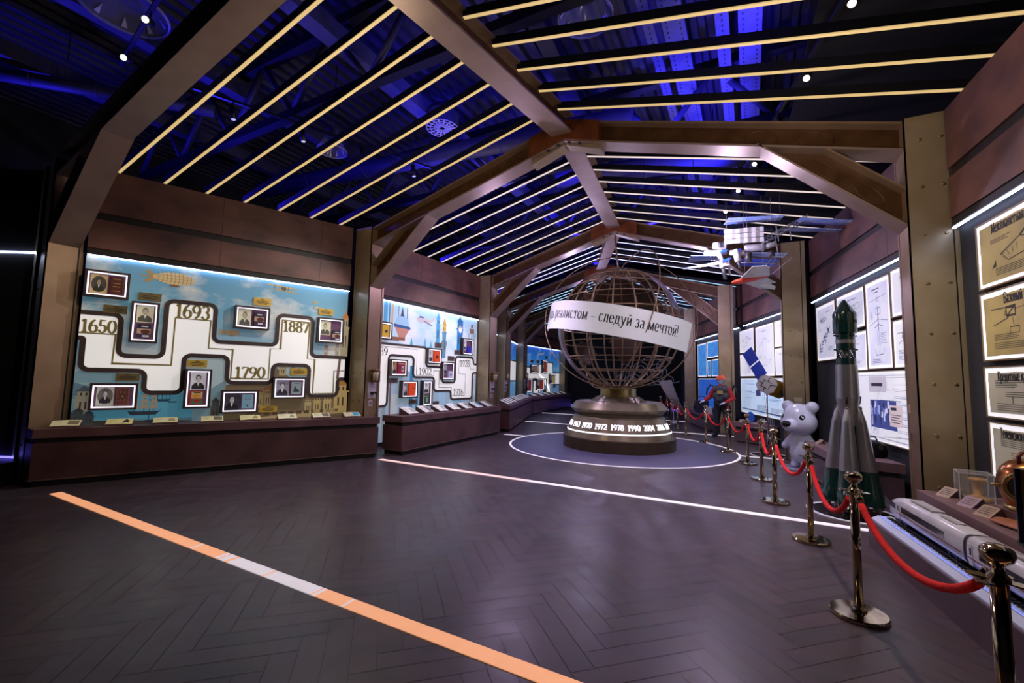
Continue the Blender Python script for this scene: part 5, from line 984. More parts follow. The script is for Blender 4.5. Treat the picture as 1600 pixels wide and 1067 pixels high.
# ---------------------------------------------------------------- counters and the model train
def counter(P, label, H): return bench(P, label, H, 'display_counter', 'display counter', 'display counters on the right', 'counter_top', 'counter', .05)
counter([(1.44,5.9),(2.05,5.9),(2.35,2.9),(1.70,2.9)], 'low brown display counter with the copper helmet at the right edge', .62)
counter([(.85,9.85),(1.12,7.92),(1.80,7.76),(1.46,9.86)], 'low brown display counter behind the rocket', .6)
counter([(-.47,14.0),(.5,13.15),(.6,13.2),(.33,14.1)], 'small brown display counter under the satellite posters', .55)
counter([(-2.2,19.0),(-1.3,16.2),(-.5,16.25),(-1.55,19.0)], 'brown display counter left of the mannequin', .55)
def plinth_train():
    A, B_ = Vector((1.035,5.85,0)), Vector((1.43,2.6,0)); d = (B_-A).normalized(); rz = math.atan2(d.y, d.x); L = (B_-A).length      # local x along the track toward the entrance, y to the wall
    t = thing('train_plinth', 'low brown plinth with a white track bed under the model train', 'plinth', A, rz)
    mb = MB(); mb.box(0, 0, 0, L, .30, .285); mb.build('body', 'counter', t)
    mb = MB(); mb.ext([(.03,.02,.285),(.03,.02,.30),(.03,.07,.325),(.03,.29,.325),(.03,.29,.285)], (L-.03,0,0)); mb.box(.03,.072,.325,L,.078,.333); mb.box(.03,.09,.325,L,.094,.334); mb.build('track_bed', 'bed_white', t)
    mb = MB(); mb.box(.06,.081,.326,L,.087,.331); mb.box(.06,.096,.326,L,.1,.331); mb.build('edge_light', 'bed_light', t)
    mb = MB()
    for i in range(700):
        x, y, r = random.uniform(.08, L), random.uniform(.1, .282), random.uniform(.005, .009); mb.use(0, random.choice(['C8C4B8','A8A498','E0DCD0','787468'])); mb.ball((x, y, .327), (r, r, r*.7), 5, 3)
    g = mb.build('ballast', 'paint', t); g['kind'] = 'stuff'
    mb = MB(); x = .1
    while x < L: mb.box(x, .125, .328, x+.022, .285, .338); x += .045
    mb.build('sleepers', 'black', t)
    for y in (.155, .255): mb = MB(); mb.box(.08, y-.004, .338, L, y+.004, .348); mb.build('rail', 'chrome', t)
    # train: cross-section loft
    tr = thing('model_train', 'white model passenger train with dark windows and a red stripe', 'model train', A+Vector((math.cos(rz)*.1-math.sin(rz)*.205, math.sin(rz)*.1+math.cos(rz)*.205, .348)), rz)
    def sec(x, w, z0, z1, n=20): return [(x, w*math.copysign(abs(math.cos(2*PI*k/n))**.55, math.cos(2*PI*k/n)), (z0+z1)/2+(z1-z0)/2*math.copysign(abs(math.sin(2*PI*k/n))**.6, math.sin(2*PI*k/n))) for k in range(n)]
    def loft(mb, secs):
        n = len(secs[0]); vs = [p for s_ in secs for p in s_]; mb.add(vs, [(i*n+j, (i+1)*n+j, (i+1)*n+(j+1) % n, i*n+(j+1) % n) for i in range(len(secs)-1) for j in range(n)], True); mb.flat(secs[0]); mb.flat(secs[-1][::-1])
    H, w = .255, .092
    for ci, (xa, xb, nose) in enumerate(((0, 1.33, True), (1.37, 2.75, False))):
        mb = MB(); secs = []
        if nose: secs = [sec(xa+x, w*a, .03-.006*(1-a), .03+(H-.03)*b_) for x, a, b_ in ((0,.42,.3),(.02,.62,.45),(.06,.8,.62),(.12,.92,.78),(.2,.98,.9),(.3,1,.98),(.36,1,1))]
        else: secs = [sec(xa, w*.94, .032, H*.97), sec(xa+.02, w, .03, H)]
        secs += [sec(xb-.02, w, .03, H), sec(xb, w*.94, .032, H*.97)]; loft(mb, secs); car = mb.build('carriage', 'white_gloss', tr)
        x0 = xa+(.36 if nose else .16); x1 = xb-(.24 if nose else .12)
        for s_ in (-1, 1):
            mb = MB(); mb.box(x0, s_*(w+.0005)-.001, .13, x1, s_*(w+.0005)+.001, .182); n = 6
            for i in range(1, n): mb.box(lerp(x0,x1,i/n)-.002, s_*(w+.0012)-.001, .13, lerp(x0,x1,i/n)+.002, s_*(w+.0012)+.001, .182)
            mb.build('window_band', 'glass_dark', car)
            mb = MB(); mb.box(xa+(.26 if nose else .02), s_*(w+.0005)-.001, .104, xb-.02, s_*(w+.0005)+.001, .111); mb.build('red_stripe', 'stripe_red', car)
            xd = xa+(.30 if nose else .06); mb = MB(); mb.box(xd-.02, s_*(w+.0004)-.001, .06, xd+.022, s_*(w+.0004)+.001, .2); mb.use(1).box(xd-.009, s_*(w+.001)-.001, .13, xd+.011, s_*(w+.001)+.001, .176); mb.build('door', ['white_plastic', 'glass_dark'], car)
        mb = MB(); mb.box(xa+.42, -.045, H-.002, xa+.8, .045, H+.012); mb.box(xa+.9, -.035, H-.002, xa+1.12, .035, H+.007); mb.use(1).box(xa+.46, -.046, H+.001, xa+.76, -.03, H+.0135); mb.use(1).box(xa+.92, -.036, H+.001, xa+1.1, -.01, H+.008); mb.build('roof_equipment', ['white_gloss', 'grey_vent'], car)
        for x in (xa+.28, xb-.22):
            mb = MB(); mb.box(x-.09, -.05, .012, x+.09, .05, .04)
            for dx in (-.05, .05):
                for s_ in (-1, 1): mb.cyl((x+dx, s_*.045, .016), (x+dx, s_*.055, .016), .016, None, 12)
            mb.build('bogie', 'black', car)
        if nose:
            mb = MB()
            for s_ in (-1, 1): mb.ext([(xa+.07,s_*.082,.14),(xa+.24,s_*.0925,.128),(xa+.24,s_*.0915,.182),(xa+.12,s_*.08,.182)][::s_], (0,-s_*.006,0))
            mb.build('cab_window', 'glass_dark', car); mb = MB(); mb.ball((xa+.035,-.05,.05),(.012,.008,.008),8,6); mb.build('tail_lamp', 'lamp_red', car)
    mb = MB(); loft(mb, [sec(1.325, w*.9, .035, H*.95), sec(1.375, w*.9, .035, H*.95)]); mb.build('gangway', 'rubber', tr)
plinth_train()
def card(x, y, z, rz, label, m='card_tan', w=.11, d=.09, h=.07, group='exhibit label cards'):
    t = thing('label_card', label, 'label card', (x, y, z), rz, group); mb = MB(); mb.ext([(-w/2,0,0),(-w/2,.008,0),(-w/2,d+.008,h),(-w/2,d,h)], (w,0,0)); mb.ext([(-w/2,d,h),(-w/2,d+.008,h),(-w/2,d+.05,0),(-w/2,d+.042,0)], (w,0,0)); mb.build('folded_card', m, t)
    mb = MB()
    for i in range(4):
        v = .25+i*.17; mb.add([(-w*.38,d*v,h*v+.004-.002),(w*.34,d*v,h*v+.002),(w*.34,d*(v+.05),h*(v+.05)+.002),(-w*.38,d*(v+.05),h*(v+.05)+.002)], [(0,1,2,3)])
    mb.build('text_lines', 'draft_ink', t)
CZ = .602
rcard = R(-62)
for (x, y, m, lb) in ((1.56,5.66,'card_tan','tan label card nearest the large bolted column on the helmet counter'), (1.60,5.3,'card_mauve','mauve label card in front of the glass case'), (1.60,4.98,'card_tan','brown label card beside the leather piece'), (1.68,4.18,'card_tan','tan label card in front of the brown box at the right edge')): card(x, y, .62, rcard, lb, m, .13, .1, .08)
card(1.0, 9.5, .6, R(-70), 'tan label card at the far end of the rocket counter', 'card_tan'); card(1.13, 8.95, .6, R(-70), 'second tan label card on the rocket counter beside the boosters', 'card_tan')
t = thing('small_tablet', 'small tilted tablet with a pale blue screen behind the rocket boosters', 'tablet', (1.3, 9.55, .6), R(-60)); mb = MB(); mb.ext([(-.05,0,.0),(-.05,.012,0),(-.05,.07,.2),(-.05,.058,.2)], (.1,0,0)); mb.build('body', 'black_gloss', t); mb = MB(); mb.add([(-.043,.005,.02),(.043,.005,.02),(.043,.053,.19),(-.043,.053,.19)], [(0,1,2,3)]); mb.build('screen', 'screen_blue', t)
# copper diving helmet
def helmet():
    t = thing('diving_helmet', 'polished copper diving helmet with a round brass porthole', 'diving helmet', (1.92, 5.0, .70), R(18)); prof = [(.0,.40),(.07,.395),(.13,.37),(.175,.32),(.2,.25),(.2,.18),(.185,.11),(.16,.05),(.15,.0)]
    mb = MB(); mb.lathe(prof[::-1], 40, sharp=False, caps=False); mb.build('copper_dome', 'copper', t)
    mb = MB(); mb.lathe([(.17,-.0),(.175,.012),(.17,.03),(.155,.034)], 40, sharp=False, caps=False); mb.build('collar', 'brass_old', t)
    c = Vector((-.16,-.13,.2)); ax = Vector((-.78,-.62,0)).normalized(); q = ax.to_track_quat('Z', 'Y').to_matrix()
    def P(p): return c+q @ Vector(p)
    mb = MB(); n = 36
    for prof2 in ([(.118,-.06),(.118,.05),(.112,.062),(.088,.062),(.082,.05),(.082,.01)],):
        vs = [P((r*math.cos(2*PI*j/n), r*math.sin(2*PI*j/n), z)) for r, z in prof2 for j in range(n)]; mb.add(vs, [(i*n+j, i*n+(j+1) % n, (i+1)*n+(j+1) % n, (i+1)*n+j) for i in range(len(prof2)-1) for j in range(n)], True)
    port = mb.build('porthole', 'brass_old', t); mb = MB(); mb.flat([P((.083*math.cos(2*PI*j/n), .083*math.sin(2*PI*j/n), .02)) for j in range(n)]); mb.build('port_glass', 'port_glass', port)
    mb = MB(); mb.tube([P((-.11,.0,.04)), P((-.15,0,.05)), P((-.17,0,.045))], [.012,.012,.016], 10); mb.build('wing_nut', 'brass_old', port)
    mb = MB(); mb.tube([(-.12,-.04,.365),(-.12,-.04,.42),(-.10,-.035,.445),(.06,.02,.455),(.09,.03,.43),(.09,.03,.375)], .014, 10); mb.build('handle', 'copper_dark', t)
    return t
helmet()
t = thing('helmet_block', 'brown wooden block carrying the copper diving helmet', 'stand', (1.92, 5.0, .62), R(18)); mb = MB(); mb.box(-.17,-.17,0,.17,.17,.08); mb.build('block', 'bench_top', t, bevel=.006)
t = thing('wooden_stand', 'turned yellow wooden stand inside the clear case', 'turned stand', (1.80, 5.62, .625)); mb = MB(); mb.lathe([(.085,0),(.088,.018),(.075,.03),(.05,.04),(.032,.055),(.03,.15),(.034,.16),(.055,.172),(.062,.185),(.06,.198),(.0,.2)], 28, sharp=False); mb.build('turned_body', 'wood_yellow', t); mb = MB(); mb.cyl((.025,-.03,.055),(.03,-.036,.055),.008,None,8); mb.build('knob', 'black', t)
def acrylic(loc, w, d, h, label):
    t = thing('clear_case', label, 'clear case', loc, R(-8)); a, b_ = w/2, d/2; mb = MB(); mb.box(-a,-b_,0,-a+.004,b_,h); mb.box(a-.004,-b_,0,a,b_,h); mb.box(-a,-b_,h-.004,a,b_,h); mb.box(-a,b_-.004,0,a,b_,h); mb.box(-a,-b_,0,a,-b_+.004,h); mb.build('panes', 'acrylic', t)
    mb = MB(); e = .0035
    for x in (-a, a):
        for y in (-b_, b_): mb.box(x-e, y-e, 0, x+e, y+e, h)
    for x in (-a, a): mb.box(x-e, -b_, h-e, x+e, b_, h+e)
    for y in (-b_, b_): mb.box(-a, y-e, h-e, a, y+e, h+e)
    mb.build('polished_edges', 'acrylic_edge', t)
acrylic((1.78, 5.64, .62), .22, .22, .25, 'clear acrylic case around the yellow wooden stand')
t = thing('flat_case', 'tall golden brown flat case with a dark metal edge, cut off at the right edge', 'flat case', (1.78, 4.28, .62), R(-3)); mb = MB(); mb.box(-.235,-.12,.03,.3,-.03,.5); mb.build('body', 'wood_box', t, bevel=.004); mb = MB(); mb.box(-.262,-.135,.03,-.236,-.115,.505); mb.build('edge_plate', 'dark_edge', t); mb = MB(); mb.box(-.24,-.12,0,.28,-.03,.03); mb.build('base', 'black', t)
t = thing('leather_mask', 'flat orange brown leather piece with dark holes on the helmet counter', 'leather piece', (1.77, 4.66, .625), R(-60)); mb = MB(); vs = []; nx_, ny_ = 12, 8
for i in range(nx_+1):
    for j in range(ny_+1):
        u, v = i/nx_-.5, j/ny_-.5; k = 1-.35*abs(u)*2; vs.append((u*.44, v*.26*k, .015+.05*(1-(2*v)**2)*(.4+.6*(u+.5))))
mb.add(vs, [(i*(ny_+1)+j, (i+1)*(ny_+1)+j, (i+1)*(ny_+1)+j+1, i*(ny_+1)+j+1) for i in range(nx_) for j in range(ny_)], True); o = mb.build('leather_sheet', 'leather', t); sm = o.modifiers.new('solid', 'SOLIDIFY'); sm.thickness = .008
mb = MB()
for (x, y) in ((-.06,-.03),(.08,-.02)): mb.ball((x,y,.066),(.022,.018,.012),12,8)
mb.build('eye_holes', 'black', t)
t = thing('metal_tray', 'round polished grey dish beside the brown box', 'dish', (1.88, 4.50, .62)); mb = MB(); mb.lathe([(.0,.004),(.1,.006),(.14,.014),(.15,.02),(.148,.012),(.1,.0)], 36, sharp=False, caps=False); mb.build('dish', 'chrome_soft', t)
# black bag behind the rocket
t = thing('black_camera_case', 'black leather camera case with a brass clasp behind the rocket', 'leather case', (1.50, 8.3, .6), R(20)); mb = MB(); prof = [(-.2,0),(.2,0),(.21,.1),(.17,.2),(.08,.25),(-.08,.25),(-.17,.2),(-.21,.1)]; mb.ext([(x,-.12,z) for x, z in prof], (0,.24,0)); mb.build('body', 'black_leather', t, bevel=.03); mb = MB(); mb.cyl((.1,-.125,.15),(.1,-.14,.15),.03,None,16); mb.build('clasp', 'brass_old', t); mb = MB(); mb.tube([(-.12,-.02,.24),(-.1,-.02,.29),(.1,-.02,.29),(.12,-.02,.24)], .012, 8); mb.build('grip', 'black_leather', t)
# column fittings: plates
for (x, y, z, w, h, m, lb, ax) in ((.90, 11.35, 1.25, .14, .10, 'plate_pale', 'small white plate on the third right column above the bear', 'y'), (-.62, 15.5, 1.7, .1, .08, 'plate_pink', 'small pink plate on the fourth right column', 'y'), (-2.3, 20.2, 1.62, .13, .1, 'plate_pink', 'small pink plate on the farthest right column', 'y')):
    mb = MB(); mb.box(-w/2, -.012, 0, w/2, -.0005, h); tag(mb.build('wall_plate', m, None, (x, y, z)), lb, 'plate', 'small plates on the columns')
for (y, z, w, h, m, lb) in ((6.86, 1.92, .03, .11, 'plate_brown', 'upper dark switch plate on the side of the large right column'), (6.84, 1.33, .05, .1, 'plate_pink', 'middle pink plate on the side of the large right column'), (6.83, 1.0, .05, .1, 'plate_brown', 'lowest outlined plate on the side of the large right column')):
    mb = MB(); mb.box(-.012, -w/2, 0, -.0005, w/2, h); tag(mb.build('wall_plate', m, None, (1.65, y, z)), lb, 'plate', 'small plates on the columns')
# telephone fittings on the left columns
def phone(x, y, z, rz, lab1, lab2, lab3, far=False):
    # faces local -y
    def at(o, u, zz): o.location = (x+math.cos(rz)*u, y+math.sin(rz)*u, zz); o.rotation_euler = (0, 0, rz)
    t = thing('wall_lantern', lab1, 'lantern'); at(t, 0, z+.28); mb = MB(); mb.lathe([(.09,0),(.095,.02),(.085,.03)], 20, (0,-.1,0)); mb.lathe([(.085,.23),(.095,.245),(.09,.265),(.03,.285)], 20, (0,-.1,0)); mb.box(-.04,-.03,.05,.04,-.001,.24); mb.build('metal_caps', 'lantern_metal', t)
    for k in range(8): mb = MB(); a_ = 2*PI*k/8; mb.cyl((.085*math.cos(a_),-.1+.085*math.sin(a_),.03),(.085*math.cos(a_),-.1+.085*math.sin(a_),.23),.007,None,6); mb.build('bar', 'lantern_metal', t)
    mb = MB(); mb.cyl((0,-.1,.03),(0,-.1,.23),.06,None,20); mb.build('glass', 'lantern_glass', t)
    t = thing('notice_sheet', lab2, 'notice'); at(t, .0, z-.06); mb = MB(); mb.box(-.11,-.01,0,.11,-.001,.33); mb.build('sheet', 'notice_pink', t); mb = MB()
    for a_, b_ in ((.19,.30),): ribbon(mb, [(-.07,a_),(.07,a_),(.07,b_),(-.07,b_),(-.07,a_)], .006, -.0105, -.0098)
    for q in (.22,.245,.27): fl2(mb, rect(-.05,q,.05,q+.008), -.0106)
    mb.build('notice_text', 'draft_ink_blue', t)
    t = thing('telephone_handset', lab3, 'handset'); at(t, .0, z+.05); mb = MB(); mb.tube([(-.08,-.05,-.0),(-.05,-.065,.012),(.05,-.065,.012),(.09,-.05,-.0)], [.03,.022,.022,.03], 12); mb.box(-.02,-.045,-.03,.02,-.011,.02); mb.build('handset', 'black_gloss', t); mb = MB(); mb.tube([(.09,-.05,-.01),(.12,-.04,-.1),(.13,-.03,-.3),(.11,-.02,-.62)], .007, 6); mb.build('cord', 'black', t)
    t = thing('wall_socket', lab3.replace('black telephone handset', 'small cream socket below the handset'), 'socket'); at(t, -.03, z-.22); mb = MB(); mb.box(-.05,-.015,0,.05,-.001,.12); mb.build('frame', 'notice_pink', t); mb = MB(); mb.box(-.03,-.017,.03,.03,-.0151,.09); mb.build('insert', 'plate_brown', t)
for (x, y, z, w1) in ((-7.0, 6.73, 1.22, 'second left column'), (-6.96, 11.55, 1.25, 'third left column'), (-8.8, 15.7, 1.3, 'fourth left column'), (-10.3, 20.4, 1.35, 'fifth left column')):
    phone(x, y, z, PI/2, 'small brass lantern on the side of the '+w1, 'pink notice sheet under the lantern on the '+w1, 'black telephone handset on the side of the '+w1)
# ---------------------------------------------------------------- rope barrier
SP = [(.87,2.58),(.65,4.1),(.53,5.72),(.27,7.25),(.14,8.8),(-.08,10.3),(-.5,11.75),(-1.1,13.2),(-1.8,14.75),(-2.25,16.3),(-2.65,17.6),(-3.32,19.2),(-3.28,20.7)]
SLB = ['nearest gold stanchion, cut by the right edge of the picture', 'gold stanchion with the large round base beside the train plinth', 'gold stanchion left of the rocket, third from the camera', 'gold stanchion fourth from the camera, left of the bear statue', 'gold stanchion fifth from the camera, before the satellite stand', 'gold stanchion sixth from the camera, just left of the satellite pole', 'gold stanchion seventh from the camera, in front of the mannequin legs', 'gold stanchion eighth from the camera, left of the mannequin', 'gold stanchion ninth from the camera, before the mesh dish', 'small gold stanchion tenth from the camera', 'small gold stanchion eleventh from the camera', 'small gold stanchion farthest left, right behind the globe pedestal', 'small gold stanchion at the far end, beside the standing guard']
def stanchion0():
    t = thing('rope_stanchion', SLB[0], 'stanchion', (0,0,0), 0, 'gold rope stanchions')
    mb = MB(); mb.lathe([(.172,0),(.175,.006),(.175,.022),(.168,.03),(.05,.034),(.045,.05),(.03,.055)], 48); mb.build('base', 'gold_chrome', t)
    mb = MB(); mb.cyl((0,0,.05),(0,0,.885),.029,None,24); mb.build('pole', 'gold_chrome', t)
    mb = MB(); mb.lathe([(.03,.86),(.036,.866),(.036,.885),(.024,.9),(.02,.915)], 24)
    for k in range(4):
        a = PI/2*k; c, s_ = math.cos(a), math.sin(a); P = [(.02,-.02),(.07,-.03),(.095,-.012),(.095,.012),(.07,.03),(.02,.02)]; mb.ext([(c*u-s_*v, s_*u+c*v, .868) for u, v in P], (0,0,.006))
    mb.build('collar', 'gold_chrome', t)
    mb = MB(); mb.lathe([(.02,.905),(.018,.925),(.03,.935),(.05,.955),(.056,.975),(.05,.995),(.034,1.008),(.0,1.012)], 28, sharp=False, caps=False); mb.build('finial', 'gold_chrome', t)
    return t
s0 = stanchion0()
for i, (x, y) in enumerate(SP):
    o = s0 if i == 0 else copy_tree(s0)
    o.location = (x, y, .001); o.rotation_euler = (0, 0, R(60)+i*.02); o['label'] = SLB[i]
def rope(a, b_, sag, label):
    A, B_ = Vector((*a, .87)), Vector((*b_, .87)); d = (B_-A).normalized(); A = A+d*.085; B_ = B_-d*.085; c = (A+B_)/2; c.z = 0
    t = thing('barrier_rope', label, 'barrier rope', c, 0, 'red velvet barrier ropes'); pts = []; n = 28
    for k in range(n+1):
        f = k/n; p = A.lerp(B_, f); p.z = .855-sag*(1-(2*f-1)**2)**.8*1.0; pts.append(p-c)
    mb = MB(); mb.tube(pts[1:-1], .021, 10); mb.build('velvet_rope', 'rope_red', t)
    for q, w in ((pts[0], pts[2]), (pts[-1], pts[-3])):
        dd = (w-q).normalized(); mb = MB(); mb.tube([q-dd*.005, q+dd*.045], [.024, .024], 12); mb.tube([q+Vector((0,0,.012))+Vector((d.x*.02*math.cos(a_), d.y*.02*math.cos(a_), .02*math.sin(a_))) for a_ in [2*PI*k/10 for k in range(10)]], .005, 6, True); mb.build('hook', 'gold_chrome', t)
RLB = ['nearest red rope hanging over the model train', 'red rope in front of the rocket base', 'red rope left of the rocket, third from the camera', 'red rope in front of the bear statue', 'red rope between the fifth and sixth stanchions', 'red rope before the satellite counter', 'red rope at the knees of the mannequin', 'red rope left of the mannequin', 'red rope before the mesh dish', 'small red rope, tenth from the camera', 'small red rope near the guard, eleventh from the camera', 'farthest small red rope beside the guard']
for i in range(12): rope(SP[i], SP[i+1], (.24,.30,.30,.30,.29,.3,.3,.3,.3,.28,.26,.24)[i], RLB[i])

# ---------------------------------------------------------------- rocket model
def rocket():
    t = thing('rocket_model', 'tall grey and green rocket model with four boosters', 'rocket model', (1.12, 7.2, .012)); z0 = -.012
    def L(prof): return [(r, z+z0) for r, z in prof]
    mb = MB(); mb.lathe(L([(.128,2.33),(.132,2.36),(.132,2.58),(.128,2.60)]), 40, sharp=False, caps=False); mb.lathe(L([(.128,2.60),(.03,2.755),(.018,2.775),(.0,2.782)]), 40, sharp=False, caps=False); mb.lathe(L([(.105,2.245),(.105,2.33),(.128,2.335)]), 40)
    for k in range(4): a = PI/2*k+.5; mb.beam((.13*math.cos(a),.13*math.sin(a),2.4+z0),(.13*math.cos(a),.13*math.sin(a),2.46+z0),.05,.012,(math.cos(a),math.sin(a),0)); mb.beam((.11*math.cos(a),.11*math.sin(a),2.29+z0),(.15*math.cos(a),.15*math.sin(a),2.30+z0),.02,.02)
    mb.build('payload_fairing', 'rocket_green', t)
    mb = MB(); mb.lathe(L([(.106,2.19),(.109,2.192),(.109,2.243),(.106,2.245)]), 40); mb.build('silver_band', 'rocket_silver', t)
    mb = MB(); mb.lathe(L([(.105,2.10),(.105,2.19)]), 40); 
    for k in range(8): a = 2*PI*k/8; mb.ball((.115*math.cos(a),.115*math.sin(a),2.11+z0),(.018,.018,.012),8,6)
    mb.build('third_stage', 'rocket_green', t)
    mb = MB(); n = 12
    for k in range(n):
        a, b_ = 2*PI*k/n, 2*PI*(k+1)/n; p = lambda q, z: (.1*math.cos(q), .1*math.sin(q), z+z0); mb.tube([p(a,2.0), p(b_,2.1)], .006, 5); mb.tube([p(b_,2.0), p(a,2.1)], .006, 5)
    mb.build('truss', 'rocket_dark', t)
    mb = MB(); mb.lathe(L([(.02,2.0),(.04,2.02),(.05,2.06),(.03,2.1)]), 20); mb.build('inner_tank', 'white_plastic', t)
    mb = MB(); mb.lathe(L([(.108,1.91),(.108,2.0)]), 40); mb.build('upper_ring', 'rocket_green', t)
    mb = MB(); mb.lathe(L([(.118,1.91),(.130,1.47)]), 40, caps=True); mb.lathe(L([(.130,1.47),(.088,1.12)]), 40, caps=False); mb.build('core_tank', 'rocket_silver', t)
    mb = MB(); mb.lathe(L([(.088,1.12),(.09,.9),(.11,.15),(.11,.12)]), 40); mb.build('core_base', 'rocket_green', t)
    mb = MB()
    for k in range(4):
        a = PI/2*k+R(-105); c = Vector((math.cos(a), math.sin(a), 0)); mb.tube([c*.118+Vector((0,0,1.40+z0)), c*.132+Vector((0,0,1.5+z0))], .012, 6)
    mb.build('brackets', 'rocket_dark', t)
    for k in range(4):
        a = PI/2*k+R(-105); c = Vector((math.cos(a), math.sin(a), 0)); b0 = c*.195; b1 = c*.11
        def sect(f): return b1.lerp(b0, f)
        n = 32
        def ring(z, r): f = (1.37-z)/1.24; q = sect(f); return [(q.x+r*math.cos(2*PI*j/n), q.y+r*math.sin(2*PI*j/n), z+z0) for j in range(n)]
        def wall(pr): 
            mb = MB(); vs = []
            for z, r in pr: vs += ring(z, r)
            mb.add(vs, [((i+1)*n+j, (i+1)*n+(j+1) % n, i*n+(j+1) % n, i*n+j) for i in range(len(pr)-1) for j in range(n)], True); return mb
        mb = wall([(1.37,.0),(1.365,.014),(1.33,.03),(1.18,.060)]); bo = mb.build('booster', 'rocket_silver', t); wall([(1.18,.060),(.56,.110)]).build('booster_tank', 'rocket_silver', bo)
        mb = wall([(.56,.110),(.29,.130),(.285,.134),(.14,.137)]); q = ring(.14,.137); mb.flat(q[::-1]); mb.build('booster_base', 'rocket_green', bo)
        q = sect(1.0); mb = MB()
        for (dx, dy) in ((-.058,-.058),(.058,-.058),(-.058,.058),(.058,.058)): mb.lathe([(.036,.07),(.028,.1),(.02,.14)], 14, (q.x+dx, q.y+dy, z0))
        for (dx, dy) in ((0,.11),(0,-.11),(.11,0)): mb.lathe([(.014,.09),(.01,.14)], 10, (q.x+dx, q.y+dy, z0))
        mb.build('nozzles', 'chrome', bo)
        f_ = c*.40; mb = MB(); side = Vector((-c.y, c.x, 0)); mb.ext([c*.325+Vector((0,0,.30+z0)), c*.325+Vector((0,0,.16+z0)), c*.44+Vector((0,0,.14+z0))], side*.008); mb.build('fin', 'rocket_silver', bo)
        mb = MB(); mb.ball(b1*1.15+Vector((0,0,1.345+z0)), (.02,.02,.03), 10, 8); mb.build('nose_joint', 'chrome', bo)
    mb = MB()
    for k in range(4): a = PI/2*k+PI/4; mb.cyl((.09*math.cos(a),.09*math.sin(a),.0),(.09*math.cos(a),.09*math.sin(a),.14),.018,None,10)
    mb.build('support_legs', 'chrome', t)
rocket()
def floor_plinth(x, y, r, label):
    t = thing('round_plinth', label, 'round plinth', (x, y, .0), 0, 'round black plinths on the floor'); mb = MB(); mb.lathe([(r*.9,.002),(r*.9,.010),(0,.011)], 56, caps=False); mb.build('black_disc', 'black_gloss', t); mb = MB(); mb.lathe([(r,.001),(r,.012),(r*.9,.012)], 56, caps=False); mb.build('white_rim', 'white_plastic', t)
floor_plinth(1.12, 7.2, .50, 'round black plinth with a white rim under the rocket')
floor_plinth(.33, 11.75, .38, 'round black plinth with a white rim under the satellite')

# ---------------------------------------------------------------- satellite on a pole
def app(x, z, y, y0=9.3): return Vector((x*y/y0, y, 1.65+(z-1.65)*y/y0))
def satellite():
    t = thing('satellite_model', 'satellite model with two blue solar panels on a pole', 'satellite model', (.33, 11.75, .012)); rt = Vector((.9992, -.04, 0)); cam = Vector((-.03, -.999, 0))
    rt = Vector((math.cos(R(-1.6)), math.sin(R(-1.6)), 0)); V = lambda a, b_, d=0: rt*a+Vector((0,0,b_))+Vector((0,-1,0))*d
    mb = MB(); mb.lathe([(.10,.0),(.09,.02),(.02,.03)], 24); mb.build('foot', 'chrome', t); mb = MB(); mb.cyl((0,0,.02),(0,0,1.42),.016,None,14); mb.build('pole', 'chrome', t)
    c = V(.09, 1.56); ang = R(-28); e1 = rt*math.cos(ang)+Vector((0,0,1))*math.sin(ang); e2 = -rt*math.sin(ang)+Vector((0,0,1))*math.cos(ang); dp = Vector((.72,.62,-.3))
    P = lambda a, b_, d: c+e1*a+e2*b_+dp*d
    oct_ = [(-.2,-.1),(-.12,-.19),(.12,-.19),(.2,-.1),(.2,.12),(.12,.19),(-.14,.19),(-.2,.12)]
    mb = MB(); mb.ext([P(a, b_, -.12) for a, b_ in oct_], dp*.3); mb.build('body', 'sat_gold', t)
    mb = MB(); mb.ext([P(a*.94, b_*.94, -.14) for a, b_ in oct_], dp*.019); fr = mb.build('front_panel', 'white_plastic', t)
    mb = MB(); 
    for pts in ([(-.08,-.08),(.08,-.08),(.08,.08),(-.08,.08),(-.08,-.08)], [(-.18,0),(-.08,0)], [(0,.08),(0,.17)], [(.08,.02),(.18,.06)], [(0,-.08),(.02,-.17)]):
        mb.tube([P(a, b_, -.145) for a, b_ in pts], .007, 5)
    mb.build('seams', 'black', fr)
    mb = MB(); mb.ball(P(.26,.02,.0), (.05,.05,.05), 12, 8); mb.tube([P(.2,.1,0), P(.24,.2,0)], .012, 8); mb.ball(P(.25,.22,0), (.02,.02,.02), 8, 6); mb.cyl(P(.2,-.02,.06), P(.28,-.05,.05), .05, .065, 14); mb.build('instruments', 'black', t)
    d1 = (rt*(-.30)+Vector((0,0,.60))).normalized(); w1 = (rt*.18+Vector((0,0,.17))).normalized(); s0_ = V(-.075, 1.76, .05)
    mb = MB(); mb.tube([P(-.05,.16,-.05), s0_], .014, 8); mb.build('arm', 'white_plastic', t)
    for i in range(2):
        q = s0_+d1*(.015+.36*i); mb = MB(); mb.ext([q-w1*.13, q+w1*.13, q+w1*.13+d1*.33, q-w1*.13+d1*.33], Vector((0,.02,0))); pa = mb.build('solar_panel', 'solar_blue', t); mb = MB()
        for k in range(1, 6): mb.tube([q-w1*.128+d1*(.33*k/6)+Vector((0,-.002,0)), q+w1*.128+d1*(.33*k/6)+Vector((0,-.002,0))], .002, 4)
        for k in range(1, 4): mb.tube([q+w1*(-.13+.065*k)+Vector((0,-.002,0)), q+w1*(-.13+.065*k)+d1*.33+Vector((0,-.002,0))], .002, 4)
        mb.build('cell_grid', 'solar_line', pa)
satellite()

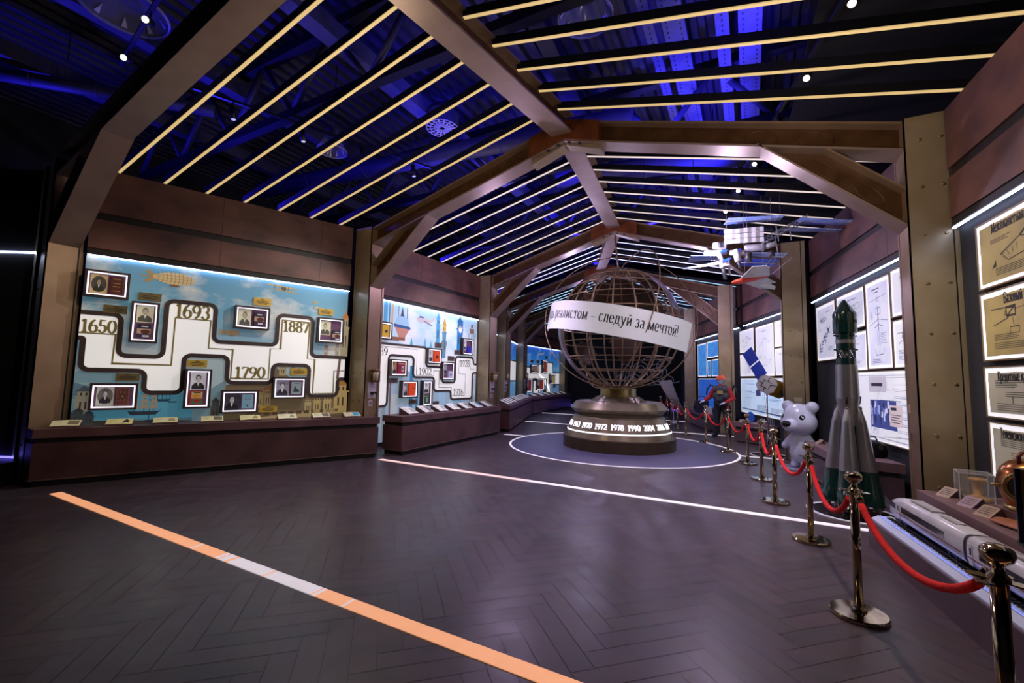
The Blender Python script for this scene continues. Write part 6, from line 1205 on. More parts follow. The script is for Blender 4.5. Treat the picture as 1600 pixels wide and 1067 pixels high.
# ---------------------------------------------------------------- hanging space station model and hanging jet model
def quadp(mb, pts, th=.008): mb.ext(pts, Vector((0,0,th)))
def station():
    O = app(.1, 4.3, 9.4); t = thing('space_station_model', 'large hanging space station model with many blue solar panels', 'space station model', O); A = lambda x, z, y: app(x, z, y)-O
    PAN = [(((-.31,4.84),(.62,4.75),9.1),((-.4,4.72),(.55,4.66),9.5),'solar_pale'), (((.88,4.66),(1.70,4.48),9.1),((.74,4.56),(1.61,4.41),9.5),'solar_pale'), (((.66,4.51),(1.47,4.36),9.35),((.53,4.46),(1.41,4.31),9.7),'solar_pale'), (((-.52,4.66),(.44,4.50),9.4),((-.55,4.64),(.42,4.475),9.7),'iss_dark'),
           (((-1.0,4.17),(-.53,4.12),9.0),((-1.06,4.05),(-.5,4.03),9.4),'solar_pale'), (((-.5,3.99),(-.49,3.93),8.9),((-1.12,3.93),(-1.15,3.91),9.1),'solar_pale'), (((-.1,4.01),(.52,3.93),9.3),((-.19,3.88),(.42,3.80),9.7),'solar_blue'), (((.03,4.11),(.66,4.03),9.3),((.0,4.05),(.58,3.95),9.6),'solar_pale')]
    for (a, b_, y1), (c, d_, y2), m in PAN:
        p = [A(*a, y1), A(*b_, y1), A(*d_, y2), A(*c, y2)]; mb = MB(); quadp(mb, p); pn = mb.build('solar_array', m, t)
        if m != 'iss_dark':
            mb = MB(); mb.tube([(p[0]+p[3])/2+Vector((0,0,-.003)), (p[1]+p[2])/2+Vector((0,0,-.003))], .008, 5)
            for f in (.78, .9): mb.tube([p[0].lerp(p[1], f)+Vector((0,0,-.002)), p[3].lerp(p[2], f)+Vector((0,0,-.002))], .008, 4)
            mb.build('array_mast', 'iss_grey', pn)
    # radiator: three white folded rows
    for r in range(3):
        mb = MB(); zt, zb = 4.625-.1*r, 4.535-.1*r; n = 10; P0 = []; 
        for i in range(n+1):
            f = i/n; x = lerp(-.39, .28, f); dz = -.035*f; y = 9.15+(.015 if i % 2 else 0); P0.append((A(x, zt+dz, y), A(x, zb+dz, y)))
        vs = [p for q in P0 for p in q]; mb.add(vs, [(2*i, 2*i+1, 2*i+3, 2*i+2) for i in range(n)]); o = mb.build('radiator_row', 'iss_white', t); sm = o.modifiers.new('solid', 'SOLIDIFY'); sm.thickness = .01
    mb = MB(); p0, p1 = A(.98,4.65,9.3), A(.25,4.30,9.35); d = p1-p0; n = 12; up = Vector((0,.02,.05)); sd = Vector((0,.06,0))          # truss
    cor = [up+sd, up-sd, -up+sd, -up-sd]
    for c in cor: mb.tube([p0+c, p1+c], .007, 5)
    for i in range(n):
        for j in range(4): mb.tube([p0+d*(i/n)+cor[j], p0+d*((i+1)/n)+cor[(j+1) % 4]], .005, 4)
    mb.build('truss', 'iss_grey', t)
    for (x0, z0, x1, z1, y, r, m) in ((-.76,4.2,-.35,4.17,9.3,.05,'iss_white'),(-.6,4.33,-.35,4.30,9.4,.07,'iss_white'),(-.5,4.18,-.42,3.85,9.2,.055,'iss_white'),(-.42,3.85,-.38,3.63,9.2,.035,'iss_dark'),(-.2,4.2,-.15,3.95,9.2,.06,'iss_white'),(-.15,3.95,-.12,3.82,9.2,.03,'iss_dark'),(-.3,4.15,-.05,4.12,9.25,.05,'iss_white'),(-.05,4.2,.3,4.19,9.3,.07,'iss_grey'),(.02,4.12,.02,3.93,9.15,.06,'iss_dark'),(.3,4.19,.48,4.24,9.3,.05,'iss_grey'),(.4,4.1,.4,4.0,9.2,.05,'iss_dark'),(-.33,4.05,-.3,3.72,9.35,.02,'iss_white'),(-.47,4.38,-.47,4.28,9.25,.03,'iss_dark'),(-.42,3.92,-.3,3.9,9.1,.03,'iss_white')):
        a, b_ = A(x0,z0,y), A(x1,z1,y); mb = MB(); mb.tube([a, a.lerp(b_,.08), a.lerp(b_,.92), b_], [r*.7, r, r, r*.7], 14); mb.build('module', m, t)
    for (x, z, y, w, m) in ((.48,4.42,9.25,.05,'iss_grey'),(.68,4.42,9.3,.045,'iss_grey'),(.46,4.22,9.3,.05,'iss_grey')):
        mb = MB(); n = 6
        for i in range(n): mb.beam(A(x+.006*i, z+.14-.05*i, y), A(x+.006*i+.004, z+.1-.05*i, y), w*1.6, .012)
        mb.build('folded_radiator', m, t)
    for (x, z, y) in ((-.42,4.2,9.15),(-.18,4.18,9.15),(-.36,4.02,9.1)):
        mb = MB(); p = A(x,z,y); mb.ext([p+Vector((-.07,0,-.04)), p+Vector((.05,0,-.02)), p+Vector((.08,.06,.05)), p+Vector((-.04,.06,.03))], (0,.012,.0)); mb.build('small_panel', 'solar_blue', t)
    for (x, z, y) in ((.4,4.5,9.3),(.55,4.7,9.3),(-.35,4.62,9.2),(.0,4.55,9.2)):
        p = A(x,z,y); mb = MB(); mb.tube([p, p+Vector((0,.03,5.15-(p+O).z))], .0035, 5); mb.build('hanging_wire', 'iss_grey', t)
station()
def jet():
    O = app(.1, 3.62, 9.2); t = thing('jet_model', 'white delta winged aircraft model with a red body, hanging below the station model', 'aircraft model', O); A = lambda x, z, y: app(x, z, y)-O
    mb = MB(); a, b_ = A(-.28,3.555,9.0), A(.36,3.645,9.4); mb.tube([a, a.lerp(b_,.06), a.lerp(b_,.2), a.lerp(b_,.6), b_], [.012,.04,.055,.05,.02], 14); mb.build('fuselage', 'jet_red', t)
    mb = MB(); mb.ext([A(-.15,3.60,9.1), A(.36,3.64,9.3), A(.36,3.78,8.9), A(.31,3.83,8.8), A(.08,3.84,8.8)], (0,0,.008)); mb.build('wing', 'white_plastic', t)
    mb = MB(); mb.ext([A(-.1,3.55,9.2), A(.32,3.6,9.4), A(.45,3.50,9.6), A(.36,3.48,9.6), A(.45,3.42,9.7), A(.43,3.36,9.7), A(.2,3.40,9.7), A(.06,3.48,9.5)], (0,0,.008)); mb.build('wing', 'white_plastic', t)
    mb = MB(); mb.ext([A(-.1,3.59,9.15), A(.3,3.64,9.3), A(.08,3.74,9.2)], (0,.01,0)); mb.build('tail_fin', 'white_plastic', t)
    mb = MB(); mb.tube([A(.38,3.65,9.3), A(.71,3.94,9.2)], .006, 5); mb.build('boom', 'iss_grey', t)
    mb = MB(); mb.tube([A(.36,3.64,9.3), A(.41,3.64,9.35)], [.03,.022], 12); mb.build('engine', 'iss_dark', t)
    for x, z in ((-.05,3.6),(.25,3.65)): p = A(x,z,9.2); mb = MB(); mb.tube([p, p+Vector((0,0,5.15-(p+O).z))], .003, 5); mb.build('hanging_wire', 'iss_grey', t)
jet()

# ---------------------------------------------------------------- things on the far counters
t = thing('mesh_dish', 'half petal of a brown mesh dish antenna on a thin stand', 'dish antenna', (-2.85, 18.6, 0)); mb = MB(); n, m_ = 10, 12; vs = []
for i in range(n+1):
    for j in range(m_+1): u, v = i/n, j/m_; x = -.42+.62*v+.28*u*(1-v); z = 1.62-1.05*v-.1*u+.55*u*(1-v)*.3; y = -.35*math.sin(PI*v)*(.5+u*.5)+.3*u; vs.append((x-.0+u*.42*(.35+v*.65), y, z-u*.25*v))
mb.add(vs, [(i*(m_+1)+j, (i+1)*(m_+1)+j, (i+1)*(m_+1)+j+1, i*(m_+1)+j+1) for i in range(n) for j in range(m_)], True); o = mb.build('mesh_petal', 'mesh_brown', t); sm = o.modifiers.new('solid', 'SOLIDIFY'); sm.thickness = .012
mb = MB()
for j in range(0, m_+1, 2): mb.tube([vs[i*(m_+1)+j] for i in range(n+1)], .009, 5)
for i in range(0, n+1, 2): mb.tube([vs[i*(m_+1)+j] for j in range(m_+1)], .009, 5)
mb.build('ribs', 'mesh_rib', t); mb = MB(); mb.cyl((.15,-.1,.02),(.12,-.1,.75),.02,None,10); mb.lathe([(.14,0),(.13,.02),(.03,.03)], 20, (.15,-.1,0)); mb.build('stand', 'white_plastic', t)
t = thing('dark_suitcase', 'dark blue case with a carrying hoop beside the mannequin', 'case', (-1.55, 17.2, .55), R(-10)); mb = MB(); mb.box(-.22,-.09,0,.22,.09,.42); mb.build('body', 'navy', t, bevel=.012); mb = MB(); mb.tube([(.16*math.cos(a),0,.41+.17*math.sin(a)) for a in [PI*k/12 for k in range(13)]], .012, 8); mb.build('hoop', 'black', t)
t = thing('white_box', 'plain white box on the counter left of the mannequin', 'box', (-1.27, 16.55, .55), R(-10)); mb = MB(); mb.box(-.13,-.09,0,.13,.09,.24); mb.build('body', 'white_plastic', t, bevel=.006)
for i, (x, y, h) in enumerate(((-1.9,18.4,.22),(-1.72,17.8,.2),(-1.42,17.0,.3))):
    t = thing('black_device', 'small black device on the far counter, %s from the left' % ORD[i], 'device', (x, y, .55), .2, 'black devices on the far counter'); mb = MB(); mb.lathe([(.07,0),(.075,.02),(.05,.06),(.06,h*.7),(.03,h)], 16); mb.build('body', 'black_gloss', t)
for i, (x, y) in enumerate(((-1.62,17.9),(-1.4,17.3),(-1.22,16.75))): card(x-.08, y-.25, .55, R(-72), 'small tan card on the far counter, %s from the left' % ORD[i], 'card_tan')
for i, (x, y) in enumerate(((-.28,13.92),(-.12,13.8))): card(x, y, .55, R(-35), 'small card at the left end of the satellite counter, %s from the left' % ORD[i], 'card_tan')
t = thing('blue_oval', 'bright blue oval disc standing on the satellite counter', 'disc', (-.02, 13.95, .55)); mb = MB(); mb.ext([(.1*math.cos(a), -.02, .15+.145*math.sin(a)) for a in [2*PI*k/24 for k in range(24)]], (0,.04,0)); mb.build('disc', 'blue_bright', t); mb = MB(); mb.box(-.06,-.04,0,.06,.04,.02); mb.build('foot', 'blue_bright', t)
t = thing('white_pot', 'small white pot with a handle on the satellite counter', 'pot', (.26, 13.62, .55)); mb = MB(); mb.lathe([(.06,0),(.085,.03),(.08,.08),(.05,.1),(.02,.11)], 20, sharp=False); mb.build('pot_body', 'white_plastic', t); mb = MB(); mb.tube([(-.05,0,.09),(-.03,0,.14),(.04,0,.14),(.06,0,.09)], .008, 6); mb.build('handle', 'white_plastic', t); mb = MB(); mb.tube([(.07,0,.05),(.11,-.01,.08)], .012, 8); mb.build('spout', 'white_plastic', t)
for i in range(4): mb = MB(); mb.lathe([(.018,0),(.018,.17),(.0,.172)], 12); tag(mb.build('sample_tube', 'tube_grey', None, (.40+.045*i, 13.5-.02*i, .55)), 'slim grey tube standing right of the white pot, %s from the left' % ORD[i], 'tube', 'grey tubes on the satellite counter')

# ---------------------------------------------------------------- figures
def capsules(mb, segs, n=14):
    for a, b_, r0, r1 in segs:
        a, b_ = Vector(a), Vector(b_); d = (b_-a); L = d.length; d = d.normalized() if L > 1e-6 else Vector((0,0,1)); q = d.to_track_quat('Z', 'Y').to_matrix(); vs = []; pr = []
        for k in range(5): t_ = PI/2*k/4; pr.append((r0*math.sin(t_), -r0*math.cos(t_)))
        for k in range(5): t_ = PI/2*k/4; pr.append((r1*math.cos(t_), L+r1*math.sin(t_)))
        for r, z in pr:
            for j in range(n): vs.append(a+q @ Vector((r*math.cos(2*PI*j/n), r*math.sin(2*PI*j/n), z)))
        mb.add(vs, [(i*n+j, i*n+(j+1) % n, (i+1)*n+(j+1) % n, (i+1)*n+j) for i in range(len(pr)-1) for j in range(n)], True)
def fused(name, segs, m, parent, voxel=.014, smooth=6, balls=()):
    mb = MB(); capsules(mb, segs)
    for c, r in balls: mb.ball(c, r, 18, 12)
    o = mb.build(name, m, parent); rm = o.modifiers.new('fuse', 'REMESH'); rm.mode = 'VOXEL'; rm.voxel_size = voxel; rm.use_smooth_shade = True; s_ = o.modifiers.new('soft', 'SMOOTH'); s_.iterations = smooth; s_.factor = .5
    dg = bpy.context.evaluated_depsgraph_get(); me = bpy.data.meshes.new_from_object(o.evaluated_get(dg)); me.materials.clear(); me.materials.append(M[m]); o.modifiers.clear(); o.data = me; return o
def hand(base, dirv, up, s=1.0):
    d = Vector(dirv).normalized(); u = Vector(up).normalized(); sd = d.cross(u).normalized(); b_ = Vector(base); S_ = [(b_, b_+d*.07*s, .026*s, .03*s)]
    for k, (off, ln) in enumerate(((-.03,.065),(-.01,.075),(.01,.07),(.028,.055))): p = b_+d*.085*s+sd*off*s; q = p+d*ln*.55*s-u*.012*s; S_ += [(p, q, .0095*s, .009*s), (q, q+d*ln*.35*s-u*.028*s, .009*s, .008*s)]
    p = b_+d*.03*s-sd*.03*s; q = p+d*.035*s-sd*.025*s-u*.01*s; S_ += [(p, q, .011*s, .01*s), (q, q+d*.03*s-u*.015*s, .01*s, .008*s)]; return S_
def head(c, fwd, r=.1):
    f = Vector(fwd).normalized(); s_ = Vector((-f.y, f.x, 0)); c = Vector(c); z = Vector((0,0,1))
    segs = [(c-z*.16-f*.02, c-z*.08-f*.01, .052, .05), (c+z*.03-f*.01, c+z*.0-f*.005, .098, .09), (c-z*.04+f*.02, c-z*.085+f*.045, .07, .04), (c+z*.005+f*.088, c-z*.03+f*.112, .012, .016), (c-z*.06+f*.085, c-z*.062+f*.088, .02, .02)]
    for k in (-1, 1): segs += [(c+s_*k*.095-z*.03-f*.01, c+s_*k*.1+z*.015-f*.015, .014, .018), (c+s_*k*.034+z*.028+f*.085, c+s_*k*.03+z*.028+f*.088, .015, .015)]
    return segs
def face_bits(c, fwd, parent, brow='3A2E28', lips='8A5A5A'):
    f = Vector(fwd).normalized(); s_ = Vector((-f.y, f.x, 0)); c = Vector(c); z = Vector((0,0,1)); mb = MB()
    for k in (-1, 1): mb.use(0, 'F4F4F4'); mb.ball(c+s_*k*.034+z*.008+f*.086, (.016,.016,.01), 10, 8); mb.use(0, '1C1814'); mb.ball(c+s_*k*.034+z*.008+f*.098, (.007,.007,.007), 8, 6); mb.use(0, brow); mb.beam(c+s_*k*.018+z*.034+f*.094, c+s_*k*.052+z*.032+f*.086, .01, .007)
    mb.use(0, lips); mb.beam(c-s_*.024-z*.066+f*.096, c+s_*.024-z*.066+f*.096, .012, .009); mb.build('face_features', 'paint', parent)
def mannequin():
    f = Vector((-.28, -.96, 0)); s_ = Vector((.96, -.28, 0))                     # facing, figure-left is +s_
    t = thing('worker_mannequin', 'mannequin in an orange helmet, red sleeves, dark overalls and a black exoskeleton harness', 'mannequin', (-.78, 14.78, .0)); Z = lambda a, z, d=0: s_*a+f*d+Vector((0,0,z))
    hc = Z(-.0, 1.70, .03); k = 1.04
    body = head(hc, f*1.0+s_*-.12) + [(Z(0,1.0),Z(0,1.42),.14,.13),(Z(0,1.42),Z(0,1.56),.07,.06),(Z(-.2,1.45),Z(-.33,1.2),.05,.045),(Z(-.33,1.2),Z(-.42,1.08,.2),.042,.034),(Z(.2,1.45),Z(.31,1.17),.05,.045),(Z(.31,1.17),Z(.18,1.04,.2),.042,.034),(Z(-.1,.95),Z(-.15,.5),.08,.06),(Z(-.15,.5),Z(-.18,.1),.055,.04),(Z(.1,.95),Z(.15,.5),.08,.06),(Z(.15,.5),Z(.18,.1),.055,.04)]
    body += hand(Z(-.43,1.07,.22), f*.7-s_*.5+Vector((0,0,-.2)), (0,0,1)) + hand(Z(.16,1.03,.21), f*.3-s_*.9+Vector((0,0,-.3)), (0,0,1))
    b_ = fused('body', body, 'skin_white', t, .011, 4); face_bits(hc, f-s_*.12, t, '5A5A66', '9A8A90')
    fused('jacket', [(Z(0,1.12),Z(0,1.44),.165,.16),(Z(-.1,1.44),Z(.1,1.44),.12,.12),(Z(-.19,1.44),Z(-.34,1.2),.085,.075),(Z(-.34,1.2),Z(-.42,1.09,.18),.075,.055),(Z(.19,1.44),Z(.33,1.17),.085,.075),(Z(.33,1.17),Z(.2,1.05,.18),.075,.055)], 'jacket_red', t, .014, 6)
    fused('overalls', [(Z(-.07,1.02),Z(.07,1.02),.155,.155),(Z(0,1.02),Z(0,1.2),.165,.16),(Z(-.1,.95),Z(-.16,.52),.12,.1),(Z(-.16,.52),Z(-.19,.1),.1,.085),(Z(.1,.95),Z(.16,.52),.12,.1),(Z(.16,.52),Z(.19,.1),.1,.085)], 'trousers_dark', t, .014, 6)
    fused('vest', [(Z(-.08,1.22,.03),Z(.08,1.22,.03),.165,.165),(Z(-.08,1.42,.03),Z(.08,1.42,.03),.15,.15),(Z(-.13,1.5,.02),Z(-.1,1.45,.06),.06,.06),(Z(.13,1.5,.02),Z(.1,1.45,.06),.06,.06)], 'vest_grey', t, .014, 5)
    mb = MB(); p = Z(.03,1.34,.2); mb.ext([p+s_*-.08+Vector((0,0,-.05)), p+s_*.08+Vector((0,0,-.05)), p+s_*.08+Vector((0,0,.05)), p+s_*-.08+Vector((0,0,.05))], f*.02); mb.build('chest_badge', 'badge_yellow', t)
    mb = MB(); p = Z(0,1.17,.19); mb.ext([p+s_*-.1+Vector((0,0,-.07)), p+s_*.1+Vector((0,0,-.07)), p+s_*.1+Vector((0,0,.07)), p+s_*-.1+Vector((0,0,.07))], f*.03); mb.build('chest_pouch', 'vest_grey', t)
    mb = MB(); mb.lathe([(.132,.0),(.128,.05),(.1,.1),(.05,.128),(0,.135)], 28, hc+Vector((0,0,.03)), sharp=False, caps=False); q = hc+Vector((0,0,.035)); mb.ext([q+f*.1+s_*-.09, q+f*.1+s_*.09, q+f*.17+s_*.06-Vector((0,0,.015)), q+f*.17-s_*.06-Vector((0,0,.015))], (0,0,.012)); mb.lathe([(.14,.0),(.14,.014),(.13,.02)], 28, hc+Vector((0,0,.022)), caps=False); mb.build('helmet', 'helmet_orange', t)
    mb = MB(); mb.tube([hc+s_*.1+Vector((0,0,.03)), hc+s_*.09+f*.03-Vector((0,0,.07)), hc+f*.06-Vector((0,0,.12)), hc-s_*.09+f*.03-Vector((0,0,.07)), hc-s_*.1+Vector((0,0,.03))], .008, 6); mb.build('chin_strap', 'black', t)
    for k in (-1, 1):
        mb = MB(); mb.tube([Z(.16*k,1.05,-.2), Z(.28*k,1.5,-.18), Z(.34*k,1.56,-.05), Z(.42*k,1.42,0), Z(.43*k,1.25,.03)], .022, 8); mb.tube([Z(.2*k,.95,-.1), Z(.26*k,.75,0)], .03, 8); mb.build('harness_arm', 'black_matte', t)
        fused('boot', [(Z(.19*k,.08,-.03),Z(.2*k,.05,.14),.07,.055),(Z(.19*k,.2,-.02),Z(.19*k,.08,-.02),.08,.07)], 'black_matte', t, .014, 3)
    mb = MB()
    for k in range(25): a = 2*PI*k/24
    mb.tube([Z(.19*math.sin(a), .99, .19*math.cos(a)) for a in [2*PI*k/24 for k in range(24)]], .03, 8, True); mb.build('harness_belt', 'black_matte', t)
    mb = MB(); p = Z(.2,.88,.1); mb.ext([p+Vector((0,0,-.08)), p+f*.08+Vector((0,0,-.08)), p+f*.06+Vector((0,0,.06)), p+Vector((0,0,.06))], s_*.035); mb.build('red_pocket', 'jacket_red', t)
mannequin()
def guard():
    f = Vector((.55, -.83, 0)); s_ = Vector((.83, .55, 0)); t = thing('person', 'person in a dark suit by the black end wall, hand raised to the face', 'person', (-3.42, 21.9, 0)); Z = lambda a, z, d=0: s_*a+f*d+Vector((0,0,z)); hc = Z(0,1.56,.08)
    body = head(hc, f+Vector((0,0,-.12))) + [(Z(0,.92),Z(0,1.32),.13,.13),(Z(0,1.3),Z(0,1.45,.03),.07,.055),(Z(-.08,.9),Z(-.1,.48),.075,.058),(Z(-.1,.48),Z(-.1,.08),.052,.04),(Z(.08,.9),Z(.1,.48),.075,.058),(Z(.1,.48),Z(.1,.08),.052,.04),(Z(.18,1.34),Z(.24,1.1,.1),.048,.042),(Z(.24,1.1,.1),Z(.1,1.34,.24),.04,.03),(Z(-.18,1.34),Z(-.26,1.12,-.02),.048,.042),(Z(-.26,1.12,-.02),Z(-.24,1.3,.16),.04,.03)]
    body += hand(Z(.09,1.36,.23), Vector((0,0,1))-s_*.3, -f) + hand(Z(-.24,1.3,.16), Vector((0,0,.9))+f*.3, f)
    fused('body', body, 'skin_tone', t, .011, 4); face_bits(hc, f, t)
    fused('suit_jacket', [(Z(0,.88),Z(0,1.3),.17,.165),(Z(-.14,1.33),Z(.14,1.33),.09,.09),(Z(.18,1.34),Z(.24,1.1,.1),.075,.065),(Z(.24,1.1,.1),Z(.12,1.3,.22),.062,.048),(Z(-.18,1.34),Z(-.26,1.12,-.02),.075,.065),(Z(-.26,1.12,-.02),Z(-.24,1.26,.14),.062,.048)], 'suit_black', t, .014, 6)
    fused('trousers', [(Z(-.08,.9),Z(-.1,.48),.105,.085),(Z(-.1,.48),Z(-.1,.1),.085,.07),(Z(.08,.9),Z(.1,.48),.105,.085),(Z(.1,.48),Z(.1,.1),.085,.07)], 'suit_black', t, .014, 5)
    fused('hair', [(hc+Vector((0,0,.05))-f*.03, hc+Vector((0,0,.06))+f*.0, .098, .095)], 'hair_dark', t, .012, 3)
    for k in (-1, 1): fused('shoe', [(Z(.1*k,.045,-.04),Z(.11*k,.035,.14),.045,.035)], 'black', t, .012, 2)
guard()
def bear():
    f = Vector((-.62, -.78, 0)).normalized(); s_ = Vector((-f.y, f.x, 0)); t = thing('bear_statue', 'glossy white bear statue with big round head, behind the red rope', 'bear statue', (.84, 10.36, .03)); Z = lambda a, z, d=0: s_*a+f*d+Vector((0,0,z)); up = Vector((0,0,1))
    hc = Z(0,.92,.02)
    segs = [(Z(0,.28),Z(0,.55),.2,.17),(Z(-.1,.06),Z(-.09,.3),.085,.12),(Z(.1,.06),Z(.09,.3),.085,.12),(Z(-.1,.045,.0),Z(-.1,.045,.06),.08,.075),(Z(.1,.045,.0),Z(.1,.045,.06),.08,.075),(hc+up*.04,hc-up*.04,.28,.285),(hc-s_*.08-up*.05+f*.02,hc+s_*.08-up*.05+f*.02,.25,.25),(hc+f*.2-up*.11,hc+f*.3-up*.12,.16,.115),
            (hc+s_*.235+up*.245-f*.03,hc+s_*.24+up*.25-f*.03,.115,.115),(hc-s_*.235+up*.245-f*.03,hc-s_*.24+up*.25-f*.03,.115,.115),(Z(.17,.56),Z(.30,.38,.03),.065,.07),(Z(-.17,.56),Z(-.30,.38,.03),.065,.07),(Z(0,.3,-.18),Z(0,.33,-.22),.06,.06)]
    o = fused('body', segs, 'bear_white', t, .02, 10)
    mb = MB(); mb.ball(hc+f*.385-up*.075, (.082,.082,.066), 20, 14); mb.build('nose', 'black_gloss', t)
    q = lambda k: (f*.80+s_*k*.55+up*.12).normalized()
    for k in (-1, 1):
        d = q(k); m3 = d.to_track_quat('Z', 'Y').to_matrix(); c = hc+s_*k*.055+d*.235; mb = MB(); mb.ball(c, (.062,.078,.03), 18, 10, m3); e = mb.build('eye', 'black_gloss', t); mb = MB(); mb.ball(c+d*.026+up*.02+s_*.012, (.018,.016,.008), 10, 6, m3); mb.build('eye_glint', 'white_plastic', e)
    mb = MB(); pts = [hc+f*.30-up*.235+s_*(.07*u)+up*(.02*u*u) for u in (-1,-.5,0,.5,1)]; mb.tube(pts, .006, 6); mb.build('mouth', 'black', t)
    mb = MB(); mb.lathe([(.36,-.03),(.36,-.015),(.345,-.01),(0,-.008)], 48, caps=True); mb.build('base_disc', 'base_pale', t)
bear()
# ---------------------------------------------------------------- above the slats: trusses, ducts, cable trays, lamps
def rbeam(label, a, b_, w, h, m='duct', name='roof_beam', cat='roof beam', group='roof beams above the slats'):
    c = (Vector(a)+Vector(b_))/2; mb = MB(); mb.beam(Vector(a)-c, Vector(b_)-c, w, h); return tag(mb.build(name, m, None, c), label, cat, group)
rbeam('long pale blue lit roof beam above the left slats', (-6.1,1.0,7.4), (-6.15,24,7.4), .3, .3, 'duct_blue')
rbeam('dark roof beam above the ridge', (-2.6,-1,7.9), (-4.4,24,7.9), .3, .3, 'steel_dark'); rbeam('dark roof beam near the left wall top', (-9.2,-3,7.5), (-9.3,24,7.5), .25, .35, 'duct'); rbeam('dark roof beam above the far left corner', (-11.6,-3,7.3), (-11.6,14,7.3), .25, .3, 'duct')
for i, (x, w) in enumerate(((-1.35,.16),(-.98,.34),(-.28,.2),(.12,.34))):
    mb = MB(); L = 18.0; mb.box(-w/2,0,-.02,w/2,L,0); mb.box(-w/2,0,0,-w/2+.012,L,.08); mb.box(w/2-.012,0,0,w/2,L,.08); k = 0
    y = .1
    while y < 12:
        for u in ((-.3,.3) if w > .2 else (0,)): mb.use(1).box(u*w-.012, y, -.0215, u*w+.012, y+.05, -.0195)
        y += .12
    tag(mb.build('cable_tray', ['tray', 'steel_dark'], None, (x, 3.0, 7.45)), 'perforated blue lit cable tray under the roof, %s from the left' % ORD[i], 'cable tray', 'cable trays above the right slats')
def roof_truss(y, label, x0=-13.5, x1=4.5):
    t = thing('roof_truss', label, 'roof truss', ((x0+x1)/2, y, 6.5), 0, 'dark roof trusses'); h = (x1-x0)/2; n = 9
    mb = MB(); mb.beam((-h,0,0),(h,0,0),.16,.16); mb.build('lower_chord', 'steel_dark', t); mb = MB(); mb.beam((-h,0,1.35),(h,0,1.35),.18,.18); mb.build('upper_chord', 'steel_dark', t)
    for i in range(n):
        a, b_ = -h+2*h*i/n, -h+2*h*(i+.5)/n; c = -h+2*h*(i+1)/n; mb = MB(); mb.tube([(a,0,.05),(b_,0,1.3)], .06, 10); mb.build('diagonal', 'duct', t); mb = MB(); mb.tube([(b_,0,1.3),(c,0,.05)], .06, 10); mb.build('diagonal', 'duct', t)
for y, lb in ((4.9, 'dark steel roof truss above the foreground bay'), (9.0, 'dark steel roof truss above the second bay'), (13.4, 'dark steel roof truss above the globe'), (17.6, 'dark steel roof truss behind the globe')): roof_truss(y, lb)
def duct(a, b_, r, label):
    c = (Vector(a)+Vector(b_))/2; A, B_ = Vector(a)-c, Vector(b_)-c; mb = MB(); mb.tube([A, B_], r, 20); n = int((B_-A).length/.9)
    for i in range(1, n): p = A.lerp(B_, i/n); d = (B_-A).normalized()*.02; mb.tube([p-d, p+d], r*1.04, 20)
    for f in (.15, .5, .85): p = A.lerp(B_, f); mb.tube([p, Vector((p.x, p.y, 8.25-c.z))], .01, 6)
    tag(mb.build('air_duct', 'duct', None, c), label, 'air duct', 'round air ducts under the roof')
duct((-12.5,7.4,7.0), (-2.0,8.6,7.0), .22, 'long round air duct crossing above the left slats'); duct((-5.4,3.0,6.95), (.6,4.5,6.95), .2, 'round air duct above the ridge of the foreground bay'); duct((-4.4,10.4,6.95), (.0,11.2,6.95), .24, 'round air duct above the second bay'); duct((-12.8,1.0,6.9), (-9.6,4.6,7.0), .12, 'thin pipe above the dark left corner')
# hanging track with spot heads
def track(a, b_, n, label, heads, aim=(0,0,-1), lit=True, rev=False):
    A, B_ = Vector(a), Vector(b_); c = (A+B_)/2; mb = MB(); mb.beam(A-c, B_-c, .05, .045); tag(mb.build('lighting_track', 'black', None, c), label, 'lighting track', 'lighting tracks')
    for i in range(n):
        p = A.lerp(B_, (i+.5)/n)+Vector((0,0,-.03)); d = Vector(aim).normalized(); t = thing('track_spotlight', heads % ORD[i], 'spotlight', p, 0, 'spotlights on the '+label.split(' above')[0]); mb = MB(); mb.cyl((0,0,0),(0,0,-.1),.014,None,8); mb.build('stem', 'black', t)
        q = Vector((0,0,-.12))+d*.06; mb = MB(); mb.tube([q-d*.12, q+d*.12], .045, 16); mb.build('lamp_body', 'black', t); mb = MB(); mb.tube([q+d*.1201, q+d*.123], .037, 16); mb.build('lens', 'lens_lit' if lit else 'lens_dim', t)
track((-8.05,3.5,6.35), (-6.2,7.6,6.35), 4, 'black track above the left slats of the foreground bay', 'small black spotlight above the left slats, %s from the near end', (.12,.1,-1), False)
track((-6.2,2.3,6.3), (-8.4,2.66,6.3), 2, 'black track above the nearest rafter at the upper left', 'bright spotlight at the upper left corner, %s from the right', (.75,-.55,-.5))
track((1.15,4.7,5.72), (-.5,11.2,5.72), 6, 'black track under the roof at the right', 'bright spotlight along the right slats, %s from the near end', (-.25,-.55,-.8))
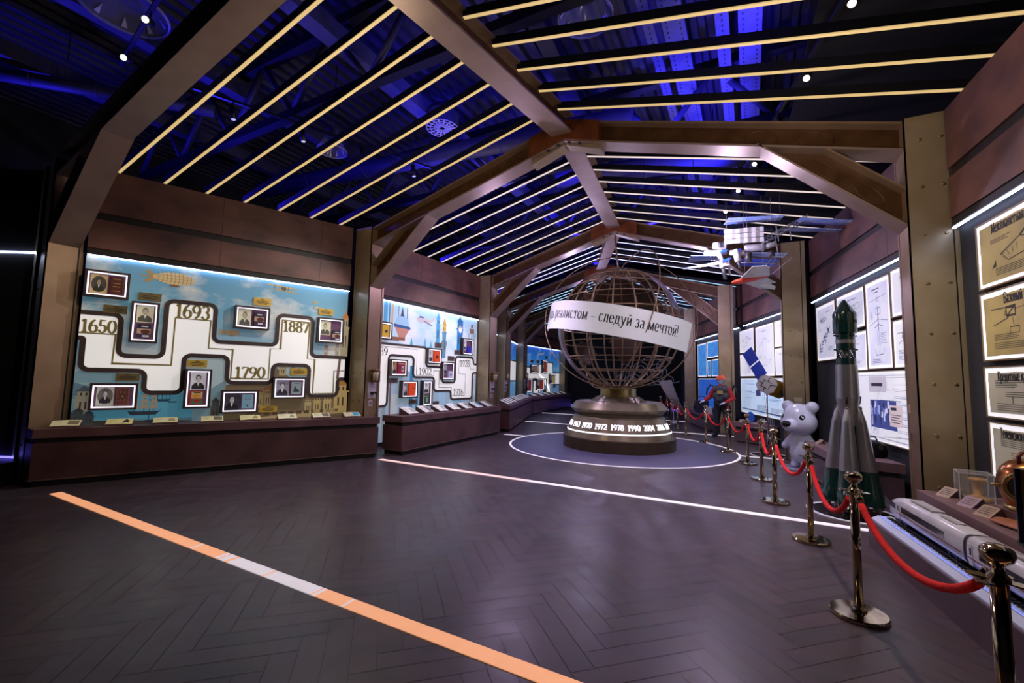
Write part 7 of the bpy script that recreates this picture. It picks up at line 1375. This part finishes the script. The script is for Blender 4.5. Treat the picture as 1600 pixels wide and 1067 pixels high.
# round glass high bay lamps and a ring fan guard
def highbay(x, y, z, r, label, lit=False):
    t = thing('glass_lamp', label, 'glass lamp', (x, y, z), 0, 'round glass lamps under the roof'); mb = MB(); mb.lathe([(.05,.5),(.12,.46),(.14,.3)], 20); mb.build('lamp_housing', 'duct', t); mb = MB(); mb.lathe([(.14,.3),(r*.7,.18),(r,0)], 36, caps=False, sharp=False); mb.build('glass_shade', 'glass_shade', t)
    mb = MB(); mb.lathe([(r*1.01,-.01),(r*1.01,.012),(r*.96,.012),(r*.96,-.01)], 36, caps=False); mb.build('rim', 'iss_grey', t)
    for k in range(18): 
        if k % 2: continue
        a = 2*PI*k/18; mb = MB(); mb.ext([(r*.9*math.cos(a-.08),r*.9*math.sin(a-.08),.03),(r*.9*math.cos(a+.08),r*.9*math.sin(a+.08),.03),(r*.72*math.cos(a),r*.72*math.sin(a),.15)], (0,0,.004)); mb.build('glass_facet', 'iss_white', t)
    mb = MB(); mb.cyl((0,0,.5),(0,0,8.2-z),.01,None,6); mb.build('rod', 'steel_dark', t)
highbay(-8.1, 2.55, 7.0, .55, 'round glass lamp at the top left corner'); highbay(-5.2, 9.4, 6.6, .38, 'round glass lamp above the second bay, left of the ridge'); highbay(-2.0, 5.7, 6.9, .4, 'round glass lamp just right of the ridge'); highbay(-7.6, 5.9, 6.3, .3, 'round glass lamp over the left wall top')
t = thing('fan_guard', 'round white grille of a ceiling diffuser above the left slats', 'ceiling diffuser', (-5.75, 7.2, 7.0)); mb = MB(); r = .34
for q in (.25,.5,.75,1): mb.tube([(r*q*math.cos(2*PI*k/32), r*q*math.sin(2*PI*k/32), 0) for k in range(32)], .012, 6, True)
for k in range(16): a = 2*PI*k/16; mb.beam((.05*math.cos(a),.05*math.sin(a),0),(r*math.cos(a),r*math.sin(a),0),.035,.008)
mb.build('grille', 'iss_white', t); mb = MB(); mb.lathe([(r*1.04,0),(r*1.04,.3),(.2,.5)], 32, caps=False); mb.build('hood', 'duct', t)
# white line drawing on the black end wall
def wall_drawing():
    t = thing('line_drawing', 'white line drawing of gears and curves on the black end wall', 'wall drawing', (-5.0, 26.05, 1.2)); P = lambda x, z: (x+5.0, z-1.2); mb = MB(); y = -.004
    def rg(x, z, rx, rz, a0=0, a1=360, w=.035): ribbon(mb, [P(x+rx*math.cos(R(a0+(a1-a0)*k/30)), z+rz*math.sin(R(a0+(a1-a0)*k/30))) for k in range(31)], w, y-.006, y)
    rg(-5.6,2.3,.42,.42); rg(-5.6,2.3,.2,.2); rg(-4.7,2.1,.55,.5); rg(-4.7,2.1,.32,.28); rg(-4.3,2.5,.4,.34,20,250); rg(-6.5,2.0,.4,.6,-40,120); rg(-5.2,1.65,.9,.26,180,380); rg(-4.4,1.7,.6,.3,200,420); rg(-6.2,1.6,.35,.3); rg(-5.0,2.75,.5,.25,0,200); rg(-3.9,1.75,.5,.2,150,330)
    for i in range(6): ribbon(mb, [P(-6.9+i*.16,1.6), P(-6.7+i*.16,2.3)], .025, y-.006, y)
    ribbon(mb, [P(-7.0,1.6), P(-6.0,1.6), P(-6.0,2.3), P(-7.0,2.3), P(-7.0,1.6)], .03, y-.006, y); mb.build('drawn_lines', 'drawing_white', t)
wall_drawing()
# black panels over the right wall hide the deck there
mb = MB(); mb.ext([(1.1,2.0,6.35),(.8,7.0,6.35),(.62,11.5,6.35),(-.4,16.0,6.35),(7.9,16.0,6.35),(7.9,2.0,6.35)], (0,0,.04)); tag(mb.build('ceiling_panel', 'curtain'), 'black ceiling panel above the right wall, beyond the row of spotlights', 'ceiling panel')
